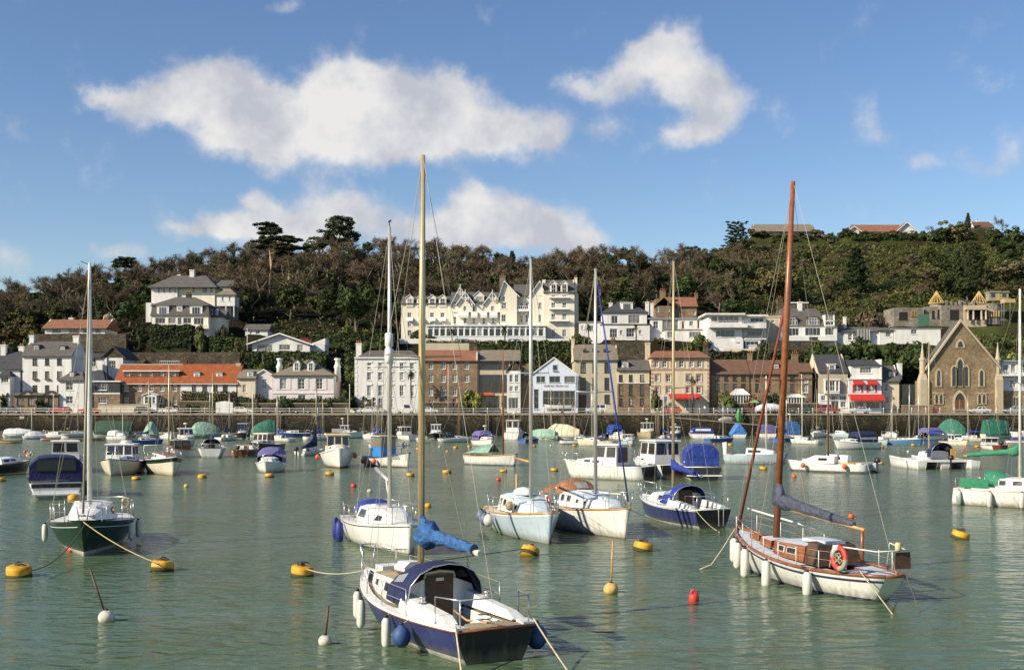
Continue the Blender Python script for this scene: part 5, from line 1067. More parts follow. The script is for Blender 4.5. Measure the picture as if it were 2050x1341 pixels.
def hedge(label, px0, px1, pyt, pyb, Y, th, m, m2, size=.2, dens=26, wob=.25):
    a, b_ = P(px0, pyb, Y), P(px1, pyb, Y); W = b_.x-a.x; H = (pyb-pyt)*Y/F; t = thing('hedge', label, 'hedge', (a.x, Y, a.z)); g = np.random.default_rng(int(px0))
    n = int((W*H+W*th*1.2)*dens); p = np.zeros((n, 3)); p[:, 0] = g.uniform(0, W, n); top = g.random(n) < (th*1.2)/(H+th*1.2)
    bump = .25*np.sin(p[:, 0]*1.7)+.2*np.sin(p[:, 0]*.7+1); p[:, 1] = np.where(top, g.uniform(0, th, n), g.normal(0, wob, n)); p[:, 2] = np.where(top, H+bump*wob*2+g.normal(0, wob*.5, n), g.uniform(-1, 1, n)*.5*H+.5*H)
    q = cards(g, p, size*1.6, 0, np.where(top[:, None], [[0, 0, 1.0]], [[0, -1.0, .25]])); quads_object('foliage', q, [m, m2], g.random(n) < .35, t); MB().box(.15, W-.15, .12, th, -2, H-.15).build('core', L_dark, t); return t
hedge('tall dark hedge bank below the glazed veranda of the grand hotel', 996, 1150, 684, 738, 279, 4, L_dark, L_mid)
hedge('low clipped hedge on the pale wall below the grand hotel', 852, 992, 683, 691, 284, 1.2, L_mid, L_bright, .15)
hedge('square-cut dark cypress hedge below the mansard house', 301, 383, 652, 694, 279, 4, L_pine, L_dark, .2, 34)
hedge('garden hedge above the wall before the pink villa', 478, 700, 799, 811, 238.2, 1.0, L_dark, L_mid, .13, 40)
hedge('clipped hedge on the crest before the white bungalow', 1705, 1850, 469, 479, 417, 1.5, L_dark, L_mid, .3, 12)
hedge('dark hedge behind the white chalet roof', 622, 790, 668, 680, 284, 2, L_dark, L_mid)
hedge('dark bank of ivy behind the boat shop', 1010, 1148, 715, 750, 262, 2, L_dark, L_brown)
hedge('bank of ivy and bramble below the white chalet', 492, 652, 705, 742, 263, 2, L_dark, L_mid)
hedge('brown climbers over the garden wall of the white half of the orange-roofed terrace', 362, 474, 786, 808, 238.3, 1.2, L_brown, L_dark, .14, 34)
hedge('dark laurel bank right of the mansard house', 420, 490, 676, 712, 272, 2, L_dark, L_mid)
hedge('dark bank of ivy behind the pink villa', 690, 712, 705, 800, 250, 3, L_dark, L_mid)
hedge('ivy clad bank behind granite terrace', 1420, 1640, 705, 730, 263, 2, L_dark, L_brown)
hedge('long ivy bank above the white cottages', 1780, 1860, 690, 780, 262, 3, L_dark, L_mid)
for (px, pyt) in ((1655, 688), (1690, 684), (1725, 678), (1760, 684), (1795, 690), (1830, 686)):
    X, Y, z = at(px, 258); zt = CH+(HY-pyt)*258/F; plant('ever%d' % (px % 3), 'evergreen_tree', 'big dense evergreen behind '+{1655: 'the bay-windowed beige house', 1690: 'the gap between beige house and red-awning shop', 1725: 'the red-awning shop', 1760: 'the party wall of the red-awning shop', 1795: 'the cream cottage chimney', 1830: 'the left church pinnacle'}[px], 'tree', X, Y, z-1, (zt-z+1)/8.9, 'evergreens behind the cafe', None, (zt-z+1)/8.9*.85)
# garden shrubs: px, top row, distance, width px, kind, label
SH = [(412,648,278,56,1,'yellow-green shrub beside the square dark hedge'),(448,640,280,60,0,'dark round shrub right of the square hedge'),(400,706,264,40,4,'rust-red shrub behind the orange roof'),(460,690,266,40,5,'fresh green shrub above the orange roof'),
 (245,660,279,36,4,'rusty shrub beside the bungalow'),(285,640,284,40,0,'dark shrub between bungalow and mansard house'),(480,680,270,36,2,'olive shrub left of the white chalet'),(525,710,262,30,1,'round green bush below the white chalet'),(585,705,262,60,3,'brown thicket below the white chalet'),
 (640,705,262,50,0,'dark bush below the chalet garage'),(700,665,281,60,0,'dark laurel above the white townhouse'),(730,672,280,40,5,'pale-leaved shrub on the bank above the white townhouse'),(690,640,290,40,1,'green shrub in the terraced garden left of the hotel'),(770,660,282,50,0,'dark shrub below the left end of the grand hotel'),
 (838,652,289,40,0,'dark round bush in front of the hotel left wing'),(864,668,289,26,0,'small dark bush at the end of the veranda'),(1160,660,286,60,0,'dark shrub at the right end of the hotel hedge'),(1190,690,270,50,0,'dark bush above the cream townhouse'),(1320,675,283,40,2,'olive bush below the white annexe'),
 (1385,668,280,80,1,'wide green shrub below the white annexe'),(1440,690,270,40,0,'dark ivy bush beside the modern house wall'),(1530,676,276,50,0,'dark bush under the modern house balcony'),(1560,690,272,60,3,'brown thicket under the inn balcony'),(1640,680,272,70,1,'green bush under the inn'),
 (1700,625,300,60,3,'russet thicket above the white cottages'),(1745,612,302,80,3,'brown rounded thicket left of the half-built mansion'),(1690,650,296,40,4,'orange-brown shrub beside the white chimney'),(570,795,237.6,50,1,'round green bush before the pink villa left window'),(655,795,237.6,40,0,'round dark bush before the pink villa right window'),
 (695,770,240,50,0,'dark shrub filling the gap beside the white townhouse'),(735,790,237.5,50,2,'olive shrub before the white townhouse'),(520,780,238,36,3,'brown leafless climber on the pink villa wing'),(385,798,238,70,3,'brown climber over the terrace garden wall'),(80,790,236.4,30,0,'dark clipped bush before the stone shelter'),
 (940,768,237.4,60,5,'tall pale green tree-shrub before the granite house'),(1318,778,236.5,40,1,'green bush beside the red awning'),(1465,782,236.2,60,1,'broad dark green bush before the granite terrace'),(1455,800,235.6,26,5,'yellow shrub in the terrace garden'),(1510,785,236,40,4,'rusty red shrub beside the white conservatory'),
 (1545,775,237,60,0,'dark bush before the east half of the granite terrace'),(1960,700,262,70,1,'green bank of shrubs beside the church gable'),(2030,690,262,90,5,'bright green bank above the guest house'),(1880,448,416,60,0,'dark rounded shrub on the crest beside the rounded brown-green tree'),(1985,452,418,50,0,'dark shrub beside the brown-roofed cottage'),(2030,446,417,60,0,'dark rounded shrub on the crest at the far right'),(2070,440,417,60,0,'dark shrub beyond the far right crest shrub'),(1925,446,418,40,2,'olive shrub below the small crest conifer'),(2000,668,290,60,0,'dark shrub below the spoil heap'),(10,770,239,30,0,'dark hedge bush before the end cottage'),
 (150,700,262,60,3,'brown thicket behind the tall white house'),(205,690,264,60,0,'dark thicket behind the half-timbered house'),(20,670,280,90,0,'dark laurel mass behind the end cottage'),(-20,650,290,90,0,'dark tree mass at the far end of the hill foot'),(70,650,286,60,0,'dark bush at the left end of the bungalow'),(265,700,266,60,0,'ivy mass on the old wall behind the orange roof')]
for (px, pyt, Y, w, k, lab) in SH:
    X, Y, z = at(px, Y) if Y > 241 else ((px-CX)*Y/F, Y, QZ+.1); zt = CH+(HY-pyt)*Y/F; H = max(1.2, zt-z); plant('bush%d' % k, 'shrub', lab, 'shrub', X, Y, z-.1, H/2.45, None, None, w*Y/F/4.0)

def palm(px, pyc, Y, r, label):
    X = (px-CX)*Y/F; z = ground(X, Y) if Y > 241 else QZ+.1; zc = CH+(HY-pyc)*Y/F; H = max(1.5, zc-z); t = thing('palm_tree', label, 'palm', (X, Y, z)); g = np.random.default_rng(int(px)); b = MB()
    b.tube([(0,0,-.2), (.1,0,H*.5), (0,0,H)], [.24,.2,.22], 8); b.build('trunk', BARK, t); qs = []
    for k in range(46):
        a = g.uniform(0, 6.28); el = g.uniform(-.7, 1.3); pr = Vector((0,0,H)); l = r*g.uniform(.8, 1.1); w = .14
        for j in range(4):
            e2 = el-j*.32; d = Vector((math.cos(a)*math.cos(e2), math.sin(a)*math.cos(e2), math.sin(e2))); n = pr+d*l/4; sd = Vector((-math.sin(a), math.cos(a), 0))*w*(1-j/5); qs.append([tuple(pr-sd), tuple(pr+sd), tuple(n+sd*.8), tuple(n-sd*.8)]); pr = n
    quads_object('fronds', np.array(qs), [L_dark, L_mid], g.random(len(qs)) < .5, t)
palm(822, 748, 236.6, 1.7, 'cabbage palm with shaggy head before the white townhouse'); palm(1010, 660, 285.5, 2.2, 'round-headed palm before the middle of the hotel veranda'); palm(904, 664, 285.5, 1.7, 'palm before the left part of the hotel veranda')
palm(1386, 760, 236.4, 1.6, 'dark palm before the cream hotel with pink trim'); palm(1273, 656, 283, 1.5, 'thin palm before the white hipped house'); palm(1178, 655, 283, 1.6, 'dark palm between the grand hotel and the hipped house'); palm(745, 640, 296, 1.4, 'slim palm on the dark bank left of the grand hotel')
# fresh grass terraces on the open slope are part of the hill; a low clipped lawn edge beside the hotel
# ------------------------------------------------------------------ boats
def gel(n, c, r=.28, var=.07): return mat(n, c, r, var=var, scale=1.2, grime=.75)
G_white = gel('white_gelcoat', (.78,.77,.73)); G_cream = gel('cream_gelcoat', (.72,.66,.52)); G_navy = gel('navy_gelcoat', (.035,.045,.145), .3, .12); G_blue = gel('blue_gelcoat', (.035,.12,.42)); G_lblue = gel('pale_blue_gelcoat', (.46,.55,.62)); G_sky = gel('sky_blue_hull', (.10,.30,.58))
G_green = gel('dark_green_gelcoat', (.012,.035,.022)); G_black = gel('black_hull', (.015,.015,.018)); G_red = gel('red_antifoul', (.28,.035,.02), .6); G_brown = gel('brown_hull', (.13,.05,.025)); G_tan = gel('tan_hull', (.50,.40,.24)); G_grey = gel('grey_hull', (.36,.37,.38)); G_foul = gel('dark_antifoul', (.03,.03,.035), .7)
D_tan = mat('sand_deck_paint', (.30,.24,.15), .85, var=.12, scale=3); D_grey = mat('pale_grey_deck', (.50,.55,.60), .8, var=.08, scale=3); D_blue = mat('pale_blue_deck', (.52,.62,.68), .8, var=.1, scale=3); D_cream = mat('cream_deck', (.66,.62,.50), .8, var=.08)
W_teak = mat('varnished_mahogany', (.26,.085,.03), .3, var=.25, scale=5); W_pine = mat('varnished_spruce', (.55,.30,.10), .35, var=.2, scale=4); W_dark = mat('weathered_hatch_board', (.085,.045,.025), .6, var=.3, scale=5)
C_blue = mat('royal_blue_canvas', (.016,.040,.25), .85, var=.25, scale=4, bump=.06, bscale=5); C_navy = mat('navy_canvas', (.009,.016,.070), .85, var=.25, scale=4, bump=.05, bscale=5); C_mid = mat('faded_blue_canvas', (.03,.11,.30), .85, var=.4, scale=5, bump=.16, bscale=5); C_green = mat('green_canvas', (.03,.20,.11), .85, var=.15, scale=3, bump=.03, bscale=6)
C_mint = mat('mint_tarp', (.24,.40,.31), .75, var=.2, scale=2, bump=.2, bscale=2.4); C_brown = mat('tan_canvas', (.27,.12,.05), .85, var=.25, scale=4, bump=.05, bscale=5); C_white = mat('white_canvas', (.66,.66,.66), .8, var=.08, bump=.02, bscale=6); C_lilac = mat('lilac_canvas', (.13,.12,.30), .85, var=.15, bump=.06, bscale=4); C_dgreen = mat('dark_green_tarp', (.02,.06,.035), .8, var=.2, bump=.04, bscale=5); C_grey = mat('slate_grey_canvas', (.06,.068,.10), .7, var=.25, bump=.12, bscale=5); C_tarp = mat('bright_blue_tarp', (.05,.20,.55), .5, var=.2, bump=.25, bscale=2.2); C_teal = mat('teal_tarp', (.024,.15,.10), .75, var=.3, bump=.22, bscale=2.2)
A_mast = mat('silver_anodised_spar', (.62,.60,.56), .38, .6, var=.06); A_gold = mat('gold_anodised_spar', (.60,.47,.26), .38, .5, var=.08); W_spar = mat('white_spar', (.75,.73,.66), .45); S_wire = mat('rigging_wire', (.32,.29,.22), .5); S_steel = mat('stainless_tube', (.62,.62,.60), .3, .8, var=.04); R_rope = mat('pale_rope', (.46,.40,.27), .9, var=.2, scale=6); R_dark = mat('dark_rope', (.09,.085,.075), .9)
K_glass = mat('boat_window_glass', (.035,.032,.032), .08, var=.4, scale=1.0, spec=.7); K_hood = mat('clear_hood_pane', (.30,.31,.31), .2, var=.2); K_black = mat('black_rubber', (.015,.015,.016), .6); K_yellow = mat('yellow_float', (.62,.31,.012), .55, var=.3, scale=5, bump=.01); K_orange = mat('orange_float', (.72,.12,.03), .5, var=.1); K_red = mat('red_float', (.60,.045,.03), .5, var=.1); K_fwhite = mat('white_fender', (.62,.60,.54), .5, var=.2, scale=6, stretch=(1,1,.3)); K_fblue = mat('blue_fender', (.02,.035,.22), .55, var=.3, scale=6); K_fgrey = mat('grey_blue_fender', (.12,.15,.22), .5); K_motor = mat('outboard_cowl', (.03,.03,.035), .35)
ANTIQUE = mat('ochre_paint', (.55,.30,.05), .6)

class Hull:
    def __init__(s, L, B, fb, fs, tw=.75, rb=.7, rs=.25, tm=.42, pb=.8, kd=.35, full=.28, fine=.45, fm=None):
        s.L, s.B, s.fb, s.fs, s.tw, s.rb, s.rs, s.tm, s.pb, s.kd, s.full, s.fine = L, B, fb, fs, tw, rb, rs, tm, pb, kd, full, fine; s.fm = fm if fm is not None else fs*.97
    def half(s, t):
        if t < s.tm: return s.B/2*(s.tw+(1-s.tw)*math.sin(math.pi/2*t/s.tm)**.9)
        return s.B/2*max(0.0, math.cos(math.pi/2*(t-s.tm)/(1-s.tm)))**s.pb
    def sheer(s, t):
        a = 2*s.fs+2*s.fb-4*s.fm; b = -3*s.fs-s.fb+4*s.fm; return s.fs+b*t+a*t*t
    def pt(s, t, z, side=1):
        sh = s.sheer(t); w = max(0.0, (z+s.kd)/(sh+s.kd)); q = s.full+s.fine*t**3
        return Vector((-s.L/2+s.L*t-s.rb*(1-w)*t**3+s.rs*(1-w)*(1-t)**4, side*s.half(t)*w**q, z))
    def tx(s, x): return min(1, max(0, (x+s.L/2)/s.L))
    def side(s, x, dz=0.0, sd=1): t = s.tx(x); return s.pt(t, s.sheer(t)+dz, sd)
    def mesh(s, mats, boot=.1, strake=0.0, nt=18, ch=False):
        """mats: topsides, boot top, bottom, transom, sheer strake"""
        b = MB(); ts = [1-(1-k/(nt-1))**1.25 for k in range(nt)]; rings = []; rows = None
        for t in ts:
            sh = s.sheer(t); zl = [-s.kd+.001, -.12, .02, .02+boot]; top = sh-strake; zl += [zl[-1]+(top-zl[-1])*k/4 for k in range(1, 5)]
            if strake: zl.append(sh)
            ring = [s.pt(t, z, 1) for z in reversed(zl)]+[Vector((s.pt(t, -s.kd+.001).x, 0, -s.kd-.05))]+[s.pt(t, z, -1) for z in zl]; rings.append(ring)
            if rows is None:
                hm = [2, 2, 1]+[0]*4+([4] if strake else []); rows = list(reversed(hm))+[2, 2]+hm
        b.loft(rings, 0, False, False, False, True, rows); k = len(rings[0]); n = len(b.v)
        b.v += [tuple(p) for p in rings[0]]; b.f.append(tuple(range(n, n+k))); b.m.append(3); b.sm.append(False)
        return b.mesh('hull', mats)
    def deck(s, mats, well=None, drop=.45, low=.04, nt=18):
        """deck with optional cockpit well (x0, x1, half width); mats: deck, well sides, sole"""
        b = MB(); xs = sorted({-s.L/2+s.L*k/(nt-1) for k in range(nt)} | ({well[0], well[1]} if well else set()))
        def row(x): t = s.tx(x); h = s.half(t)-.012; return h, s.sheer(t)-low
        for x0, x1 in zip(xs, xs[1:]):
            (h0, z0), (h1, z1) = row(x0), row(x1)
            if well and well[0]-1e-6 <= x0 and x1 <= well[1]+1e-6:
                for sg in (1, -1):
                    w0, w1 = min(well[2], h0-.04), min(well[2], h1-.04)
                    b.face([(x0, sg*h0, z0), (x1, sg*h1, z1), (x1, sg*w1, z1), (x0, sg*w0, z0)]); b.face([(x0, sg*w0, z0), (x1, sg*w1, z1), (x1, sg*w1, z1-drop), (x0, sg*w0, z0-drop)], 1)
                b.face([(x0, w0, z0-drop), (x1, w1, z1-drop), (x1, -w1, z1-drop), (x0, -w0, z0-drop)], 2)
            else:
                c0, c1 = h0*.06, h1*.06
                b.face([(x0, h0, z0), (x1, h1, z1), (x1, 0, z1+c1), (x0, 0, z0+c0)], 0, True); b.face([(x0, 0, z0+c0), (x1, 0, z1+c1), (x1, -h1, z1), (x0, -h0, z0)], 0, True)
        if well:
            for x in well[:2]: h0, z0 = row(x); w = min(well[2], h0-.04); b.face([(x, w, z0), (x, -w, z0), (x, -w, z0-drop), (x, w, z0-drop)], 1)
        return b.mesh('deck', mats, fix=False)
    def rail(s, m, r=.035, dz=.0, t0=0.0, t1=1.0, n=16, aft=True, flat=1.0):
        b = MB(); pp = [s.pt(t0+(t1-t0)*k/n, s.sheer(t0+(t1-t0)*k/n)+dz, 1) for k in range(n+1)]; q = [Vector((p.x, -p.y, p.z)) for p in pp]; b.tube(pp, r, 5); b.tube(q, r, 5)
        if aft and s.tw > .05: b.tube([pp[0], q[0]], r, 5)
        return b.mesh('rubbing_strake', m)

FLEET = []
class Boat:
    def __init__(s, label, cat, hull, loc, hdg, name, group=None, sc=1.0):
        s.h = hull; s.root = thing(name, label, cat, loc, math.radians(hdg), group); s.M = Matrix.Translation(Vector(loc)) @ Matrix.Rotation(math.radians(hdg), 4, 'Z') @ Matrix.Scale(sc, 4); s.cab = None; s.root.scale = (sc,)*3; FLEET.append((label, Vector(loc)))
    def add(s, name, mb, m, parent=None): return mb.build(name, m, parent or s.root)
    def hull_parts(s, top, boot=None, foul=None, transom=None, strake_m=None, deck=None, well=None, rail=None, strake=0.0, boot_h=.1, drop=.45, wellm=None, sole=None, rail_r=.035, nt=18, bulwark=.04):
        boot = boot or G_white; foul = foul or G_foul
        hl = link('hull', s.h.mesh([top, boot, foul, transom or top, strake_m or top], boot_h, strake, nt), s.root)
        link('deck', s.h.deck([deck or G_white, wellm or G_white, sole or D_tan], well, drop, bulwark, nt), s.root)
        if rail: link('rubbing_strake', s.h.rail(rail, rail_r, -.03), hl)
        return hl
    def cabin(s, secs, m, roof=None, name='cabin', taper=.86):
        """secs: (x, half width at foot, half width at top, foot z, height)"""
        b = MB(); rings = [[(x, a, z), (x, c, z+h*taper), (x, c*.6, z+h*.97), (x, 0, z+h), (x, -c*.6, z+h*.97), (x, -c, z+h*taper), (x, -a, z)] for (x, a, c, z, h) in secs]
        b.loft(rings, 0, True, True, True, False, [0, 1, 1, 1, 1, 0, 0]); s.cab = (sorted(secs), taper); return s.add(name, b, [m, roof or m])
    def cab_pt(s, x, f, sd):
        se, tp = s.cab; 
        xs = [q[0] for q in se]; v = [float(np.interp(x, xs, [q[k] for q in se])) for k in range(1, 5)]
        return Vector((x, sd*(v[0]+(v[1]-v[0])*f), v[2]+v[3]*tp*f))
    def port(s, x0, x1, f0, f1, m=None, frame=None, skew=0.0, sides=(1, -1), parent=None):
        for sd in sides:
            p = [s.cab_pt(x0, f0, sd), s.cab_pt(x1, f0, sd), s.cab_pt(x1-skew, f1, sd), s.cab_pt(x0+skew, f1, sd)]
            if sd > 0: p = [p[1], p[0], p[3], p[2]]
            if frame:
                c = sum(p, Vector())/4; fr = [c+(q-c)*1.0+(q-c).normalized()*.04 for q in p]; w = s.add('window', MB().panel(fr, .03), frame, parent); s.add('pane', MB().panel(p, .042), m or K_glass, w)
            else: s.add('window', MB().panel(p, .032), m or K_glass, parent)
    def house(s, x0, x1, hw, z0, z1, fr=.25, br=0.0, m=None, roof=None, nf=2, ns=2, back=True, ov=.12, sill=.42, hw1=None, glass=None, name='wheelhouse', doorway=None, top=.92):
        """wheelhouse: x0 aft, x1 forward, raked front; panes set on every face"""
        m = m or G_white; hw1 = hw1 or hw*.92; b = MB(); lo = [(x0, hw), (x1, hw*.94)]; A = [(x0, -hw, z0), (x1, -hw*.94, z0), (x1, hw*.94, z0), (x0, hw, z0)]; C = [(x0+br, -hw1, z1), (x1-fr, -hw1*.94, z1), (x1-fr, hw1*.94, z1), (x0+br, hw1, z1)]
        b.hexa(A+C); o = s.add(name, b, m)
        r = MB(); r.loft([[(x0+br-ov*1.6, -hw1-ov, z1), (x1-fr+ov, -hw1-ov, z1), (x1-fr+ov, hw1+ov, z1), (x0+br-ov*1.6, hw1+ov, z1)], [(x0+br-ov*1.4, -hw1-ov*.8, z1+.06), (x1-fr+ov*.8, -hw1-ov*.8, z1+.06), (x1-fr+ov*.8, hw1+ov*.8, z1+.06), (x0+br-ov*1.4, hw1+ov*.8, z1+.06)], [(x0+br, -hw1*.6, z1+.1), (x1-fr-.1, -hw1*.6, z1+.1), (x1-fr-.1, hw1*.6, z1+.1), (x0+br, hw1*.6, z1+.1)]], smooth=False); s.add('roof', r, roof or m, o)
        def face(a, b_, c, d, n, nm='window'):
            a, b_, c, d = map(Vector, (a, b_, c, d))
            for k in range(n):
                u0, u1 = (k+.09)/n, (k+.91)/n
                def q(u, v): return (a+(b_-a)*u)*(1-v)+(d+(c-d)*u)*v
                s.add(nm, MB().panel([q(u0, sill), q(u1, sill), q(u1, top), q(u0, top)], .015), glass or K_glass, o)
        face(A[1], A[2], C[2], C[1], nf, 'windscreen'); face(A[0], A[1], C[1], C[0], ns); face(A[2], A[3], C[3], C[2], ns)
        if back: face(A[3], A[0], C[0], C[3], 2)
        return o
    def mast(s, x, z0, H, m=A_mast, r=.075, rake=0.0, spreader=.62, sp_w=.75, boom=None, shrouds=True, wire=.009, fore=True, back=True, lean=0.0, furl=None, shx=None):
        """mast with spreaders and standing rigging; rake moves the head aft, lean sideways"""
        top = Vector((x-rake, lean, z0+H)); ft = Vector((x, 0, z0)); o = s.add('mast', MB().tube([ft, ft+(top-ft)*.6, top], [r, r, r*.62], 8), m)
        hl = s.h
        if spreader:
            c = ft+(top-ft)*spreader
            s.add('spreader', MB().tube([c+Vector((-.08, sp_w, .04)), c, c+Vector((-.08, -sp_w, .04))], [.018, .03, .018], 6), m, o)
        if shrouds:
            for sd in (1, -1):
                ch = hl.side(x-.12 if shx is None else shx, 0, sd); ch.y *= .97; b = MB()
                if spreader: b.tube([ch, ft+(top-ft)*spreader+Vector((-.08, sd*sp_w, .04)), ft+(top-ft)*.985], wire, 4)
                else: b.tube([ch, ft+(top-ft)*.97], wire, 4)
                s.add('shroud', b, S_wire); ch2 = hl.side(x-.55, 0, sd); ch2.y *= .97
                s.add('shroud', MB().tube([ch2, ft+(top-ft)*(spreader or .7)], wire, 4), S_wire)
        bow = hl.pt(1, hl.fb)
        if fore:
            if furl: s.add('furled_genoa', MB().tube([bow+Vector((-.1, 0, .25)), bow.lerp(top, .5), bow.lerp(top, .93)], [.035, .045, .025], 6), furl)
            s.add('forestay', MB().tube([bow, top], wire, 4), S_wire)
        if back: st = Vector((-hl.L/2, 0, hl.fs)); s.add('backstay', MB().tube([st, top], wire, 4), S_wire)
        for dx in (.1, -.1): s.add('halyard', MB().tube([ft+Vector((dx, .02, .4)), top+Vector((dx*.6, 0, 0))], wire*.8, 4), R_rope, o)
        return o, top
    def boom(s, x, z, L, m=A_mast, cover=None, fat=.17, droop=-.1, r=.05, swing=0.0, bunch=1.6, end=None):
        e = Vector((x-L, swing, z+droop)); o = s.add('boom', MB().tube([(x, 0, z), e], r, 7), m)
        if cover:
            pts = [Vector((x+.02, 0, z+fat*2.7)), Vector((x-.1, 0, z+fat*1.8))]; rr = [fat*.45, fat*.8]; n = 13
            for k in range(n): t = k/(n-1); pts.append(Vector((x-.16, 0, z+fat*.55)).lerp(e+Vector((.22, 0, fat*.3)), t)); rr.append(fat*((bunch if k < 2 else 1.0)*(1-.42*t)+.11*math.sin(k*2.2)))
            s.add('sail_cover', MB().tube(pts, rr, 9, flat=.8), cover, o)
        if end: s.add('boom_end', MB().tube([e+Vector((.12, 0, 0)), e+Vector((-.06, 0, 0))], r*1.35, 7), end, o)
        return o
    def rails(s, t0, t1, h=.55, n=4, m=S_steel, r=.014, pulpit=True, pushpit=True, wire=.007):
        hl = s.h
        for sd in (1, -1):
            tops = []
            for k in range(n):
                t = t0+(t1-t0)*k/(n-1) if n > 1 else t0; p = hl.pt(t, hl.sheer(t), sd)*1.0; p.y *= .95; q = p+Vector((0, 0, h)); s.add('stanchion', MB().tube([p, q], r, 5), m); tops.append(q)
            if n > 1: s.add('guardrail', MB().tube(tops, wire, 4), S_wire); s.add('guardrail', MB().tube([q-Vector((0, 0, h*.45)) for q in tops], wire, 4), S_wire)
        if pulpit:
            a = hl.pt(.88, hl.sheer(.88), 1); a.y *= .9; f = hl.pt(.985, hl.fb, 1); b = MB(); T = Vector((0, 0, h+.05))
            b.tube([a, a+T, f+T+Vector((.05, .12, 0)), Vector((f.x+.12, 0, f.z+h+.05)), Vector((f.x+.05, -f.y-.12, f.z+h+.05)), Vector((a.x, -a.y, a.z))+T, Vector((a.x, -a.y, a.z))], r*1.25, 6); b.tube([f, f+T+Vector((.05, .12, 0))], r*1.2, 6); g = Vector((f.x, -f.y, f.z)); b.tube([g, g+T+Vector((.05, -.12, 0))], r*1.2, 6); s.add('pulpit', b, m)
        if pushpit:
            a = hl.pt(.12, hl.sheer(.12), 1); a.y *= .92; c = hl.pt(.01, hl.fs, 1); c.y *= .85; T = Vector((0, 0, h)); b = MB(); mr = lambda v: Vector((v.x, -v.y, v.z))
            b.tube([a, a+T, c+T, mr(c)+T, mr(a)+T, mr(a)], r*1.25, 6); b.tube([c, c+T], r*1.2, 6); b.tube([mr(c), mr(c)+T], r*1.2, 6); s.add('pushpit', b, m)
    def hood(s, x0, x1, hw, z, H, m, pane=True, back=.2, name='sprayhood', fh=.35):
        """folding hood: x0 open aft edge, x1 forward foot; arch sections"""
        b = MB(); rings = []; n = 9
        for k in range(6):
            t = k/5; x = x0+(x1-x0)*t; hh = H*(1-(1-fh)*t**2.2)*(.96 if k == 0 else 1); w = hw*(1-.12*t*t); ring = []
            for j in range(n): a = math.pi*j/(n-1); ring.append((x+(-back*math.sin(a) if k == 0 else 0), w*math.cos(a)*(1 if j in (0, n-1) else 1.0), z+hh*math.sin(a)**.7))
            rings.append(ring)
        b.loft(rings, 0, False, False, False, True); o = s.add(name, b, m)
        if pane:
            def q(k, j): v = Vector(rings[k][j]); return v
            for (j0, j1) in ((3, 4), (4, 5)):
                p = [q(5, j0), q(5, j1), q(3, j1), q(3, j0)]; c = sum(p, Vector())/4; p = [c+(v-c)*.9+Vector((.015, 0, .02)) for v in p]; s.add('hood_pane', MB().panel(p, .006), K_hood, o)
            for (j0, j1, sd) in ((1, 2, 1), (6, 7, -1)):
                p = [q(4, j0), q(4, j1), q(1, j1), q(1, j0)]; c = sum(p, Vector())/4; p = [c+(v-c)*.7+Vector((0, sd*.02, .01)) for v in p]; s.add('hood_pane', MB().panel(p, .006), K_hood, o)
        fr = MB(); fr.tube([Vector(p) for p in rings[0]], .016, 5); s.add('hood_frame', fr, S_steel, o); return o
    def canopy(s, x0, x1, hw, z0, z1, m, arch=.15, windows=True, name='canopy', slope=.3, wm=None, wb=None):
        """boxy canvas cover over a cockpit, x0 aft, x1 forward"""
        b = MB(); rings = []; n = 9
        for (x, zt) in ((x0, z1-.06), (x0+.15, z1), ((x0+x1)/2, z1+.04), (x1-slope, z1), (x1, z0+(z1-z0)*.55)):
            ring = []
            for j in range(n):
                u = -1+2*j/(n-1)
                ring.append((x, -u*hw*(.9 if abs(u) < .95 else 1.0), zt+arch*(1-u*u)-arch if abs(u) < .95 else zt-(zt-z0)*.35))
            ring = [(x, hw, z0)]+ring+[(x, -hw, z0)]; rings.append(ring)
        b.loft(rings, 0, False, True, False, False); o = s.add(name, b, m)
        if windows:
            s.add('canopy_window', MB().panel([(x0-.02, hw*.75, z0+(z1-z0)*.4), (x0-.02, -hw*.75, z0+(z1-z0)*.4), (x0-.02, -hw*.7, z1-.22), (x0-.02, hw*.7, z1-.22)], .012), wb or wm or K_glass, o)
            for sd in (1, -1):
                p = [(x0+.25, sd*(hw+.015), z0+(z1-z0)*.25), (x1-slope*1.3, sd*(hw+.015), z0+(z1-z0)*.25), (x1-slope*1.3, sd*(hw*.955+.02), z0+(z1-z0)*.62), (x0+.25, sd*(hw*.955+.02), z0+(z1-z0)*.62)]
                s.add('canopy_window', MB().panel(p if sd < 0 else [p[1], p[0], p[3], p[2]], .01), wm or K_glass, o)
        return o
    def outboard(s, y=0.0, sc=1.0):
        x = -s.h.L/2-.1; z = s.h.fs; b = MB(); b.loft([[(x-.35*sc, y-.14*sc, z+.1), (x+.02, y-.14*sc, z+.1), (x+.02, y+.14*sc, z+.1), (x-.35*sc, y+.14*sc, z+.1)], [(x-.4*sc, y-.16*sc, z+.3*sc), (x+.05, y-.16*sc, z+.3*sc), (x+.05, y+.16*sc, z+.3*sc), (x-.4*sc, y+.16*sc, z+.3*sc)], [(x-.3*sc, y-.1*sc, z+.48*sc), (x, y-.1*sc, z+.5*sc), (x, y+.1*sc, z+.5*sc), (x-.3*sc, y+.1*sc, z+.48*sc)]]); b.box(x-.24*sc, x-.08*sc, y-.05*sc, y+.05*sc, -.3, z+.1); s.add('outboard_motor', b, K_motor)
    def world(s, v): return s.M @ Vector(v)

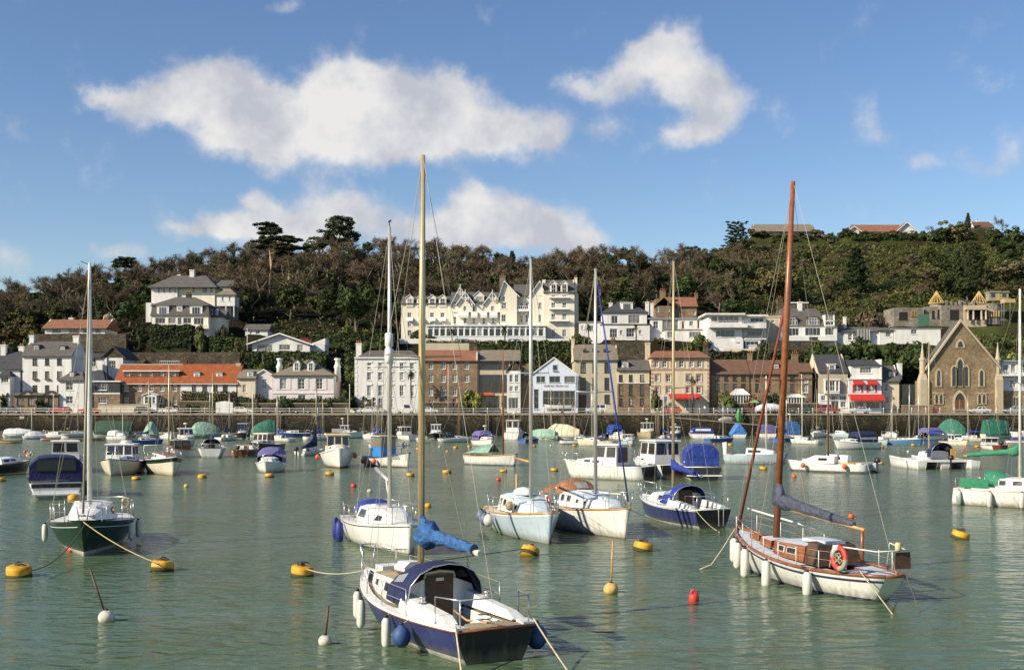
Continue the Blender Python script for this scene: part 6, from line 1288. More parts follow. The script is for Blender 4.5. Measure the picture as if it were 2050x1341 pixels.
FG = 'fenders hanging from the moored boats'
def fender(bt, x, side, kind='long', m=None, label='white cylindrical fender hung over a boat side', drop=.12, L=.62, r=.11, group=FG):
    t = bt.h.tx(x); p = bt.h.pt(t, bt.h.sheer(t), side); lowz = p.z-drop-L; q = bt.h.pt(t, max(.05, lowz+L*.5), side); y = side*(max(abs(p.y), abs(q.y))+r+.005)
    w = bt.world((p.x, y, p.z-drop)); f = thing('fender', label, 'fender', w, bt.root.rotation_euler.z, group); m = m or K_fwhite; b = MB()
    if kind == 'long': b.lathe([(.03,.03),(r*.6,0),(r,-.07),(r*1.04,-L*.5),(r,-L+.07),(r*.6,-L),(.03,-L-.03)], 10)
    else: b.lathe([(.03,.05),(.06,0)]+[(r*math.sin(math.pi*(k+1.2)/8)*1.0, -r*1.15*(1-math.cos(math.pi*(k+1.2)/8))) for k in range(7)], 12)
    b.build('float', m, f); up = Vector((p.x, p.y*.99, p.z+.02))-Vector((p.x, y, p.z-drop)); MB().tube([(0, 0, .02), tuple(up)], .009, 4).build('lanyard', R_rope, f); MB().lathe([(.05,.0),(.045,.06),(.03,.07)], 8).build('cap', K_black, f); return f
def rope(name, pts, label, m=R_rope, r=.012, sag=0.0, n=10):
    a, b_ = Vector(pts[0]), Vector(pts[-1]); q = []
    if len(pts) == 2:
        for k in range(n+1): t = k/n; v = a.lerp(b_, t); v.z -= sag*4*t*(1-t); q.append(v)
    else: q = [Vector(v) for v in pts]
    o = MB().tube([v-a for v in q], r, 5).build(name, m); o.location = a; return tag(o, label, 'rope')
# ------------------------------------------------------------------ the large boats in the foreground
def place(bow_px, bow_h, hdg, L):
    """boat centre from the photo pixel of the stem head and the heading"""
    b = Wp(bow_px[0], bow_px[1], bow_h); d = Vector((math.cos(math.radians(hdg)), math.sin(math.radians(hdg)), 0)); c = b-d*L/2; return (c.x, c.y, 0)
def place_s(px, py, h, hdg, L):
    b = Wp(px, py, h); d = Vector((math.cos(math.radians(hdg)), math.sin(math.radians(hdg)), 0)); c = b+d*L/2; return (c.x, c.y, 0)

# --- 1: blue sloop nearest the camera, stern towards us
L1 = 7.4; H1 = Hull(L1, 2.6, 1.12, .76, tw=.74, rb=.75, rs=.12, full=.30, fm=.80)
b1 = Boat('blue-hulled white sloop with navy sprayhood and blue bundled sail cover', 'sailing boat', H1, place_s(994, 1254, .69, 119, L1*.9), 119, 'sailing_boat', None, .9)
b1.hull_parts(G_navy, G_white, G_white, G_black, G_white, D_tan, (-3.0, -.75, .62), W_teak, strake=0.0, boot_h=.10, drop=.5, sole=D_tan, rail_r=.03, nt=26)  # transom is the same navy paint; its shade is put in as black
capm = MB(); n = 24
for sd in (1, -1):
    rg = []
    for k in range(n+1):
        t = k/n; z = H1.sheer(t); h = H1.half(t); x = H1.pt(t, z).x; w = min(.2 if x > -.7 else .30, h*.9); rg.append([(x, sd*(h+.02), z-.012), (x, sd*(h+.015), z+.035), (x, sd*(h-w), z+.05), (x, sd*(h-w), z-.012)])
    capm.loft(rg, smooth=False)
b1.add('gunwale', capm, G_white)
zc = .84
b1.cabin([(-.75, .80, .68, zc-.06, .62), (.3, .82, .68, zc-.04, .60), (1.5, .66, .54, zc, .52), (2.35, .42, .34, zc+.03, .40), (2.6, .30, .22, zc+.04, .12)], G_white, D_tan)
b1.port(-.35, -.05, .38, .78, K_glass, G_white); b1.port(.45, .75, .38, .78, K_glass, G_white); b1.port(1.35, 1.6, .42, .74, K_glass, G_white)
bh = MB(); bh.extrude([(-.98, zc-.5), (.98, zc-.5), (1.0, zc+.05), (.86, zc+.42), (.4, zc+.6), (-.4, zc+.6), (-.86, zc+.42), (-1.0, zc+.05)], 'x', -.83, -.757); b1.add('bulkhead', bh, G_white)
b1.add('hatch_board', MB().extrude([(-.34, zc-.42), (.34, zc-.42), (.36, zc+.68), (-.36, zc+.68)], 'x', -.87, -.833), W_dark); b1.add('hatch_handle', MB().box(-.885, -.872, -.1, .1, zc+.55, zc+.62), G_white)
b1.add('hatch_trim', MB().tube([(-.85, .4, zc+.62), (-.85, .36, zc+.74), (-.85, 0, zc+.78), (-.85, -.36, zc+.74), (-.85, -.4, zc+.62)], .035, 6), G_cream)
b1.add('sliding_hatch', MB().loft([[(x, .4, zc+.58), (x, .36, zc+.70), (x, 0, zc+.74), (x, -.36, zc+.70), (x, -.4, zc+.58)] for x in (-.83, .2)], smooth=False), D_tan)
for y in (.62, -.62):
    for k in range(3): b1.add('instrument', MB().box(-.85, -.832, y-.03, y+.03, zc-.12-k*.1, zc-.06-k*.1), K_black)
for sd in (1, -1):
    co = MB(); co.loft([[(x, sd*.64, z-.02), (x, sd*.68, z+h), (x, sd*.92, z+h-.02), (x, sd*1.02, z-.02)] for (x, z, h) in ((-.83, zc-.04, .34), (-1.6, zc-.05, .26), (-2.95, zc-.05, .16), (-3.2, zc-.05, .02))], smooth=False); b1.add('coaming', co, G_white)
b1.add('tiller', MB().tube([(-3.3, 0, .78), (-2.5, .1, .72), (-1.9, .14, .86)], [.035, .028, .02], 6), W_pine)
b1.add('winch', MB().lathe([(.09,0),(.06,.05),(.06,.1),(.08,.13)], 10, c=(-1.7, -.82, zc+.22)), S_steel); b1.add('winch', MB().lathe([(.09,0),(.06,.05),(.06,.1),(.08,.13)], 10, c=(-1.7, .82, zc+.22)), S_steel)
b1.hood(-1.15, .35, .98, zc+.02, 1.02, C_navy, fh=.62, back=.18)
tp = MB(); tp.tube([(-1.2, -.95, zc+.15), (-1.2, -.55, zc+.9)], .03, 4); b1.add('hood_trim', tp, K_black)
b1.mast(.2, zc+.55, 10.2, A_gold, .088, .12, .52, 1.02, wire=.0065)
b1.boom(.12, zc+1.47, 3.1, W_pine, C_mid, .19, -.05, .055, .05, 1.95, D_cream)
b1.rails(.28, .82, .62, 4, r=.015)
b1.add('liferaft', MB().loft([[(.45, y*1.5, z) for (y, z) in ((-.2, 1.42), (.2, 1.42), (.22, 1.55), (.12, 1.68), (-.12, 1.68), (-.22, 1.55))], [(1.15, y*1.4, z-.04) for (y, z) in ((-.2, 1.42), (.2, 1.42), (.22, 1.55), (.12, 1.68), (-.12, 1.68), (-.22, 1.55))]], smooth=False), G_white)
b1.add('fore_hatch', MB().box(2.0, 2.5, -.25, .25, 1.25, 1.40), G_white); b1.add('coiled_rope', MB().tube([(-2.7+.16*math.cos(a*.7), -.25+.16*math.sin(a*.7), .62+.012*a) for a in range(24)], .014, 5), R_dark)
b1.add('life_sling', MB().lathe([(.05,0),(.16,.05),(.16,.3),(.05,.36)], 10, c=(-2.95, .05, .45)), G_white)
b1.add('grab_rail', MB().tube([(-.4, .5, zc+.62), (.2, .52, zc+.66), (.9, .46, zc+.62)], .02, 5), W_teak)
for (x, m, k, lab) in ((.62+1.35, K_fwhite, 'long', 'foremost white fender on the blue sloop'), (1.1, K_fwhite, 'long', 'second white fender on the blue sloop, below its cabin windows'), (-.95, K_fwhite, 'long', 'white fender on the blue sloop beside its sprayhood'), (-1.9, mat('slate_blue_fender', (.03,.075,.20), .6, var=.25, scale=7), 'ball', 'blue pear-shaped fender on the blue sloop port quarter')):
    fender(b1, x, 1, k, m, lab, L=.6, r=.095 if k == 'long' else .19, group=None)
fender(b1, -3.2, -1, 'ball', mat('slate_blue_fender'), 'blue pear-shaped fender on the blue sloop starboard quarter', r=.22, group=None)
rope('mooring_rope', [b1.world((-3.65, .95, .85)), Wp(935, 1420, -.3)], 'pale rope leading from the blue sloop port quarter into the water', R_rope, .02, .05)
rope('mooring_rope', [b1.world((-3.65, -.95, .85)), Wp(1180, 1400, -.3)], 'pale rope from the blue sloop starboard quarter into the water', R_rope, .02, .05)

# --- 2: wooden yacht on the right
L2 = 8.6; H2 = Hull(L2, 2.6, 1.40, .84, tw=.26, rb=.55, rs=.95, full=.36, fine=.4, pb=.72, fm=.86)
b2 = Boat('white wooden yacht with varnished cabin, grey sail cover and red-white lifebuoy', 'sailing boat', H2, place((1474, 1053), 1.25, 110, L2*.885), 110, 'sailing_boat', None, .885)
b2.hull_parts(G_white, C_grey, C_grey, G_white, G_white, D_grey, (-2.5, -1.0, .5), W_teak, strake=0.0, boot_h=.06, drop=.5, wellm=W_teak, sole=W_teak, rail_r=.05, nt=26, bulwark=.07)
link('navy_sheer_line', H2.rail(C_navy, .035, -.20, .0, .985, 20, False), b2.root)
b2.cabin([(-1.0, .84, .76, .84, .54), (.2, .84, .74, .88, .48), (.9, .70, .62, .92, .42)], W_teak, D_grey, taper=.92)
b2.port(-.55, -.1, .35, .72, K_glass, G_white); b2.port(.1, .5, .35, .72, K_glass, G_white)
cb = b2.cab; b2.cabin([(1.35, .52, .45, .98, .30), (2.2, .38, .32, 1.04, .26)], W_teak, D_grey, 'fore_cabin'); b2.cab = cb
b2.add('dog_house', MB().hexa([(-1.75, -.82, .80), (-.99, -.80, .80), (-.99, .80, .80), (-1.75, .82, .80), (-1.60, -.60, 1.40), (-1.0, -.66, 1.47), (-1.0, .66, 1.47), (-1.60, .60, 1.40)]), W_dark); b2.add('sliding_hatch', MB().box(-1.5, -.2, -.34, .34, 1.41, 1.50), D_grey)
b2.mast(1.8, 1.0, 11.9, W_teak, .115, 1.0, .46, 1.2, wire=.007); 
b2.add('boom', MB().tube([(1.85, 0, 2.35), (-3.1, .15, 2.0)], [.07, .05], 8), W_pine)
sc = MB(); pts = [Vector((1.82, 0, 3.75)), Vector((1.72, 0, 3.2))]+[Vector((1.62, 0, 2.52)).lerp(Vector((-2.55, .12, 2.1)), k/10) for k in range(11)]; sc.tube(pts, [.07, .15, .32, .28, .21, .19, .19, .17, .165, .15, .14, .12, .10], 10, flat=.7); b2.add('sail_cover', sc, C_grey)
b2.add('boom_crutch', MB().tube([(-2.95, .14, .95), (-2.95, .14, 2.02)], .05, 6), W_teak)
b2.add('furled_jib', MB().tube([(4.1, 0, 1.5), (2.7, 0, 5.2), (1.15, 0, 9.2)], [.05, .055, .03], 7), mat('red_brown_luff', (.20,.045,.02), .8, var=.25, scale=6))
b2.add('spinnaker_pole', MB().tube([(4.0, -.3, 2.05), (.9, -1.0, 1.6)], .035, 6), W_spar)
b2.rails(.14, .92, .55, 8, W_spar, .014, pulpit=False, pushpit=False, wire=.0065)
b2.add('stern_rail', MB().tube([(-2.6, 1.02, .9), (-2.75, 1.0, 1.55), (-4.1, .52, 1.5), (-4.15, -.5, 1.5), (-2.75, -1.0, 1.55), (-2.6, -1.02, .9)], .022, 6), W_spar)
b2.add('skylight', MB().box(2.45, 3.0, -.25, .25, 1.14, 1.30), W_teak); b2.add('board', MB().hexa([(-4.15, -.62, .98), (-4.1, -.1, .98), (-4.06, -.1, .98), (-4.11, -.62, .98), (-4.15, -.6, 1.45), (-4.1, -.15, 1.45), (-4.06, -.15, 1.45), (-4.11, -.6, 1.45)]), W_dark)
b2.add('stern_light', MB().lathe([(.07,0),(.09,.03),(.09,.2),(.06,.24)], 8, c=(-4.12, -.2, 1.5)), mat('pale_brass', (.62,.52,.26), .4)); b2.add('tiller', MB().tube([(-3.9, 0, 1.0), (-2.7, .1, 1.05)], .03, 6), W_teak)
for x in (2.9, 2.3): b2.add('porthole', MB().lathe([(.10,0),(.10,.02)], 12, c=(x, H2.pt(H2.tx(x), .95, 1).y+.0, .95), axis='y'), K_glass)
lb = thing('lifebuoy', 'red and white ring lifebuoy on the wooden yacht stern rail', 'lifebuoy', b2.world((-3.05, 1.02, 1.22)), b2.root.rotation_euler.z)
tor = MB(); R, r = .27, .075; N = 24
rings = [[(math.cos(2*math.pi*k/N)*(R+r*math.cos(a)), r*.8*math.sin(a), math.sin(2*math.pi*k/N)*(R+r*math.cos(a))) for a in [2*math.pi*j/8 for j in range(8)]] for k in range(N+1)]
for q in range(4):
    sg = MB(); sg.loft(rings[q*6:q*6+7], 0, True, False, False, True); sg.build('ring_segment', K_red if q % 2 else G_white, lb)
cl = MB(); g_ = random.Random(2); cl.tube([(g_.uniform(-.15, .15), g_.uniform(-.03, .03), g_.uniform(-.15, .15)) for k in range(18)], .014, 4); cl.build('line_bundle', R_rope, lb)
for (x, lab, l) in ((3.3, 'foremost white fender on the wooden yacht bow', .7), (2.75, 'fat white fender beside the wooden yacht portholes', .75), (1.9, 'white fender under the wooden yacht shrouds', .8), (.2, 'white fender below the wooden yacht cabin', .85), (-1.9, 'white fender on the wooden yacht quarter', .62)):
    fender(b2, x, 1, 'long', K_fwhite, lab, L=l, r=.125, group=None)
rope('mooring_rope', [b2.world((4.2, .1, 1.35)), b2.world((4.35, .55, .6)), b2.world((4.3, 1.0, .1)), b2.world((4.1, 1.7, -.05))], 'grey mooring rope trailing from the wooden yacht stem', R_rope, .022)
rope('mooring_rope', [b2.world((-3.6, .72, .92)), Wp(1795, 1240, -.1)], 'pale stern line from the wooden yacht into the water', R_rope, .016); rope('mooring_rope', [b2.world((-4.3, -.3, .9)), Wp(1845, 1235, -.1)], 'dark stern line from the wooden yacht transom', R_dark, .014)

# --- 3: white cruiser behind the blue sloop
L3 = 7.3; H3 = Hull(L3, 2.75, 1.18, .92, tw=.85, rb=.35, rs=.3, full=.22, fm=.95)
b3 = Boat('white raised-deck sailing cruiser with thin blue lines and royal blue fenders', 'sailing boat', H3, place((824, 1048), 1.1, -70, L3*.92), -70, 'sailing_boat', None, .92)
b3.hull_parts(G_white, G_navy, G_white, G_white, G_white, G_white, (-3.2, -1.4, .7), None, boot_h=.05, nt=22); link('blue_sheer_line', H3.rail(C_navy, .018, -.10, .02, .99, 20, False), b3.root); link('blue_waterline_stripe', H3.rail(C_navy, .012, -.93, .0, .98, 20, False), b3.root)
b3.cabin([(-1.5, .95, .74, .92, .62), (.2, .92, .66, .95, .60), (1.5, .68, .42, 1.02, .38), (2.2, .42, .2, 1.06, .08)], G_white, G_white)
b3.port(-1.2, -.2, .3, .86, K_glass, G_white, .12); b3.port(.9, 1.5, .25, .72, K_glass, G_white, .08)
b3.add('hatch', MB().box(-.9, -.2, -.4, .4, 1.5, 1.58), G_white); b3.add('hatch_pane', MB().box(-.82, -.28, -.32, .32, 1.582, 1.6), K_hood); b3.hood(-2.2, -1.3, .85, 1.15, .55, C_blue, False)
b3.mast(.35, 1.5, 10.9, A_mast, .085, .0, .5, .85, wire=.0065, furl=None); b3.add('furled_sail_roll', MB().lathe([(.08,0),(.17,.05),(.17,.55),(.1,.62),(.16,.68),(.16,1.15),(.08,1.2)], 10, c=(.35, -.02, 7.1)), G_white)
b3.boom(.3, 2.55, 2.6, A_mast, None, r=.09, droop=.35, swing=.1); b3.add('boom_strut', MB().tube([(-.3, .02, 2.6), (.3, 0, 1.7)], .03, 6), W_spar); b3.rails(.2, .84, .6, 5)
b3.add('wind_vane', MB().tube([(.35, 0, 12.38), (.35, 0, 12.6)], .02, 4).box(.2, .55, -.02, .02, 12.58, 12.64), K_black)
b3.add('stern_ladder', MB().tube([(-3.55, .7, .2), (-3.6, .7, 1.5), (-3.6, .45, 1.5), (-3.55, .45, .2)], .016, 5), S_steel)
for (x, lab, m) in ((-3.3, 'blue fender with white foot at the white cruiser quarter', K_fblue), (-2.1, 'long royal blue fender on the white cruiser side', K_fblue)): fender(b3, x, -1, 'long', m, lab, L=.75, r=.14, group=None)
# --- 4: pale blue motor sailer
L4 = 7.6; H4 = Hull(L4, 2.6, 1.28, .95, tw=.72, rb=.4, rs=.15, full=.26, fm=1.0)
b4 = Boat('pale blue sloop with white cabin and grey fenders lying beside the white one', 'sailing boat', H4, place((1104, 1026), 1.18, -76, L4*.93), -76, 'sailing_boat', None, .93)
b4.hull_parts(G_lblue, G_lblue, G_foul, G_lblue, G_white, D_cream, (-3.2, -1.3, .7), W_pine, strake=.14, nt=22)
def westerly_cabin(b):
    b.cabin([(-1.3, .95, .80, 1.0, .72), (.1, .94, .76, 1.03, .66), (.75, .88, .68, 1.05, .44), (2.0, .55, .4, 1.12, .36), (2.5, .34, .2, 1.16, .08)], G_white, D_blue)
    b.port(-1.05, -.75, .38, .82, K_glass, G_white); b.port(-.45, -.1, .38, .82, K_glass, G_white)
    for x in (.4, .95): b.port(x, x+.16, .4, .72, K_glass, G_white)
    b.add('fore_hatch', MB().box(1.15, 1.75, -.3, .3, 1.42, 1.54), G_white)
westerly_cabin(b4)
b4.add('upturned_dinghy', MB().loft([[(x, w*math.cos(a), 1.70+h*math.sin(a)) for a in [math.pi*k/6 for k in range(7)]] for (x, w, h) in ((-1.2, .3, .22), (-.5, .42, .3), (.1, .36, .24), (.4, .1, .08))]), G_white)
b4.mast(.7, 1.6, 9.9, A_mast, .08, .0, .52, .8, wire=.0065); b4.boom(.5, 3.1, 2.5, W_pine, None, r=.05, droop=.05); b4.rails(.22, .86, .6, 5)
b4.add('crutch', MB().tube([(-2.8, .3, 1.0), (-2.9, .3, 2.4)], .05, 6), W_pine)
for (x, k, m, lab, r) in ((-3.2, 'ball', K_fblue, 'blue round fender at the pale blue sloop stern', .17), (-2.95, 'ball', K_fgrey, 'grey round fender at the pale blue sloop stern', .2), (-1.3, 'ball', K_fgrey, 'grey pear fender on the pale blue sloop side', .21), (-.5, 'ball', K_fwhite, 'white pear fender on the pale blue sloop side', .21)): fender(b4, x, -1, k, m, lab, r=r, group=None)
fb = thing('fender', 'tan ball fender lying on the pale blue sloop side deck', 'fender', b4.world((1.0, -.95, 1.33))); MB().lathe([(.19*math.sin(math.pi*k/8)+.001, -.19*math.cos(math.pi*k/8)) for k in range(9)], 12).build('float', mat('tan_float', (.36,.28,.18), .7), fb)
# --- 5: white one with brown hood
L5 = 7.4; H5 = Hull(L5, 2.6, 1.25, .95, tw=.72, rb=.4, rs=.15, full=.26, fm=1.0)
b5 = Boat('white sloop with tan canvas hood and blue furled foresail', 'sailing boat', H5, place((1260, 1016), 1.2, -69, L5*.95), -69, 'sailing_boat', None, .95)
b5.hull_parts(G_white, G_white, G_red, G_white, G_white, G_white, (-3.1, -1.3, .7), W_pine, nt=22); westerly_cabin(b5); b5.hood(-1.7, -.65, .86, 1.52, .62, C_brown); b5.mast(.55, 1.6, 9.5, A_mast, .085, .0, .45, .85, wire=.0065, furl=C_blue); b5.rails(.2, .86, .58, 5)
b5.add('stern_dodger', MB().loft([[(-3.5, .9*math.cos(a), 1.0+.75*math.sin(a)**.6) for a in [math.pi*k/8 for k in range(9)]], [(-3.0, 1.0*math.cos(a), 1.0+.6*math.sin(a)**.6) for a in [math.pi*k/8 for k in range(9)]]], closed=False, cap0=False, cap1=False), C_brown)
b5.add('pole', MB().tube([(-.2, -.5, 1.72), (3.0, .0, 1.75)], .03, 6), W_spar)
for (x, lab) in ((-2.2, 'short white fender on the white sloop with tan hood'), (-1.3, 'second short white fender on the white sloop with tan hood')): fender(b5, x, -1, 'long', K_fwhite, lab, L=.5, r=.08, group=None)
fender(b5, -1.2, -1, 'ball', K_red, 'red ball fender hung beside the tan hood', drop=-.45, r=.17, group=None)
# --- 6: blue sloop with royal blue hood
L6 = 6.9; H6 = Hull(L6, 2.45, 1.15, .9, tw=.78, rb=.6, rs=.1, full=.28, fm=.9)
b6 = Boat('navy-hulled sloop with bright royal blue hood and blue sail cover', 'sailing boat', H6, place_s(1428, 1018, .82, 112, L6*.9), 112, 'sailing_boat', None, .9)
b6.hull_parts(G_navy, G_white, G_white, G_black, G_white, D_blue, (-3.0, -.9, .62), G_cream, strake=.1, nt=22, rail_r=.03)
b6.cabin([(-.9, .84, .72, .9, .60), (.3, .82, .68, .92, .56), (1.4, .62, .46, .98, .42), (2.1, .4, .26, 1.02, .1)], G_white, D_blue); b6.port(-.6, -.3, .35, .8, K_glass, G_white); b6.port(-.05, .25, .35, .8, K_glass, G_white)
b6.add('bulkhead', MB().extrude([(-.98, .4), (.98, .4), (1.0, .95), (.8, 1.42), (.3, 1.52), (-.3, 1.52), (-.8, 1.42), (-1.0, .95)], 'x', -.98, -.91), G_cream); b6.add('hatch_board', MB().box(-1.02, -.983, -.36, .36, .48, 1.62), W_dark); b6.add('gauge', MB().lathe([(.08,0),(.08,.03)], 10, c=(-1.02, -.55, 1.15), axis='x'), K_black)
b6.hood(-1.3, .1, .92, .95, .95, C_blue, fh=.6); b6.mast(.2, 1.45, 11.2, A_gold, .075, .05, .45, .8, wire=.0065); b6.boom(.28, 2.6, 2.7, A_mast, C_blue, .17, -.25, .05, .0, 1.3, G_white); b6.rails(.25, .85, .58, 4)
for sd in (1, -1): b6.add('coaming', MB().loft([[(x, sd*.64, z-.02), (x, sd*.68, z+h), (x, sd*.9, z+h-.02), (x, sd*1.0, z-.02)] for (x, z, h) in ((-.95, .88, .32), (-1.8, .88, .26), (-3.0, .88, .14))], smooth=False), G_white)
b6.add('transom_ladder', MB().tube([(-3.52, -.5, .1), (-3.5, -.5, .95), (-3.5, -.25, .95), (-3.52, -.25, .1)], .018, 5), W_spar)
rope('mooring_rope', [b6.world((-3.45, .9, .85)), Wp(1455, 1072, -.1)], 'pale rope from the navy sloop transom into the water', R_rope, .016, .15)
rope('mooring_rope', [b5.world((3.65, 0, 1.2)), Wp(1440, 1065, -.1)], 'pale bow line slanting from the tan-hooded sloop', R_rope, .014, .2)
# --- 7: dark green sloop bow on
L7 = 7.2; H7 = Hull(L7, 2.95, 1.22, .9, tw=.7, rb=.75, rs=.2, full=.3, fine=.4, fm=.95)
b7 = Boat('dark green sloop seen bow-on with white cabin and white waterline', 'sailing boat', H7, place((166, 1043), 1.22, -74, L7), -74, 'sailing_boat')
b7.hull_parts(G_green, G_white, G_white, G_green, G_green, G_white, (-3.0, -1.1, .65), None, boot_h=.13, nt=22); link('white_sheer_line', H7.rail(G_white, .012, -.2, .05, .97, 20, False), b7.root)
b7.cabin([(-1.1, .85, .66, .95, .62), (.4, .82, .6, 1.0, .56), (1.5, .62, .44, 1.08, .40), (2.3, .42, .28, 1.14, .22), (2.6, .34, .18, 1.16, .06)], G_white, G_white); b7.port(-.8, .2, .35, .75, K_glass, None, .1)
lettering('TIANA', .2, K_black, b7.root, (2.47, .0, 1.285), (math.radians(38), 0, math.radians(90)), .2)
b7.add('fore_hatch', MB().box(1.0, 1.55, -.28, .28, 1.46, 1.56), G_white)
b7.mast(.75, 1.5, 8.55, W_spar, .085, .0, 0, .8, wire=.0065, lean=0.0, furl=mat('bare_furler', (.34,.31,.25), .6)); b7.rails(.2, .85, .6, 5); b7.add('coiled_rope', MB().tube([(-2.4+.03*math.sin(a*3), 1.05+.12*math.cos(a*.9), 1.35+.18*math.sin(a*.9)) for a in range(26)], .03, 5), mat('yellow_rope', (.62,.42,.10), .8)); b7.add('horseshoe_buoy', MB().lathe([(.05,0),(.2,.05),(.2,.25),(.05,.32)], 10, c=(-2.2, -.8, 1.4)), K_yellow); b7.add('masthead_vane', MB().tube([(.75, 0, 10.0), (.75, -.3, 10.1)], .012, 4), K_black)
for (x, sd, lab) in ((.2, -1, 'white fender on the dark green sloop left side'), (.9, 1, 'white fender on the dark green sloop right bow'), (-1.0, 1, 'small white fender far down the dark green sloop right side')): fender(b7, x, sd, 'long', K_fwhite, lab, L=.6, r=.1, group=None)
# --- 8: white sloop leaving the frame at the right
L8 = 8.6; H8 = Hull(L8, 2.8, 1.4, 1.05, tw=.6, rb=.5, rs=-.25, full=.26, fm=1.08)
b8 = Boat('white sloop with green hood, green dodger and green sail cover', 'sailing boat', H8, place_s(1918, 975, .86, -40, L8*.82), -40, 'sailing_boat', None, .82)
b8.hull_parts(G_white, G_white, G_red, G_white, G_white, D_cream, (-3.8, -1.7, .8), G_cream, nt=22); b8.cabin([(-1.7, 1.02, .86, 1.05, .78), (.3, 1.0, .82, 1.1, .7), (1.4, .8, .6, 1.15, .45), (2.6, .5, .3, 1.25, .2)], G_white, D_cream); b8.port(-1.5, -1.1, .4, .85, K_glass, G_white); b8.port(-.7, -.15, .4, .85, K_glass, G_white); b8.port(.6, .8, .4, .7, K_glass, G_white)
b8.hood(-2.3, -.8, 1.0, 1.25, 1.0, C_green); b8.mast(-.55, 1.8, 11.6, W_spar, .09, .0, .5, .9, wire=.0065); b8.boom(-.65, 3.3, 3.3, W_pine, C_green, .2, -.25, .06); b8.rails(.12, .86, .62, 6)
b8.add('stern_dodger', MB().panel([tuple(H8.side(-3.9, .08, -1)), tuple(H8.side(-2.0, .08, -1)), tuple(H8.side(-2.0, .66, -1)), tuple(H8.side(-3.9, .66, -1))], .02), C_green)
for x in (-3.9, -1.9, .0): fender(b8, x, -1, 'long', K_fwhite, 'white fender on the white sloop with green canvas', L=.75, r=.12, group='fenders on the green-canvas sloop')
# ------------------------------------------------------------------ the rest of the moored boats
def cpos(px, py): w = Wp(px, py); return (w.x, w.y, 0)
def sail(px, py, hdg, L, label, top=G_white, boot=G_white, foul=G_foul, B=None, mastm=A_mast, mast=1.15, mx=.1, cover=None, hood=None, deck=None, furl=None, cab=.42, strake=None, strake_m=None, outb=False, rails=True, transom=None, lean=0.0, roof=None, boomL=.36, spread=.5, mr=.06, name='sailing_boat', tiller=True, fs=None, strk=.1):
    B = B or L*.34; f = fs or L*.13; h = Hull(L, B, f*1.25, f, tw=.72, rb=L*.08, rs=.1, full=.28, fm=f); b = Boat(label, 'sailing boat', h, cpos(px, py), hdg, name)
    b.hull_parts(top, boot, foul, transom or top, strake_m or top, deck or G_white, (-L*.42, -L*.14, B*.26), strake, strake=strk if strake_m else 0.0, boot_h=.08, nt=12, drop=.35)
    if cab: b.cabin([(-L*.14, B*.33, B*.27, f, cab), (L*.1, B*.32, B*.25, f+.03, cab*.9), (L*.28, B*.18, B*.12, f+.08, cab*.45)], G_white, roof or deck or G_white); b.port(-L*.11, -L*.03, .35, .8); b.port(L*.02, L*.09, .35, .78)
    if cab: b.add('companionway', MB().box(-L*.14-.03, -L*.14-.004, -B*.11, B*.11, f-.2, f+cab*.9), W_dark)
    if tiller: b.add('tiller', MB().tube([(-L*.47, 0, f+.1), (-L*.34, .05, f+.18)], .025, 5), W_teak)
    if mast: b.mast(L*mx, f+(cab or 0)*.8, L*mast, mastm, mr, 0.0, spread, B*.28, wire=.008, furl=furl, lean=lean)
    if cover: b.boom(L*mx-.05, f+(cab or 0)+.55, L*boomL, mastm, cover, .15, -.05, .04)
    if hood: b.hood(-L*.26, -L*.05, B*.34, f+.1, cab+.5, hood, True)
    if rails: b.rails(.15, .84, .5, 3, r=.016, wire=.01)
    if outb: b.outboard(.2)
    return b
def motor(px, py, hdg, L, label, top=G_white, boot=G_white, foul=G_foul, B=None, cab=True, house=None, canopy=None, deck=None, strake=W_teak, strake_m=None, transom=None, outb=False, screen=False, roof=None, mast=0.0, fs=None, rails=True, hm=None, dark_back=True, cz=1.25, wm=None, name='motor_boat', pulp=True):
    B = B or L*.40; f = fs or L*.135; h = Hull(L, B, f*1.35, f, tw=.88, rb=L*.1, rs=-.08, full=.2, fine=.4, fm=f*1.02, tm=.45); b = Boat(label, 'motor boat', h, cpos(px, py), hdg, name)
    b.hull_parts(top, boot, foul, transom or top, strake_m or top, deck or G_white, (-L*.46, -L*.06, B*.38), strake, strake=.14 if strake_m else 0.0, nt=12, drop=.4)
    z = f+.02
    if cab: b.cabin([(-L*.04, B*.39, B*.33, z, .42), (L*.14, B*.35, B*.27, z+.05, .46), (L*.31, B*.18, B*.12, z+.15, .2)], G_white, roof or G_white); b.port(.0, L*.08, .35, .8); b.port(L*.11, L*.19, .35, .75)
    if house: x0, x1, hh = house; b.house(L*x0, L*x1, B*.36, z-.05, z+hh, .3, 0, hm or G_white, roof or G_white, 3, 2, dark_back)
    if screen: b.house(-L*.08, L*.02, B*.36, z+.25, z+.75, .3, .02, G_white, None, 2, 1, False, 0.02, .15, name='windscreen_frame')
    if canopy: b.canopy(-L*.42, L*.06, B*.42, z+.02, z+cz, canopy, wm=wm)
    if mast: b.add('mast', MB().tube([(-L*.05, 0, z+.5), (-L*.05, 0, z+mast)], .035, 6), W_spar); b.add('radar', MB().lathe([(.05,0),(.28,.03),(.28,.16),(.1,.2)], 10, c=(-L*.05, 0, z+mast)), G_white)
    if outb: b.outboard(.0, 1.1)
    if rails and pulp: b.rails(.2, .8, .45, 1, r=.018, pushpit=False)
    return b
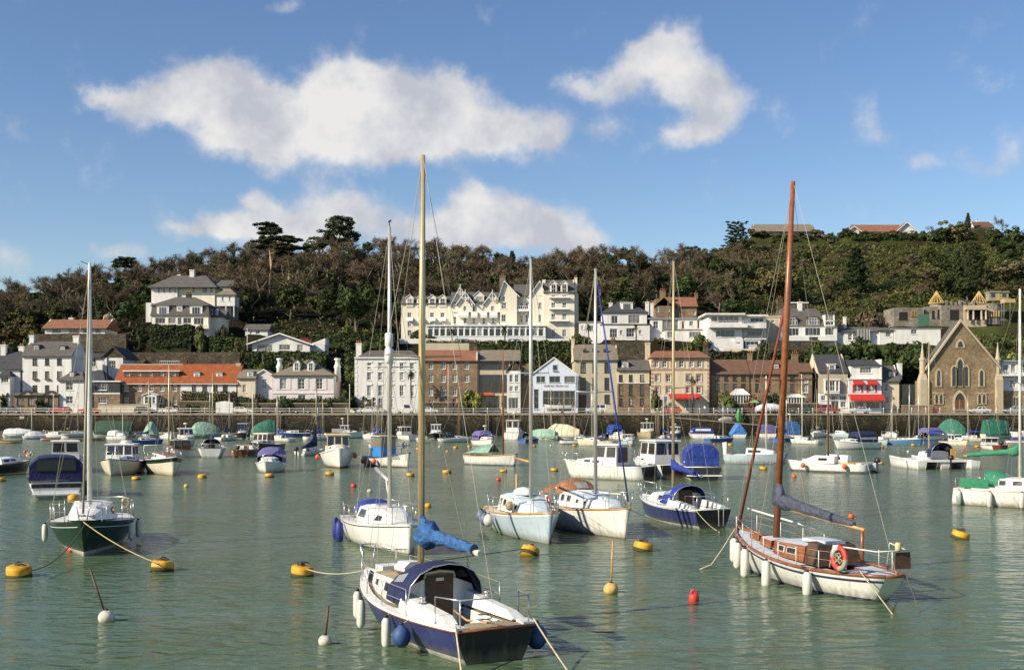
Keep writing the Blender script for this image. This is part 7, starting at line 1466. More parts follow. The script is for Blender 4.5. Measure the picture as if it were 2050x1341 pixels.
def tarped(px, py, hdg, L, label, tarp, top=G_white, peak=1.5, low=.75, B=None, skew=.2, masts=(), ends=.5, name='covered_boat', boot=G_white, poke=True):
    """boat laid up under a sagging tarpaulin tent"""
    B = B or L*.36; f = L*.13; h = Hull(L, B, f*1.2, f, tw=.8, rb=L*.08, rs=.05, full=.25); b = Boat(label, 'boat', h, cpos(px, py), hdg, name); b.hull_parts(top, boot, G_foul, deck=G_white, nt=12); g = random.Random(int(px)); rings = []
    for k in range(9):
        t = k/8; x = -L*.48+L*.86*t; pk = f+low+(peak-low)*math.sin(math.pi*min(1, t/(2*max(.12, skew))) if t < skew else math.pi*(.5+.5*(t-skew)/(1-skew)))**.8+g.uniform(-.07, .07); w = h.half(h.tx(x))+.07; d = g.uniform(.1, .3)
        rings.append([(x, w, f-.05-d), (x+g.uniform(-.05, .05), w*1.03, f+.1), (x, w*.62, f+(pk-f)*.6+g.uniform(-.06, .06)), (x, w*.18, pk), (x, 0, pk+.03), (x, -w*.18, pk), (x, -w*.62, f+(pk-f)*.6+g.uniform(-.06, .06)), (x+g.uniform(-.05, .05), -w*1.03, f+.1), (x, -w, f-.05-d)])
    mb = MB(); mb.loft(rings, 0, False, True, True, False); b.add('tarpaulin', mb, tarp)
    for (x, H, m) in masts: b.mast(L*x, f+.3, H, m, .055, 0, 0, wire=.01, fore=True, back=False)
    rp = MB()
    for k in (1, 4, 7): rp.tube([tuple(Vector(p)+Vector((0, 0, .012))) for p in rings[k]], .014, 4)
    b.add('lashing', rp, R_rope); return b
def dinghy(px, py, hdg, L, label, top=G_white, inner=W_pine, outb=False, name='dinghy', cover=None):
    h = Hull(L, L*.4, .55, .42, tw=.7, rb=.25, rs=.08, full=.25, kd=.2); b = Boat(label, 'dinghy', h, cpos(px, py), hdg, name); hl = link('hull', h.mesh([top, top, top, top, top], .05, 0, 10), b.root)
    link('deck', h.deck([inner, inner, inner], (-L*.47, L*.36, L*.18), .3, .03, 12), b.root); link('gunwale', h.rail(W_teak, .03, 0), b.root)
    for x in (-.25, .1): b.add('thwart', MB().box(L*x-.12, L*x+.12, -L*.175, L*.175, .30, .34), inner)
    if outb: b.outboard(0, .8)
    if cover: b.add('cover', MB().loft([[(-L*.4, .5, .5), (-L*.4, 0, .75), (-L*.4, -.5, .5)], [(L*.1, .55, .52), (L*.1, 0, .95), (L*.1, -.55, .52)], [(L*.4, .1, .55), (L*.4, 0, .62), (L*.4, -.1, .55)]], closed=False, cap0=False, cap1=False), cover)
    return b

# ---- left side, mid distance
b = motor(112, 990, 112, 7.0, 'motor cruiser with big navy canvas cockpit cover seen from astern', B=3.0, cab=True, canopy=None, top=G_white, strake=K_black, strake_m=G_black, fs=1.0)
b.canopy(-3.3, .4, 1.38, 1.0, 2.35, C_navy, wm=C_navy, wb=mat('smoked_screen', (.03,.035,.03), .3)); b.add('bathing_step', MB().box(-3.9, -3.5, -1.25, 1.25, .22, .30), G_white); b.add('transom_band', MB().box(-3.56, -3.5, -1.28, 1.28, .62, .84), G_black)
for (x, sd) in ((-3.2, -1), (-2.4, -1)): fender(b, x, sd, 'long', K_black, 'black fender on the navy-covered motor cruiser', L=.7, r=.13, group='black fenders on the navy-covered cruiser')
motor(130, 943, 112, 7.8, 'white motor cruiser with tall wheelhouse and round roof hatch behind the navy-covered one', B=2.9, house=(-.25, .12, 1.35), mast=1.55)
b = motor(242, 948, -84, 7.2, 'white cabin launch with three front windows and cream hull', top=G_cream, B=3.0, house=(-.18, .10, 1.25), strake=K_black, roof=G_white); b.add('roof_dome', MB().lathe([(.42,0),(.42,.18),(.38,.24)], 14, c=(-.1, .4, 2.32)), G_white); b.add('aerial', MB().tube([(-.6, 0, 2.3), (-.6, 0, 4.6)], .02, 4), W_spar)
b = sail(330, 948, -62, 7.6, 'cream double-ended yawl with green sheer strake', top=G_cream, strake_m=G_green, strake=G_white, B=2.7, mast=.9, mx=.2, mastm=A_gold, cab=.5, roof=W_teak, deck=W_teak, boot=G_cream, fs=1.15, strk=.36); b.add('stern_gantry', MB().tube([(-3.4, 1.0, 1.1), (-3.3, .95, 2.1), (-3.3, -.95, 2.1), (-3.4, -1.0, 1.1)], .04, 6), W_spar)
sail(425, 914, 102, 7.5, 'white sloop with dark hoop over its cockpit and yellow lifebuoy', B=2.9, mastm=A_gold, cover=C_blue, hood=C_navy, mast=1.0)
motor(372, 892, -68, 7.0, 'white cruiser with radar mast lying before the green tarpaulins', house=(-.2, .1, 1.4), mast=2.0, top=G_white, foul=G_grey, transom=G_grey); motor(356, 914, 120, 6.2, 'dark grey-hulled launch with brown cabin behind the green-sheered yawl', top=G_grey, hm=W_dark, house=(-.3, .05, .9), roof=G_grey)
b = sail(497, 913, 88, 6.0, 'brown-hulled sloop with outboard seen from astern', top=G_brown, foul=G_red, outb=True, B=2.3, mast=1.15, mx=.3, mastm=W_spar); motor(526, 905, -105, 7.0, 'cream-cabined wooden cruiser with brown hull', top=G_brown, house=(-.15, .12, 1.2), roof=G_cream, hm=G_cream)
motor(541, 944, -86, 5.2, 'small white cabin boat with lilac canvas top, bow-on', B=2.3, canopy=C_lilac, cab=True, cz=1.2, wm=K_glass, strake=G_white)
# clinker fishing launch
h = Hull(7.2, 3.0, 1.75, 1.25, tw=.5, rb=.3, rs=.1, full=.3, fine=.5, pb=.7, fm=1.2); b = Boat('white clinker fishing launch with cream-roofed wheelhouse and red waterline', 'fishing boat', h, cpos(676, 934), -78, 'fishing_boat'); b.hull_parts(G_white, G_red, G_red, G_white, G_white, D_cream, (-3.2, -.8, 1.0), G_white, boot_h=.12, nt=18, rail_r=.05)
for k in range(6): link('plank_land', h.rail(G_white, .013, -.22-.19*k, .02, .995, 18, False), b.root)
b.house(-.9, .7, 1.05, 1.2, 2.75, .25, 0, G_cream, mat('cream_roof_paint', (.66,.56,.30), .7), 3, 2, True); b.cabin([(.6, .85, .75, 1.35, .55), (1.7, .62, .5, 1.5, .5), (2.2, .4, .3, 1.6, .3)], G_white, mat('cream_roof_paint'), 'fore_cabin'); b.port(.8, 1.4, .4, .75); b.add('name_board', MB().box(-.1, -.05, -.5, .5, 2.95, 3.3), mat('grey_board', (.45,.42,.42), .7)); b.add('aerial', MB().tube([(-.3, .9, 2.8), (-.3, .9, 5.0)], .02, 4), W_spar)
for (x, sd) in ((-.8, -1), (1.5, 1)): fender(b, x, sd, 'ball', K_orange, 'orange ball fender on the clinker fishing launch', r=.2, group='orange fenders on the clinker launch')
b = sail(622, 911, 70, 4.8, 'small white dinghy-sloop with dark blue sail bundled round its mast', B=1.9, mast=1.5, mx=.25, mastm=A_gold, cab=.25, outb=True, rails=False, furl=C_blue, fs=.5); b.add('furled_sail', MB().loft([[(-1.9, .25, .75), (-1.9, -.25, .75), (-1.9, 0, .95)], [(.3, .3, .9), (.3, -.3, .9), (.3, 0, 1.6)], [(1.15, .18, 1.0), (1.15, -.18, 1.0), (1.15, 0, 3.4)]], smooth=False), C_navy)
# blue wheelhouse fishing boat J205
h = Hull(6.4, 2.6, 1.35, .85, tw=.7, rb=.4, rs=0, full=.24, fm=.85); b = Boat('white fishing boat with bright blue wheelhouse and large bow number', 'fishing boat', h, cpos(781, 934), -52, 'fishing_boat'); b.hull_parts(G_white, G_navy, G_foul, G_white, G_navy, D_grey, (-2.9, .2, .9), G_navy, nt=16)
M_wh = mat('blue_wheelhouse_paint', (.03,.20,.52), .45); b.house(-1.9, -.3, .85, .85, 2.6, .05, 0, M_wh, mat('ochre_roof', (.62,.45,.14), .6), 2, 2, True, sill=.5, glass=mat('amber_glass', (.22,.15,.06), .2)); b.add('bow_rail', MB().tube([(.3, .95, 1.0), (.4, .92, 1.6), (2.6, .4, 1.9), (2.6, -.4, 1.9), (.4, -.92, 1.6), (.3, -.95, 1.0)], .025, 5), K_black); b.add('net_hauler', MB().lathe([(.05,0),(.28,.03),(.28,.12),(.05,.15)], 12, c=(1.4, .5, 1.9), axis='y'), G_navy)
p0, p1 = h.pt(.66, .95, -1), h.pt(.93, 1.05, -1); ang = math.atan2(p1.y-p0.y, p1.x-p0.x); mid = h.pt(.80, .95, -1); lettering('J205', .55, K_black, b.root, (mid.x-.03, mid.y-.06, .98), (math.radians(78), 0, ang))
for (x, sd) in ((-.2, -1), (-2.4, -1)): fender(b, x, sd, 'ball', K_orange, 'orange ball fender on the blue wheelhouse boat', r=.2, group='orange fenders on the blue wheelhouse boat')
b.add('pot_flags', MB().tube([(-2.8, .7, .9), (-3.1, .9, 2.0)], .04, 5).tube([(-2.8, .5, .9), (-3.3, .3, 1.8)], .05, 5), K_yellow)
sail(755, 900, 95, 5.6, 'white sloop with blue boom cover half behind the blue wheelhouse boat', cover=C_blue, mast=1.3, mastm=A_mast, B=2.2)
# ---- boats along the quay foot, left half
tarped(38, 876, 8, 5.2, 'grey motor boat under a pale fitted cover at the quay foot', C_white, G_white, 1.0, .7, skew=.3); tarped(68, 879, -150, 3.8, 'small white boat with folded pale sail heaped on it', C_white, G_white, .9, .3, skew=.5, masts=((.1, 4.5, W_spar),)); dinghy(20, 887, 5, 3.8, 'tan wooden rowing dinghy lying alone near the quay foot', G_cream, W_pine)
for (px, py, hd, lab) in ((108, 882, 10, 'pale rowing dinghy in the raft of small boats'), (148, 883, -5, 'pale rowing dinghy in the raft of small boats'), (186, 882, 12, 'pale rowing dinghy in the raft of small boats')): d = dinghy(px, py, hd, 3.9, lab, G_cream, W_teak, name='dinghy'); d.root['group'] = 'raft of small rowing dinghies'
sail(112, 876, 170, 5.0, 'small sloop with bare pale mast behind the rowing dinghies', mast=1.35, mastm=W_spar, B=1.9); sail(150, 875, 20, 5.2, 'sloop with dark blue bundled cover near the big green tarpaulin', mast=1.4, cover=C_navy, mastm=A_gold, B=2.0)
tarped(233, 876, 0, 7.6, 'large boat shrouded in a dark green tarpaulin with flat ridge', C_dgreen, G_grey, 2.1, 1.9, B=2.6, skew=.5); motor(238, 881, -40, 5.0, 'small motor boat with grey canvas hood before the dark green tarpaulin', canopy=C_white, cz=.9, wm=C_white)
t_ = tarped(302, 879, -75, 6.0, 'boat under pale green and blue tarpaulins with bright green netting', C_mint, G_grey, 2.2, 1.0, B=2.6, skew=.35); t_.add('blue_sheet', MB().panel([(-1.8, .8, 1.7), (.4, .75, 1.75), (.4, .1, 2.75), (-1.6, .1, 2.6)], .03), C_blue); t_.add('green_net', MB().tube([(1.2+.1*math.sin(a*2), -.9+.16*a, 1.2+.3*math.sin(a*.5)) for a in range(12)], .12, 6), mat('bright_green_net', (.06,.42,.10), .8))
sail(336, 880, -60, 5.6, 'white sloop with slate sail hoisted like a tent near the green netting', cover=C_grey, mast=1.2, B=2.2); tarped(414, 877, 20, 5.4, 'boat under pale green peaked tarpaulin behind the white sloop', C_mint, G_grey, 2.2, 1.2, skew=.25, masts=((.1, 8, A_mast),)); motor(486, 878, -80, 6.4, 'dark blue-cabined work boat near the quay ladder', top=G_black, hm=mat('dark_blue_paint', (.03,.06,.13), .5), house=(-.2, .15, 1.7), roof=G_lblue, B=2.6)
tarped(532, 876, 10, 5.4, 'boat under a plain teal tarpaulin rising to a peak at one end', C_teal, G_white, 2.6, .8, skew=.8); sail(588, 875, 195, 6.0, 'bright blue small sloop with navy cover against the quay', top=G_blue, cover=C_navy, mast=.0, cab=.5, B=2.2, strake=G_white); motor(690, 877, 4, 7.0, 'white cabin cruiser with dark hull bottom and folded flybridge cover', foul=G_black, house=(-.1, .15, 1.25), boot=G_black, mast=2.4)
sail(750, 881, 140, 6.0, 'white sloop under a royal blue boom tent beside the quay', mast=1.4, hood=C_blue, cover=C_blue, B=2.3); motor(812, 881, 120, 7.0, 'white-sterned launch with curved awning rail', transom=G_white, foul=G_grey, house=(-.05, .2, 1.2), B=2.6); motor(873, 878, -92, 6.2, 'dark-hulled launch with square white wheelhouse windows', top=G_black, house=(-.2, .12, 1.6), B=2.5, strake=G_white)
# ---- centre
motor(972, 893, -70, 6.2, 'white cruiser with lilac canopy behind the varnished sloop', canopy=C_lilac, mast=1.8, B=2.6); b = sail(987, 931, -40, 5.9, 'white sloop with varnished topside and mint boom tent', strake_m=W_pine, strake=W_pine, boot=G_blue, foul=G_blue, B=2.2, mastm=W_teak, mast=1.55, mx=.2, cab=0, deck=W_teak, rails=False, fs=.9, mr=.07); b.add('boom_tent', MB().loft([[(-2.9, .7, 1.0), (-2.9, 0, 1.15), (-2.9, -.7, 1.0)], [(-1.4, .85, 1.1), (-1.4, 0, 1.75), (-1.4, -.85, 1.1)], [(.1, .8, 1.15), (.1, 0, 1.95), (.1, -.8, 1.15)]], closed=False, cap0=False, cap1=False), C_mint)
motor(1030, 880, 80, 7.0, 'tall white motor yacht with wire gantry near the quay', B=3.0, house=(-.3, .1, 1.9), fs=1.3, mast=3.0); tarped(1092, 881, -30, 5.0, 'sloop under a pale grey-green sheet near the quay', C_mint, G_white, 1.2, .9, skew=.5, masts=((.2, 7.5, A_gold),)); tarped(1132, 881, -20, 6.4, 'ketch under mint and cream sheets with two wooden masts', mat('cream_sheet', (.62,.55,.40), .8, bump=.03, bscale=5), G_white, 1.9, .9, skew=.3, masts=((-.05, 7.0, W_teak), (.25, 5.2, W_teak)))
motor(1153, 889, -5, 4.6, 'small white speedboat with navy stripe', strake=G_navy, strake_m=G_white, cab=True, boot=G_navy, rails=False); sail(1193, 893, 150, 6.0, 'dark-hooded sloop half hidden behind the pale mast', hood=C_navy, mast=1.2, B=2.2, top=G_cream); motor(1236, 880, -75, 6.0, 'white boat with blue canvas wheelhouse cover near the quay', canopy=C_blue, cz=1.7, wm=C_mid); motor(1258, 891, -80, 4.8, 'small pale blue cabin boat, bow-on', top=G_lblue, foul=G_black, house=(-.1, .1, .8))
b = motor(1212, 958, 146, 7.0, 'white motor launch with black transom and open wheelhouse', top=G_white, transom=G_black, strake=G_white, strake_m=G_white, B=2.7, house=(-.2, .08, 1.4), fs=1.0, dark_back=False); b.add('dark_back', MB().panel([(-1.42, .7, 1.2), (-1.42, -.7, 1.2), (-1.42, -.65, 2.25), (-1.42, .65, 2.25)], .012), W_dark)  # dark panel across the open wheelhouse back paints in the shade inside
b = motor(1312, 952, 108, 6.8, 'white launch with broad dark sliding doors at the back of its wheelhouse', top=G_white, transom=G_black, strake=G_white, strake_m=G_white, B=2.8, house=(-.3, .12, 1.6), fs=1.0, dark_back=True); 
b = motor(1398, 956, 88, 6.2, 'dark-hulled motor boat with royal blue canopy seen from astern', top=G_black, strake=G_white, canopy=C_blue, wm=C_blue, cz=1.5, B=2.7, fs=.95); b.add('bathing_step', MB().box(-3.5, -3.12, -1.2, 1.2, .3, .38), G_white)
fender(motor(1296, 876, -85, 7.0, 'tan fishing boat with cream wheelhouse against the quay', top=G_tan, hm=G_cream, roof=G_cream, house=(-.15, .15, 1.7), B=2.9, mast=2.3), .5, 1, 'ball', K_orange, 'orange fender on the tan fishing boat', group=None)
motor(1352, 877, -90, 5.6, 'white and navy cabin boat, bow-on at the quay', top=G_navy, house=(-.15, .15, 1.2), mast=1.6); b = motor(1402, 878, 90, 7.2, 'white broad-sterned boat with blue painted cockpit canvas', canopy=C_blue, B=4.2, cz=1.0, wm=G_white); tarped(1476, 877, 88, 5.6, 'boat under a crumpled bright blue tarpaulin with reflection', C_tarp, G_white, 1.9, 1.5, B=2.8, skew=.5)
motor(1531, 876, 90, 6.4, 'white boat with lilac canvas back at the quay', canopy=C_lilac, B=3.2, cz=1.5, wm=C_lilac); motor(1580, 879, 88, 6.0, 'white-sterned boat with denim blue canvas wheelhouse', canopy=C_mid, B=3.2, cz=2.2, wm=C_mid, mast=3.3); sail(1637, 876, -120, 6.4, 'cluttered white ketch with furled cream sail at the quay', mast=1.2, cover=C_white, B=2.6, mastm=A_gold); sail(1682, 876, -70, 5.4, 'pale blue little sloop with white board on a pole', top=G_lblue, cab=.6, mast=.8, rails=False)
# ---- right side
b = sail(1515, 928, -28, 5.8, 'white day sailer with pale blue hull and raised rudder', top=G_lblue, B=2.3, mastm=W_spar, mast=1.15, mx=.15, cab=.62, mr=.06, rails=False, fs=.85); b.add('rudder', MB().hexa([(-3.1, -.04, .3), (-2.9, -.04, .3), (-2.9, .04, .3), (-3.1, .04, .3), (-3.25, -.03, 1.9), (-2.85, -.03, 1.95), (-2.85, .03, 1.95), (-3.25, .03, 1.9)]), G_white)
# catamaran: two hulls and a bridge deck
def multihull(px, py, hdg, L, gap, label, hood=None, mastm=W_dark, masth=7.6, centre=False, boot=G_navy):
    h = Hull(L, 1.35, .95, .72, tw=.6, rb=.5, rs=.1, full=.25); b = Boat(label, 'catamaran', h, cpos(px, py), hdg, 'catamaran')
    for y in ((gap, -gap, 0) if centre else (gap, -gap)):
        o = link('hull', h.mesh([G_white, boot, boot, G_white, G_white], .14, 0, 12), b.root, (0.6 if y == 0 else 0, y, 0)); link('deck', h.deck([G_white]*3, None, .4, .03, 12), o)
        if not centre: 
            c = MB(); c.loft([[(x, w, z), (x, w*.8, z+hh), (x, -w*.8, z+hh), (x, -w, z)] for (x, w, z, hh) in ((-L*.12, .45, .72, .55), (L*.12, .45, .74, .6), (L*.3, .25, .8, .1))], smooth=False); c.build('hull_cabin', G_white, o)
            for sd in (1, -1): MB().box(-.2, .5, sd*.43-.01, sd*.43+.01, .95, 1.15).build('window', K_glass, o)
    b.add('bridge_deck', MB().box(-L*.34, L*.05, -gap, gap, .62, .76), W_pine if not centre else G_white); b.add('cross_beam', MB().box(L*.22, L*.27, -gap, gap, .66, .8), G_white); b.add('cross_beam', MB().box(-L*.42, -L*.36, -gap, gap, .6, .78), G_white)
    o, top = b.mast(.4, .8, masth, mastm, .075, 0, .55 if not centre else .5, .7, shrouds=False, wire=.012, back=False, fore=False)
    for p in ((-.8, gap, .75), (-.8, -gap, .75), (L*.25, 0, .8)): b.add('shroud', MB().tube([p, top], .011, 4), S_wire)
    if hood: b.cabin([(-1.2, 1.1, .9, .7, .8), (.8, .9, .7, .72, .7), (1.8, .5, .3, .75, .2)], G_white); b.hood(-2.0, -.4, 1.0, 1.0, 1.25, hood)
    b.outboard(0, 1.0); return b
b = multihull(1668, 944, 142, 6.6, 1.35, 'white catamaran with dark blue waterline and dark mast'); 
for (x, y) in ((1.6, 1), (-1.8, 1)):
    fw = b.world((x, 2.15, .55)); f = thing('fender', 'orange ball fender on the white catamaran side', 'fender', fw, 0, 'orange fenders on the catamaran'); MB().lathe([(.2*math.sin(math.pi*k/8)+.001, -.2*math.cos(math.pi*k/8)) for k in range(9)], 12).build('float', K_orange, f); MB().tube([(0, 0, .18), (0, .1, .4)], .012, 4).build('lanyard', R_rope, f)
b = multihull(1864, 936, 96, 6.4, 2.3, 'white trimaran with blue-striped hood and golden mast', C_navy, A_gold, 10.0, True, G_white); b.add('leeboard', MB().box(-2.6, -2.5, -.9, -.45, .5, 1.7), W_pine); b.boom(.3, 2.9, 2.6, A_gold, C_blue, .14, 0, .05)
motor(1712, 899, 200, 6.4, 'white motor boat with square navy canopy at mid harbour', canopy=C_navy, B=2.5, cz=1.35, wm=K_hood, strake=G_white); motor(1754, 890, -60, 4.8, 'small white and pale blue cabin boat beside the navy canopy', top=G_lblue, cab=True); b = sail(1808, 890, -20, 5.6, 'sky blue ketch with two bare masts wrapped in blue', top=G_sky, strake=G_cream, mast=1.35, mx=.15, cab=.25, rails=False, deck=G_cream, furl=None, fs=.75); b.mast(-1.6, .8, 5.4, A_mast, .05, 0, 0, wire=.01, fore=False, back=False)
sail(1784, 877, -85, 5.2, 'white sloop with bright blue peaked cover and yellow lifebuoy', cover=C_blue, mastm=A_gold, mast=1.25, B=2.2); motor(1876, 882, 20, 6.6, 'white cruiser with lilac and white side curtain', canopy=C_lilac, cz=1.2, B=2.5, wm=C_lilac); tarped(1908, 876, -30, 5.6, 'boat under a tall sea-green tarpaulin peak near the church', C_teal, G_white, 2.7, 1.0, skew=.45); motor(1914, 892, -70, 5.0, 'cream wooden cabin boat with orange fender before the green tarpaulin', top=G_cream, house=(-.15, .12, .8))
tarped(1996, 877, 10, 5.6, 'boat under a square sea-green tarpaulin with gold mast beyond', C_teal, G_cream, 2.6, 2.3, skew=.4, masts=((0, 9.0, A_gold),)); motor(1983, 900, 95, 4.6, 'small white and red cabin boat with two outboards, seen from astern', transom=G_red, outb=True, house=(-.05, .2, .8), B=2.4); dinghy(2042, 887, -15, 4.0, 'white dinghy with blue cover by the right edge', G_white, G_white, cover=C_blue); sail(2062, 868+8, 170, 7.0, 'white sloop cut by the right edge at the quay', mast=1.2, mx=.1); motor(-6, 950, 60, 6.0, 'black-hulled boat cut by the left edge', top=G_black)
# masts of further sloops moored under the wall
COVERS = (C_blue, C_white, None, C_navy, C_green)
for (px, py, hd, mh, mm, lab) in ((290, 889, 30, 1.55, A_gold, 'small sloop with golden mast left of the white radar cruiser'), (560, 884, 150, 1.2, A_mast, 'small sloop by the quay ladder'), (912, 885, 20, 1.1, W_teak, 'small sloop with wooden mast below the flagpole'), (1570, 884, 40, 1.3, A_mast, 'small sloop by the denim blue canvas boat'), (1945, 884, 160, 1.2, A_gold, 'small sloop between the two green tarpaulins'), (455, 882, 70, 1.3, A_mast, 'small sloop before the pale green peaked tarpaulin'), (640, 881, 30, 1.1, A_gold, 'small sloop behind the clinker launch'), (845, 886, 110, 1.2, A_mast, 'small sloop between the two launches at the quay'), (1062, 886, 60, 1.3, A_mast, 'small sloop beside the tall white motor yacht'), (1330, 884, 100, 1.2, W_spar, 'small sloop between tan fishing boat and navy cabin boat'), (1442, 885, 30, 1.0, A_mast, 'small sloop left of the bright blue tarpaulin'), (1612, 889, 130, 1.25, W_spar, 'small sloop before the cluttered ketch'), (1842, 886, 95, 1.3, A_mast, 'small sloop behind the lilac-curtained cruiser')): sail(px, py, hd, 5.4, lab, mast=mh, mastm=mm, B=2.0, rails=False, fs=.6, cover=COVERS[px % 5], top=(G_white, G_cream, G_blue, G_white)[px % 4], hood=(C_navy if px % 3 == 0 else None))
# ------------------------------------------------------------------ buoys, cars, quay furniture
YG = 'yellow mooring buoys'
def near_boat(px, py, n=9):
    w = Wp(px, py); lab = min(FLEET, key=lambda f: (f[1]-w).length)[0].split()
    while len(lab) > n or lab[-1] in ('with', 'and', 'a', 'the', 'of', 'under', 'in', 'by', 'its', 'from', 'behind', 'at', 'on', 'before', 'near', 'beside'): lab = lab[:min(n, len(lab)-1)]
    return ' '.join(lab)
def drum_mesh(): return MB().lathe([(.05,-.14),(.30,-.13),(.335,-.08),(.345,.02),(.345,.16),(.325,.22),(.27,.245),(.08,.25)], 18).mesh('float', K_yellow)
DR = drum_mesh(); COLLAR = MB().lathe([(.348,-.10),(.352,-.03),(.349,.03)], 18).mesh('weed_band', mat('weed', (.05,.05,.02), .8)); EYE = MB().tube([(.09*math.cos(a), 0, .28+.09*math.sin(a)) for a in [math.pi*k/6 for k in range(7)]], .02, 5).mesh('mooring_eye', K_black)
def drum(px, py, label, tilt=(0, 0), sc=1.0, group=None, z=.03):
    w = Wp(px, py-2); t = thing('mooring_buoy', label, 'buoy', (w.x, w.y, z), RNG.uniform(0, 6), group); t.rotation_euler = (tilt[0], tilt[1], RNG.uniform(0, 6)); t.scale = (sc,)*3
    link('float', DR, t); link('weed_band', COLLAR, t); link('mooring_eye', EYE, t); return w
for (px, py, lab, tl, sc) in ((38, 1155, 'large yellow buoy with dark rope, left of the green sloop', (.05, .08), 1.05), (325, 1144, 'large yellow buoy right of the green sloop bow', (.08, -.18), .98), (605, 1154, 'large yellow rope-bound buoy left of the blue sloop', (-.06, .1), .97), (1060, 1113, 'yellow buoy tipped on its side behind the blue sloop sail cover', (.0, .55), .92), (1287, 1104, 'large yellow buoy near the bow of the tan-hooded sloop', (.05, -.22), .98), (1922, 1080, 'yellow buoy alone near the right edge behind the wooden yacht', (.05, -.3), .95)):
    w = drum(px, py, lab, tl, sc, None, .06); g_ = random.Random(px); o = MB().tube([(g_.uniform(-.2, .2), g_.uniform(-.2, .2), .27+g_.uniform(0, .09)) for k in range(12)], .016, 4).build('rope_tangle', R_dark); o.location = (w.x, w.y, .05); tag(o, 'dark rope tangle on the '+' '.join(lab.split(',')[0].split()[:10]), 'rope')
for (px, py) in ((2,965),(273,962),(405,958),(540,957),(660,953),(895,949),(1008,947),(1110,945),(822,955),(1528,942),(940,897),(1068,896),(1150,895),(1262,895),(1408,894),(1462,893),(837,902),(912,899),(60,913),(470,908),(1765,898),(1828,894),(1885,893),(1956,897),(2018,898),(1762,931),(1436,944),(1540,880)):
    drum(px, py, 'round yellow drum buoy close to the '+near_boat(px, py), (RNG.uniform(-.15, .15), RNG.uniform(-.15, .15)), RNG.uniform(.82, 1.0), YG)
def ball(px, py, r, m, label, group=None, stick=None, name='buoy'):
    w = Wp(px, py); t = thing(name, label, 'buoy', (w.x, w.y, r*.45), 0, group); MB().lathe([(r*math.sin(math.pi*k/9)+.001, -r*math.cos(math.pi*k/9)*.92) for k in range(10)], 14).build('float', m, t); MB().lathe([(.045,r*.85),(.04,r*1.05),(.02,r*1.1)], 8).build('boss', K_black, t)
    if stick: MB().tube([(0, 0, 0), stick], .024, 6).build('pole', W_dark if name == 'pole_buoy' else W_pine, t)
    return t
K_dirty = mat('dirty_white_float', (.55,.51,.42), .6, var=.25, scale=6); K_ytan = mat('faded_yellow_float', (.62,.40,.12), .6, var=.3, scale=5)
ball(213, 1243, .19, K_dirty, 'dirty white ball buoy with long dark leaning pole', None, (-.42, .1, 1.12), 'pole_buoy'); ball(651, 1289, .145, K_dirty, 'small dirty white ball buoy with short upright pole', None, (.07, 0, .74), 'pole_buoy'); ball(1223, 1186, .2, K_ytan, 'faded yellow ball buoy with straight thin pole', None, (.05, 0, 1.3), 'staff_buoy')
w = Wp(1389, 1203); t = thing('can_float', 'red plastic can float with hooped handle near the yellow pole buoy', 'float', (w.x, w.y, -.02)); MB().lathe([(.08,-.08),(.13,-.05),(.13,.12),(.115,.2),(.06,.22)], 12).build('can', K_red, t); MB().tube([(.08*math.cos(a), 0, .2+.1*math.sin(a)) for a in [math.pi*k/8 for k in range(9)]], .03, 6).build('handle', K_red, t)
ball(1704, 1036, .14, K_orange, 'small orange pear buoy beyond the wooden yacht boom'); ball(708, 975, .19, K_red, 'red ball buoy beyond the white raised-deck cruiser'); ball(998, 962, .17, K_red, 'red ball buoy beside the pale blue sloop mast'); ball(373, 975, .16, K_ytan, 'small faded yellow float alone in open water left of centre'); ball(740, 985, .15, K_dirty, 'dirty white float beside the red ball buoy'); ball(857, 1015, .17, K_yellow, 'orange-yellow ball float by the blue sloop mast')
for (px, py, m) in ((50, 905, K_orange), (105, 912, K_orange), (1292, 893, K_dirty), (1340, 898, K_orange), (1430, 890, K_orange), (1345, 884, K_dirty), (1414, 884, K_dirty), (1103, 893, K_dirty), (880, 895, K_dirty), (895, 905, K_ytan), (1930, 899, K_orange), (1818, 905, K_dirty), (610, 911, K_orange), (150, 898, K_ytan), (1449, 880, K_dirty), (1880, 893, K_orange), (1590, 955, K_orange)):
    ball(px, py, .17, m, 'small %s ball float close to the ' % {'orange_float': 'orange', 'dirty_white_float': 'white', 'faded_yellow_float': 'faded yellow'}[m.name]+near_boat(px, py, 8), 'small ball floats in mid harbour')
rope('mooring_rope', [b7.world((3.55, .1, 1.2)), Wp(60, 1142, .3)], 'dark rope from the green sloop bow to the left yellow buoy', R_dark, .018, .35); rope('mooring_rope', [b7.world((3.55, -.0, 1.2)), Wp(318, 1128, .3)], 'yellowish rope from the green sloop bow to the right yellow buoy', mat('sisal_rope', (.42,.36,.16), .9), .018, .12)
rope('mooring_rope', [b1.world((3.6, .1, 1.1)), Wp(612, 1138, .3)], 'pale bow rope from the blue sloop to the rope-bound buoy', R_rope, .016, .12); rope('mooring_rope', [b1.world((3.6, -.1, 1.15)), b1.world((3.2, -.6, 1.2)), Wp(1050, 1098, .3)], 'dark rope from the blue sloop to the tipped buoy', R_dark, .014)
tag(ball(143, 1104, .13, K_red, 'red float tucked under the green sloop bow'), None)

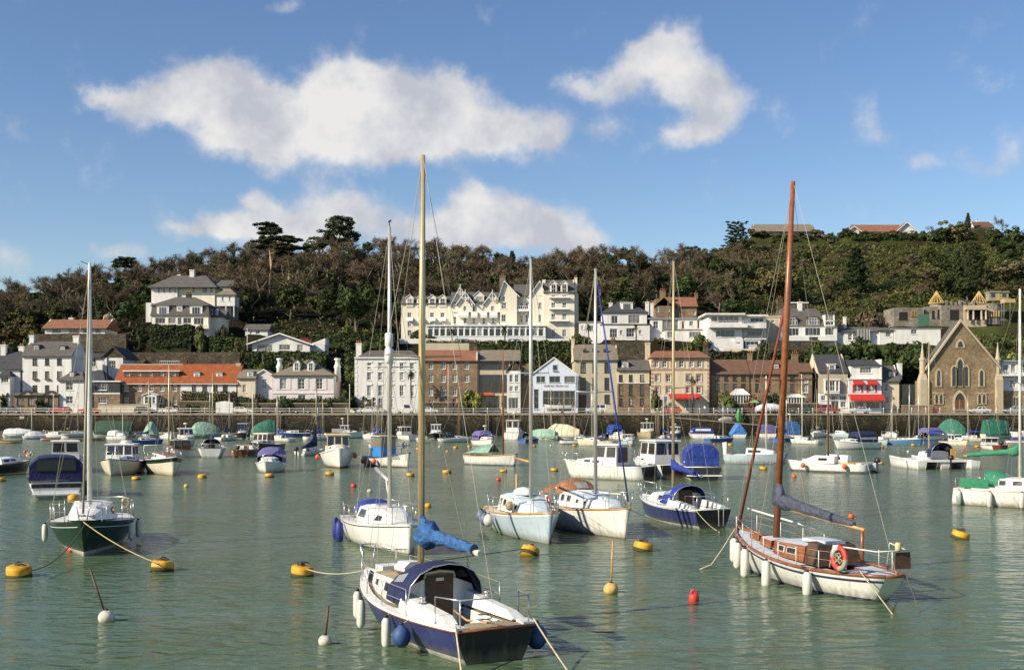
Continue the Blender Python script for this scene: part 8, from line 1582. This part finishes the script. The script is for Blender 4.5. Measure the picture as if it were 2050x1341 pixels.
# cars
M_tyre = mat('tyre', (.02,.02,.02), .8); M_hub = mat('hubcap', (.45,.45,.45), .4, .5); M_cglass_ = mat('car_glass', (.03,.035,.04), .05, spec=.8); M_lamp = mat('headlamp', (.75,.75,.72), .2); M_tail = mat('tail_lamp', (.35,.02,.02), .3); M_bump = mat('bumper', (.07,.07,.07), .6)
def car(px, label, col, kind='hatch', Y=230.6, flip=False, L=4.0, name='parked_car'):
    X = (px-CX)*Y/F; t = thing(name, label, 'car', (X, Y, QZ+.015), math.pi if flip else 0, 'cars parked along the quay'); paint = mat('paint_'+'_'.join('%02d' % int(c*100) for c in col), col, .25, .1, var=.03); hw = .8; H = 1.4
    prof = {'hatch': ([(-.5,.30),(-.5,.62),(-.485,.86),(.12,.90),(.42,.80),(.5,.62),(.5,.30)], [(-.47,.85),(-.36,1.38),(.02,1.40),(.20,.89)]), 'saloon': ([(-.5,.32),(-.5,.78),(-.48,.88),(.16,.88),(.44,.78),(.5,.6),(.5,.32)], [(-.34,.87),(-.20,1.36),(.06,1.37),(.22,.87)]), 'jeep': ([(-.5,.42),(-.5,1.05),(.12,1.08),(.46,1.04),(.5,.9),(.5,.42)], [(-.5,1.04),(-.49,1.85),(.10,1.85),(.16,1.05)]), 'van': ([(-.5,.35),(-.5,1.0),(.30,1.0),(.46,.9),(.5,.6),(.5,.35)], [(-.5,.98),(-.495,1.9),(.26,1.9),(.38,.98)])}[kind]
    lo = [(x*L, z) for x, z in prof[0]]; up = [(x*L, z) for x, z in prof[1]]; b = MB(); b.extrude(lo, 'y', -hw, hw)
    k = len(up); n = len(b.v); b.v += [(x, -hw*(.97 if i in (0, k-1) else .80), z) for i, (x, z) in enumerate(up)]+[(x, hw*(.97 if i in (0, k-1) else .80), z) for i, (x, z) in enumerate(up)]
    for j in range(k-1): b.f.append((n+j, n+j+1, n+k+j+1, n+k+j)); b.m.append(0); b.sm.append(False)
    b.f.append(tuple(range(n+k-1, n-1, -1))); b.m.append(0); b.sm.append(False); b.f.append(tuple(range(n+k, n+2*k))); b.m.append(0); b.sm.append(False); b.build('body', paint, t)
    def q(u, v, sd):       # point on the glasshouse side
        a0, a1 = Vector((up[0][0], sd*hw*.97, up[0][1])), Vector((up[-1][0], sd*hw*.97, up[-1][1])); c0, c1 = Vector((up[1][0], sd*hw*.80, up[1][1])), Vector((up[-2][0], sd*hw*.80, up[-2][1])); return (a0.lerp(a1, u)).lerp(c0.lerp(c1, u), v)
    for sd in (-1, 1):
        for (u0, u1) in ((.10, .47), (.53, .90)):
            if kind == 'van' and u0 < .5: continue
            p = [q(u0, .14, sd), q(u1, .14, sd), q(u1, .86, sd), q(u0, .86, sd)]; MB().panel(p if sd < 0 else [p[1], p[0], p[3], p[2]], .015).build('side_window', M_cglass_, t)
    for (i0, i1, nm, s_) in ((k-1, k-2, 'windscreen', 1), (0, 1, 'rear_window', -1)):
        lo_, hi = up[i0], up[i1]; a = Vector((lo_[0], 0, lo_[1])).lerp(Vector((hi[0], 0, hi[1])), .12); c = Vector((lo_[0], 0, lo_[1])).lerp(Vector((hi[0], 0, hi[1])), .9); w0, w1 = hw*.86, hw*.72
        p = [(a.x, -w0*s_, a.z), (a.x, w0*s_, a.z), (c.x, w1*s_, c.z), (c.x, -w1*s_, c.z)]; MB().panel(p, .015).build(nm, M_cglass_, t)
    wr = .29 if kind != 'jeep' else .36
    for x in (-.31*L, .31*L):
        for sd in (-1, 1): w = MB().lathe([(wr*.6,-.09),(wr,-.08),(wr,.08),(wr*.6,.09)], 14, c=(x, sd*(hw-.06), wr), axis='y').build('wheel', M_tyre, t); MB().lathe([(wr*.62,-.02),(wr*.55,.02)], 12, c=(x, sd*(hw+.035), wr), axis='y').build('hubcap', M_hub, w)
    for sd in (-1, 1): MB().box(L*.5-.06, L*.5+.015, sd*.6-.14, sd*.6+.14, .55, .69).build('headlight', M_lamp, t); MB().box(-L*.5-.015, -L*.5+.05, sd*.64-.1, sd*.64+.1, .6, .78).build('tail_light', M_tail, t)
    MB().box(L*.5-.08, L*.5+.07, -hw-.01, hw+.01, .34, .48).build('bumper', M_bump, t); MB().box(-L*.5-.07, -L*.5+.08, -hw-.01, hw+.01, .34, .48).build('bumper', M_bump, t); return t
DK, WH, RD, SV, BL, GN = (.03,.035,.04), (.72,.71,.68), (.45,.03,.02), (.42,.46,.52), (.05,.07,.11), (.03,.06,.05)
car(24, 'dark blue hatchback before the end cottage', BL, 'hatch'); car(-14, 'silver car cut by the left edge of the quay', SV, 'saloon'); car(85, 'dark saloon before the stone shelter', DK, 'saloon', flip=True); car(122, 'red estate car before the white annexe', RD, 'hatch', flip=True); car(180, 'bright red saloon beside the slate-hung shop', (.55,.05,.03), 'saloon', 232.5); car(290, 'dark grey hatchback before the white porch', DK, 'hatch'); car(338, 'white saloon before the brown half of the terrace', WH, 'saloon', flip=True)
car(487, 'cream hatchback beside the white garage gateway', (.68,.64,.52), 'hatch'); car(550, 'dark maroon saloon before the pink villa', (.08,.02,.02), 'saloon', 231.5); car(606, 'black saloon before the pink villa hedge', DK, 'saloon', 231.5); car(735, 'white hatchback before the white townhouse', WH, 'hatch', flip=True); car(812, 'white van behind the white garden wall', WH, 'van', 233.5); car(858, 'silver-white saloon beside the granite house wall', (.62,.62,.62), 'saloon')
car(1193, 'white short off-road car before the tall cream house', WH, 'jeep', flip=True); car(1345, 'bright red hatchback before the red awning', (.62,.05,.02), 'hatch', flip=True, L=3.8); car(1452, 'blue-grey saloon before the granite terrace garden', (.18,.22,.28), 'saloon', flip=True); car(1605, 'dark green hatchback before the low conservatory', GN, 'hatch', flip=True); car(1660, 'red boxy car before the bay-windowed house', (.36,.03,.03), 'jeep', 232.5, L=4.3); car(1722, 'silver saloon before the red-awning shop', (.50,.54,.60), 'saloon', flip=True)
car(1960, 'white saloon at the church corner', WH, 'saloon', flip=True, L=4.3); car(2030, 'silver saloon beside the guest house', (.40,.42,.44), 'saloon', flip=True); car(1865, 'small red car parked in the church yard', (.4,.03,.02), 'hatch', 237.5, L=3.6)
# cars high up by the chalet
for (px, lab, c) in ((590, 'white car parked above the chalet roof', WH), (612, 'red car parked above the chalet roof', RD)):
    t = car(px, lab, c, 'hatch', 287.0); X = (px-CX)*287/F; t.location = (X, 287, ground(X, 287)+.3)
# speedboat on a trailer outside the boat shop
bs = Boat('white speedboat on a trailer outside the pale blue boat shop', 'motor boat', Hull(6.2, 2.1, .95, .75, tw=.85, rb=.9, rs=0, full=.22), ((1118-CX)*235/F, 235, QZ+.95), 178, 'speedboat'); bs.hull_parts(G_white, G_grey, G_white, deck=G_cream, well=(-2.7, -.3, .7), nt=14); bs.house(-.4, .3, .75, .8, 1.15, .35, .05, G_white, None, 2, 1, False, .02, .1, name='windscreen_frame'); bs.add('trailer_frame', MB().box(-2.5, 2.4, -.08, .08, -.55, -.42), S_steel)
for sd in (-1, 1): bs.add('trailer_wheel', MB().lathe([(.2,-.08),(.3,-.06),(.3,.06),(.2,.08)], 12, c=(-.8, sd*.85, -.62), axis='y'), M_tyre)
# ladders down the quay
for (px, lab) in ((560, 'iron ladder on the quay beside the teal tarpaulin'), (975, 'iron ladder on the quay left of the tall white motor yacht'), (1315, 'iron ladder on the quay beside the tan fishing boat'), (762, 'iron ladder on the quay above the royal blue boom tent')):
    t = thing('quay_ladder', lab, 'ladder', ((px-CX)*QY/F, QY-.32, .2)); 
    for x in (-.28, .28): MB().tube([(x, 0, 0), (x, 0, 3.95)], .05, 5).build('rail', mat('rusty_iron', (.28,.22,.15), .8), t)
    for k in range(12): MB().tube([(-.28, 0, .3+.31*k), (.28, 0, .3+.31*k)], .035, 5).build('rung', mat('rusty_iron'), t)
# dinghy and green canoe stowed on the slip, sloping slipway on the wall
t = thing('slipway', 'narrow sloping stone slip built against the quay wall', 'slipway', ((1340-CX)*QY/F, QY, 0)); x1 = (1500-1340)*QY/F; MB().extrude([(0, -1.0), (x1+6, -1.0), (x1+6, 1.6), (0, 3.5)], 'y', -2.2, -.003).build('masonry', quay_stone, t); MB().hexa([(0,-2.3,3.503),(x1+6,-2.3,1.603),(x1+6,0,1.603),(0,0,3.503),(0,-2.3,3.68),(x1+6,-2.3,1.78),(x1+6,0,1.78),(0,0,3.68)]).build('coping', coping_m, t)
d = Boat('grey upturned dinghy stowed on the slipway', 'dinghy', Hull(2.9, 1.3, .5, .42, tw=.75, rb=.2, rs=0, full=.25, kd=.15), ((1451-CX)*222.3/F, 221.2, 2.95), 0, 'stowed_dinghy'); link('hull', d.h.mesh([G_grey]*5, .04, 0, 10), d.root); link('deck', d.h.deck([G_grey]*3, (-1.2, .9, .45), .25, .03, 10), d.root); d.root.rotation_euler = (math.radians(70), 0, math.radians(182))
t = thing('canoe', 'green canoe stood on end against the railing above the blue tarpaulin', 'canoe', ((1480-CX)*222/F, 222.2, 2.0)); rings = []
for k in range(11): u = k/10; w = .52*math.sin(math.pi*u)**.6+.02; rings.append([(w*math.cos(a)*1.0, -.30*math.sin(a)*(w/.5), u*3.4) for a in [math.pi*j/6 for j in range(7)]])
MB().loft(rings, closed=False, cap0=False, cap1=False).build('shell', mat('canoe_green', (.05,.26,.06), .4), t); MB().loft([[(x*.35, y-.02, z) for (x, y, z) in r_] for r_ in rings], closed=False, cap0=False, cap1=False).build('cockpit', K_black, t)
# lamp standards, flagpole, signs, people by the red awning
for (px, pyt, lab) in ((1302, 776, 'slim pale lamp post beside the cream hotel'), (1605, 752, 'grey lamp post between terrace and beige house'), (495, 660, 'tall pale flagpole beside the garden house'), (700, 772, 'pale post beside the pink villa')):
    Y = 236 if pyt > 700 else 270; X = (px-CX)*Y/F; z = QZ if Y < 241 else ground(X, Y); zt = CH+(HY-pyt)*Y/F; t = thing('lamp_post' if 'lamp' in lab else 'pole', lab, 'post', (X, Y, z)); MB().tube([(0, 0, -.1), (0, 0, zt-z)], [.09, .05], 7).build('shaft', W_spar, t); MB().lathe([(.1,0),(.16,.1),(.05,.3)], 8, c=(0, 0, zt-z)).build('finial', W_spar, t)
X = (897-CX)*236/F; t = thing('flagpole', 'white flagpole with hanging red flag before the granite house', 'flagpole', (X, 236.2, QZ)); zt = (822-728)*236/F; MB().tube([(0, 0, 0), (0, 0, zt+.5)], [.08, .04], 7).build('pole', W_spar, t); MB().loft([[(-.02, .02*k, zt-.3*k), (-.3-.06*math.sin(k*2), .05, zt-.35-.3*k)] for k in range(6)], closed=False, cap0=False, cap1=False).build('flag', K_red, t)
for (px, py, lab, c) in ((44, 836, 'small white notice fixed on the quay wall', G_white), (1476, 833, 'small white plate on the quay wall beside the canoe', G_white)): o = MB().box(-.45, .45, -.06, 0, -.25, .25).build('notice', c); o.location = P(px, py, QY-.005); tag(o, lab, 'sign')
o = MB().box(-.42, .42, -.03, .03, -.42, .42).build('parking_sign', mat('blue_sign', (.03,.12,.42), .5)); o.location = P(1331, 798, 234.5); tag(o, 'square blue parking sign with white P beside the red awning', 'sign'); lettering('P', .7, G_white, o, (0, -.035, 0), (math.radians(90), 0, 0)); MB().tube([(0, .04, -.42), (0, .04, -2.9)], .035, 6).build('post', S_steel, o)
def person(px, Y, shirt, trousers, label, hdg=0.0, H=1.72):
    """standing figure: one skinned body with clothing colours by height"""
    X = (px-CX)*Y/F; t = thing('person', label, 'person', (X, Y, QZ+.02), hdg); s_ = H/1.75
    me = bpy.data.meshes.new('body'); V = [(0,0,.95),(0,0,1.2),(0,0,1.42),(0,0,1.52),(0,.02,1.66),(.09,0,.9),(.1,-.02,.48),(.1,0,.06),(.1,-.12,.04),(-.09,0,.9),(-.1,.04,.48),(-.1,.06,.06),(-.1,-.06,.04),(.19,0,1.4),(.25,.02,1.13),(.25,-.1,.9),(-.19,0,1.4),(-.26,.03,1.13),(-.24,-.08,.9)]
    E = [(0,1),(1,2),(2,3),(3,4),(0,5),(5,6),(6,7),(7,8),(0,9),(9,10),(10,11),(11,12),(2,13),(13,14),(14,15),(2,16),(16,17),(17,18)]; R_ = [.15,.145,.15,.06,.105,.1,.07,.05,.045,.1,.07,.05,.045,.065,.05,.04,.065,.05,.04]
    me.from_pydata([tuple(c*s_ for c in v) for v in V], E, []); o = link('body', me, t); md = o.modifiers.new('skin', 'SKIN'); 
    for i, sv in enumerate(me.skin_vertices[0].data): sv.radius = (R_[i]*s_, R_[i]*s_*.85); sv.use_root = (i == 0)
    sb = o.modifiers.new('sub', 'SUBSURF'); sb.levels = 1; sb.render_levels = 1
    dg = bpy.context.evaluated_depsgraph_get(); nm = bpy.data.meshes.new_from_object(o.evaluated_get(dg)); o.modifiers.clear(); o.data = nm; nm.materials.clear()
    for m in (shirt, trousers, mat('skin_tone', (.48,.30,.21), .6), mat('dark_hair', (.05,.035,.025), .8)): nm.materials.append(m)
    for p in nm.polygons:
        c = p.center/s_; p.material_index = 1 if c.z < .92 and abs(c.x) < .19 else (3 if c.z > 1.66 or (c.z > 1.58 and c.y > .04) else (2 if c.z > 1.5 or (abs(c.x) > .19 and c.z < .98) else 0)); p.use_smooth = True
T_white, T_red, T_dark, T_blue, T_jean = mat('white_shirt', (.62,.60,.56), .9), mat('red_jumper', (.40,.05,.04), .9), mat('dark_coat', (.03,.03,.035), .9), mat('blue_jacket', (.10,.14,.30), .9), mat('blue_jeans', (.06,.08,.14), .9)
person(1326, 234.4, T_white, T_jean, 'person in white top standing beside the blue parking sign', 1.0); person(1289, 234.6, T_red, T_dark, 'person in red top standing left of the hotel bushes', 2.0); person(1400, 234.4, T_blue, T_dark, 'person in blue jacket beside the dark shop front', .3); person(1411, 234.8, T_white, T_jean, 'person in pale top behind the one in blue jacket', 3.0); person(427, 234.2, T_dark, T_dark, 'person in dark clothes before the white garage gateway', 1.5)
o = MB(); o.extrude([(-1.0, .0), (1.0, .0), (.15, .55), (-.15, .55)], 'y', -.6, .6); o = o.build('parasol_canopy', mat('green_parasol', (.22,.52,.22), .8)); o.location = P(1510, 806, 235.2); tag(o, 'pale green folded parasol beside the rusty shrub', 'parasol'); o.name = 'parasol'
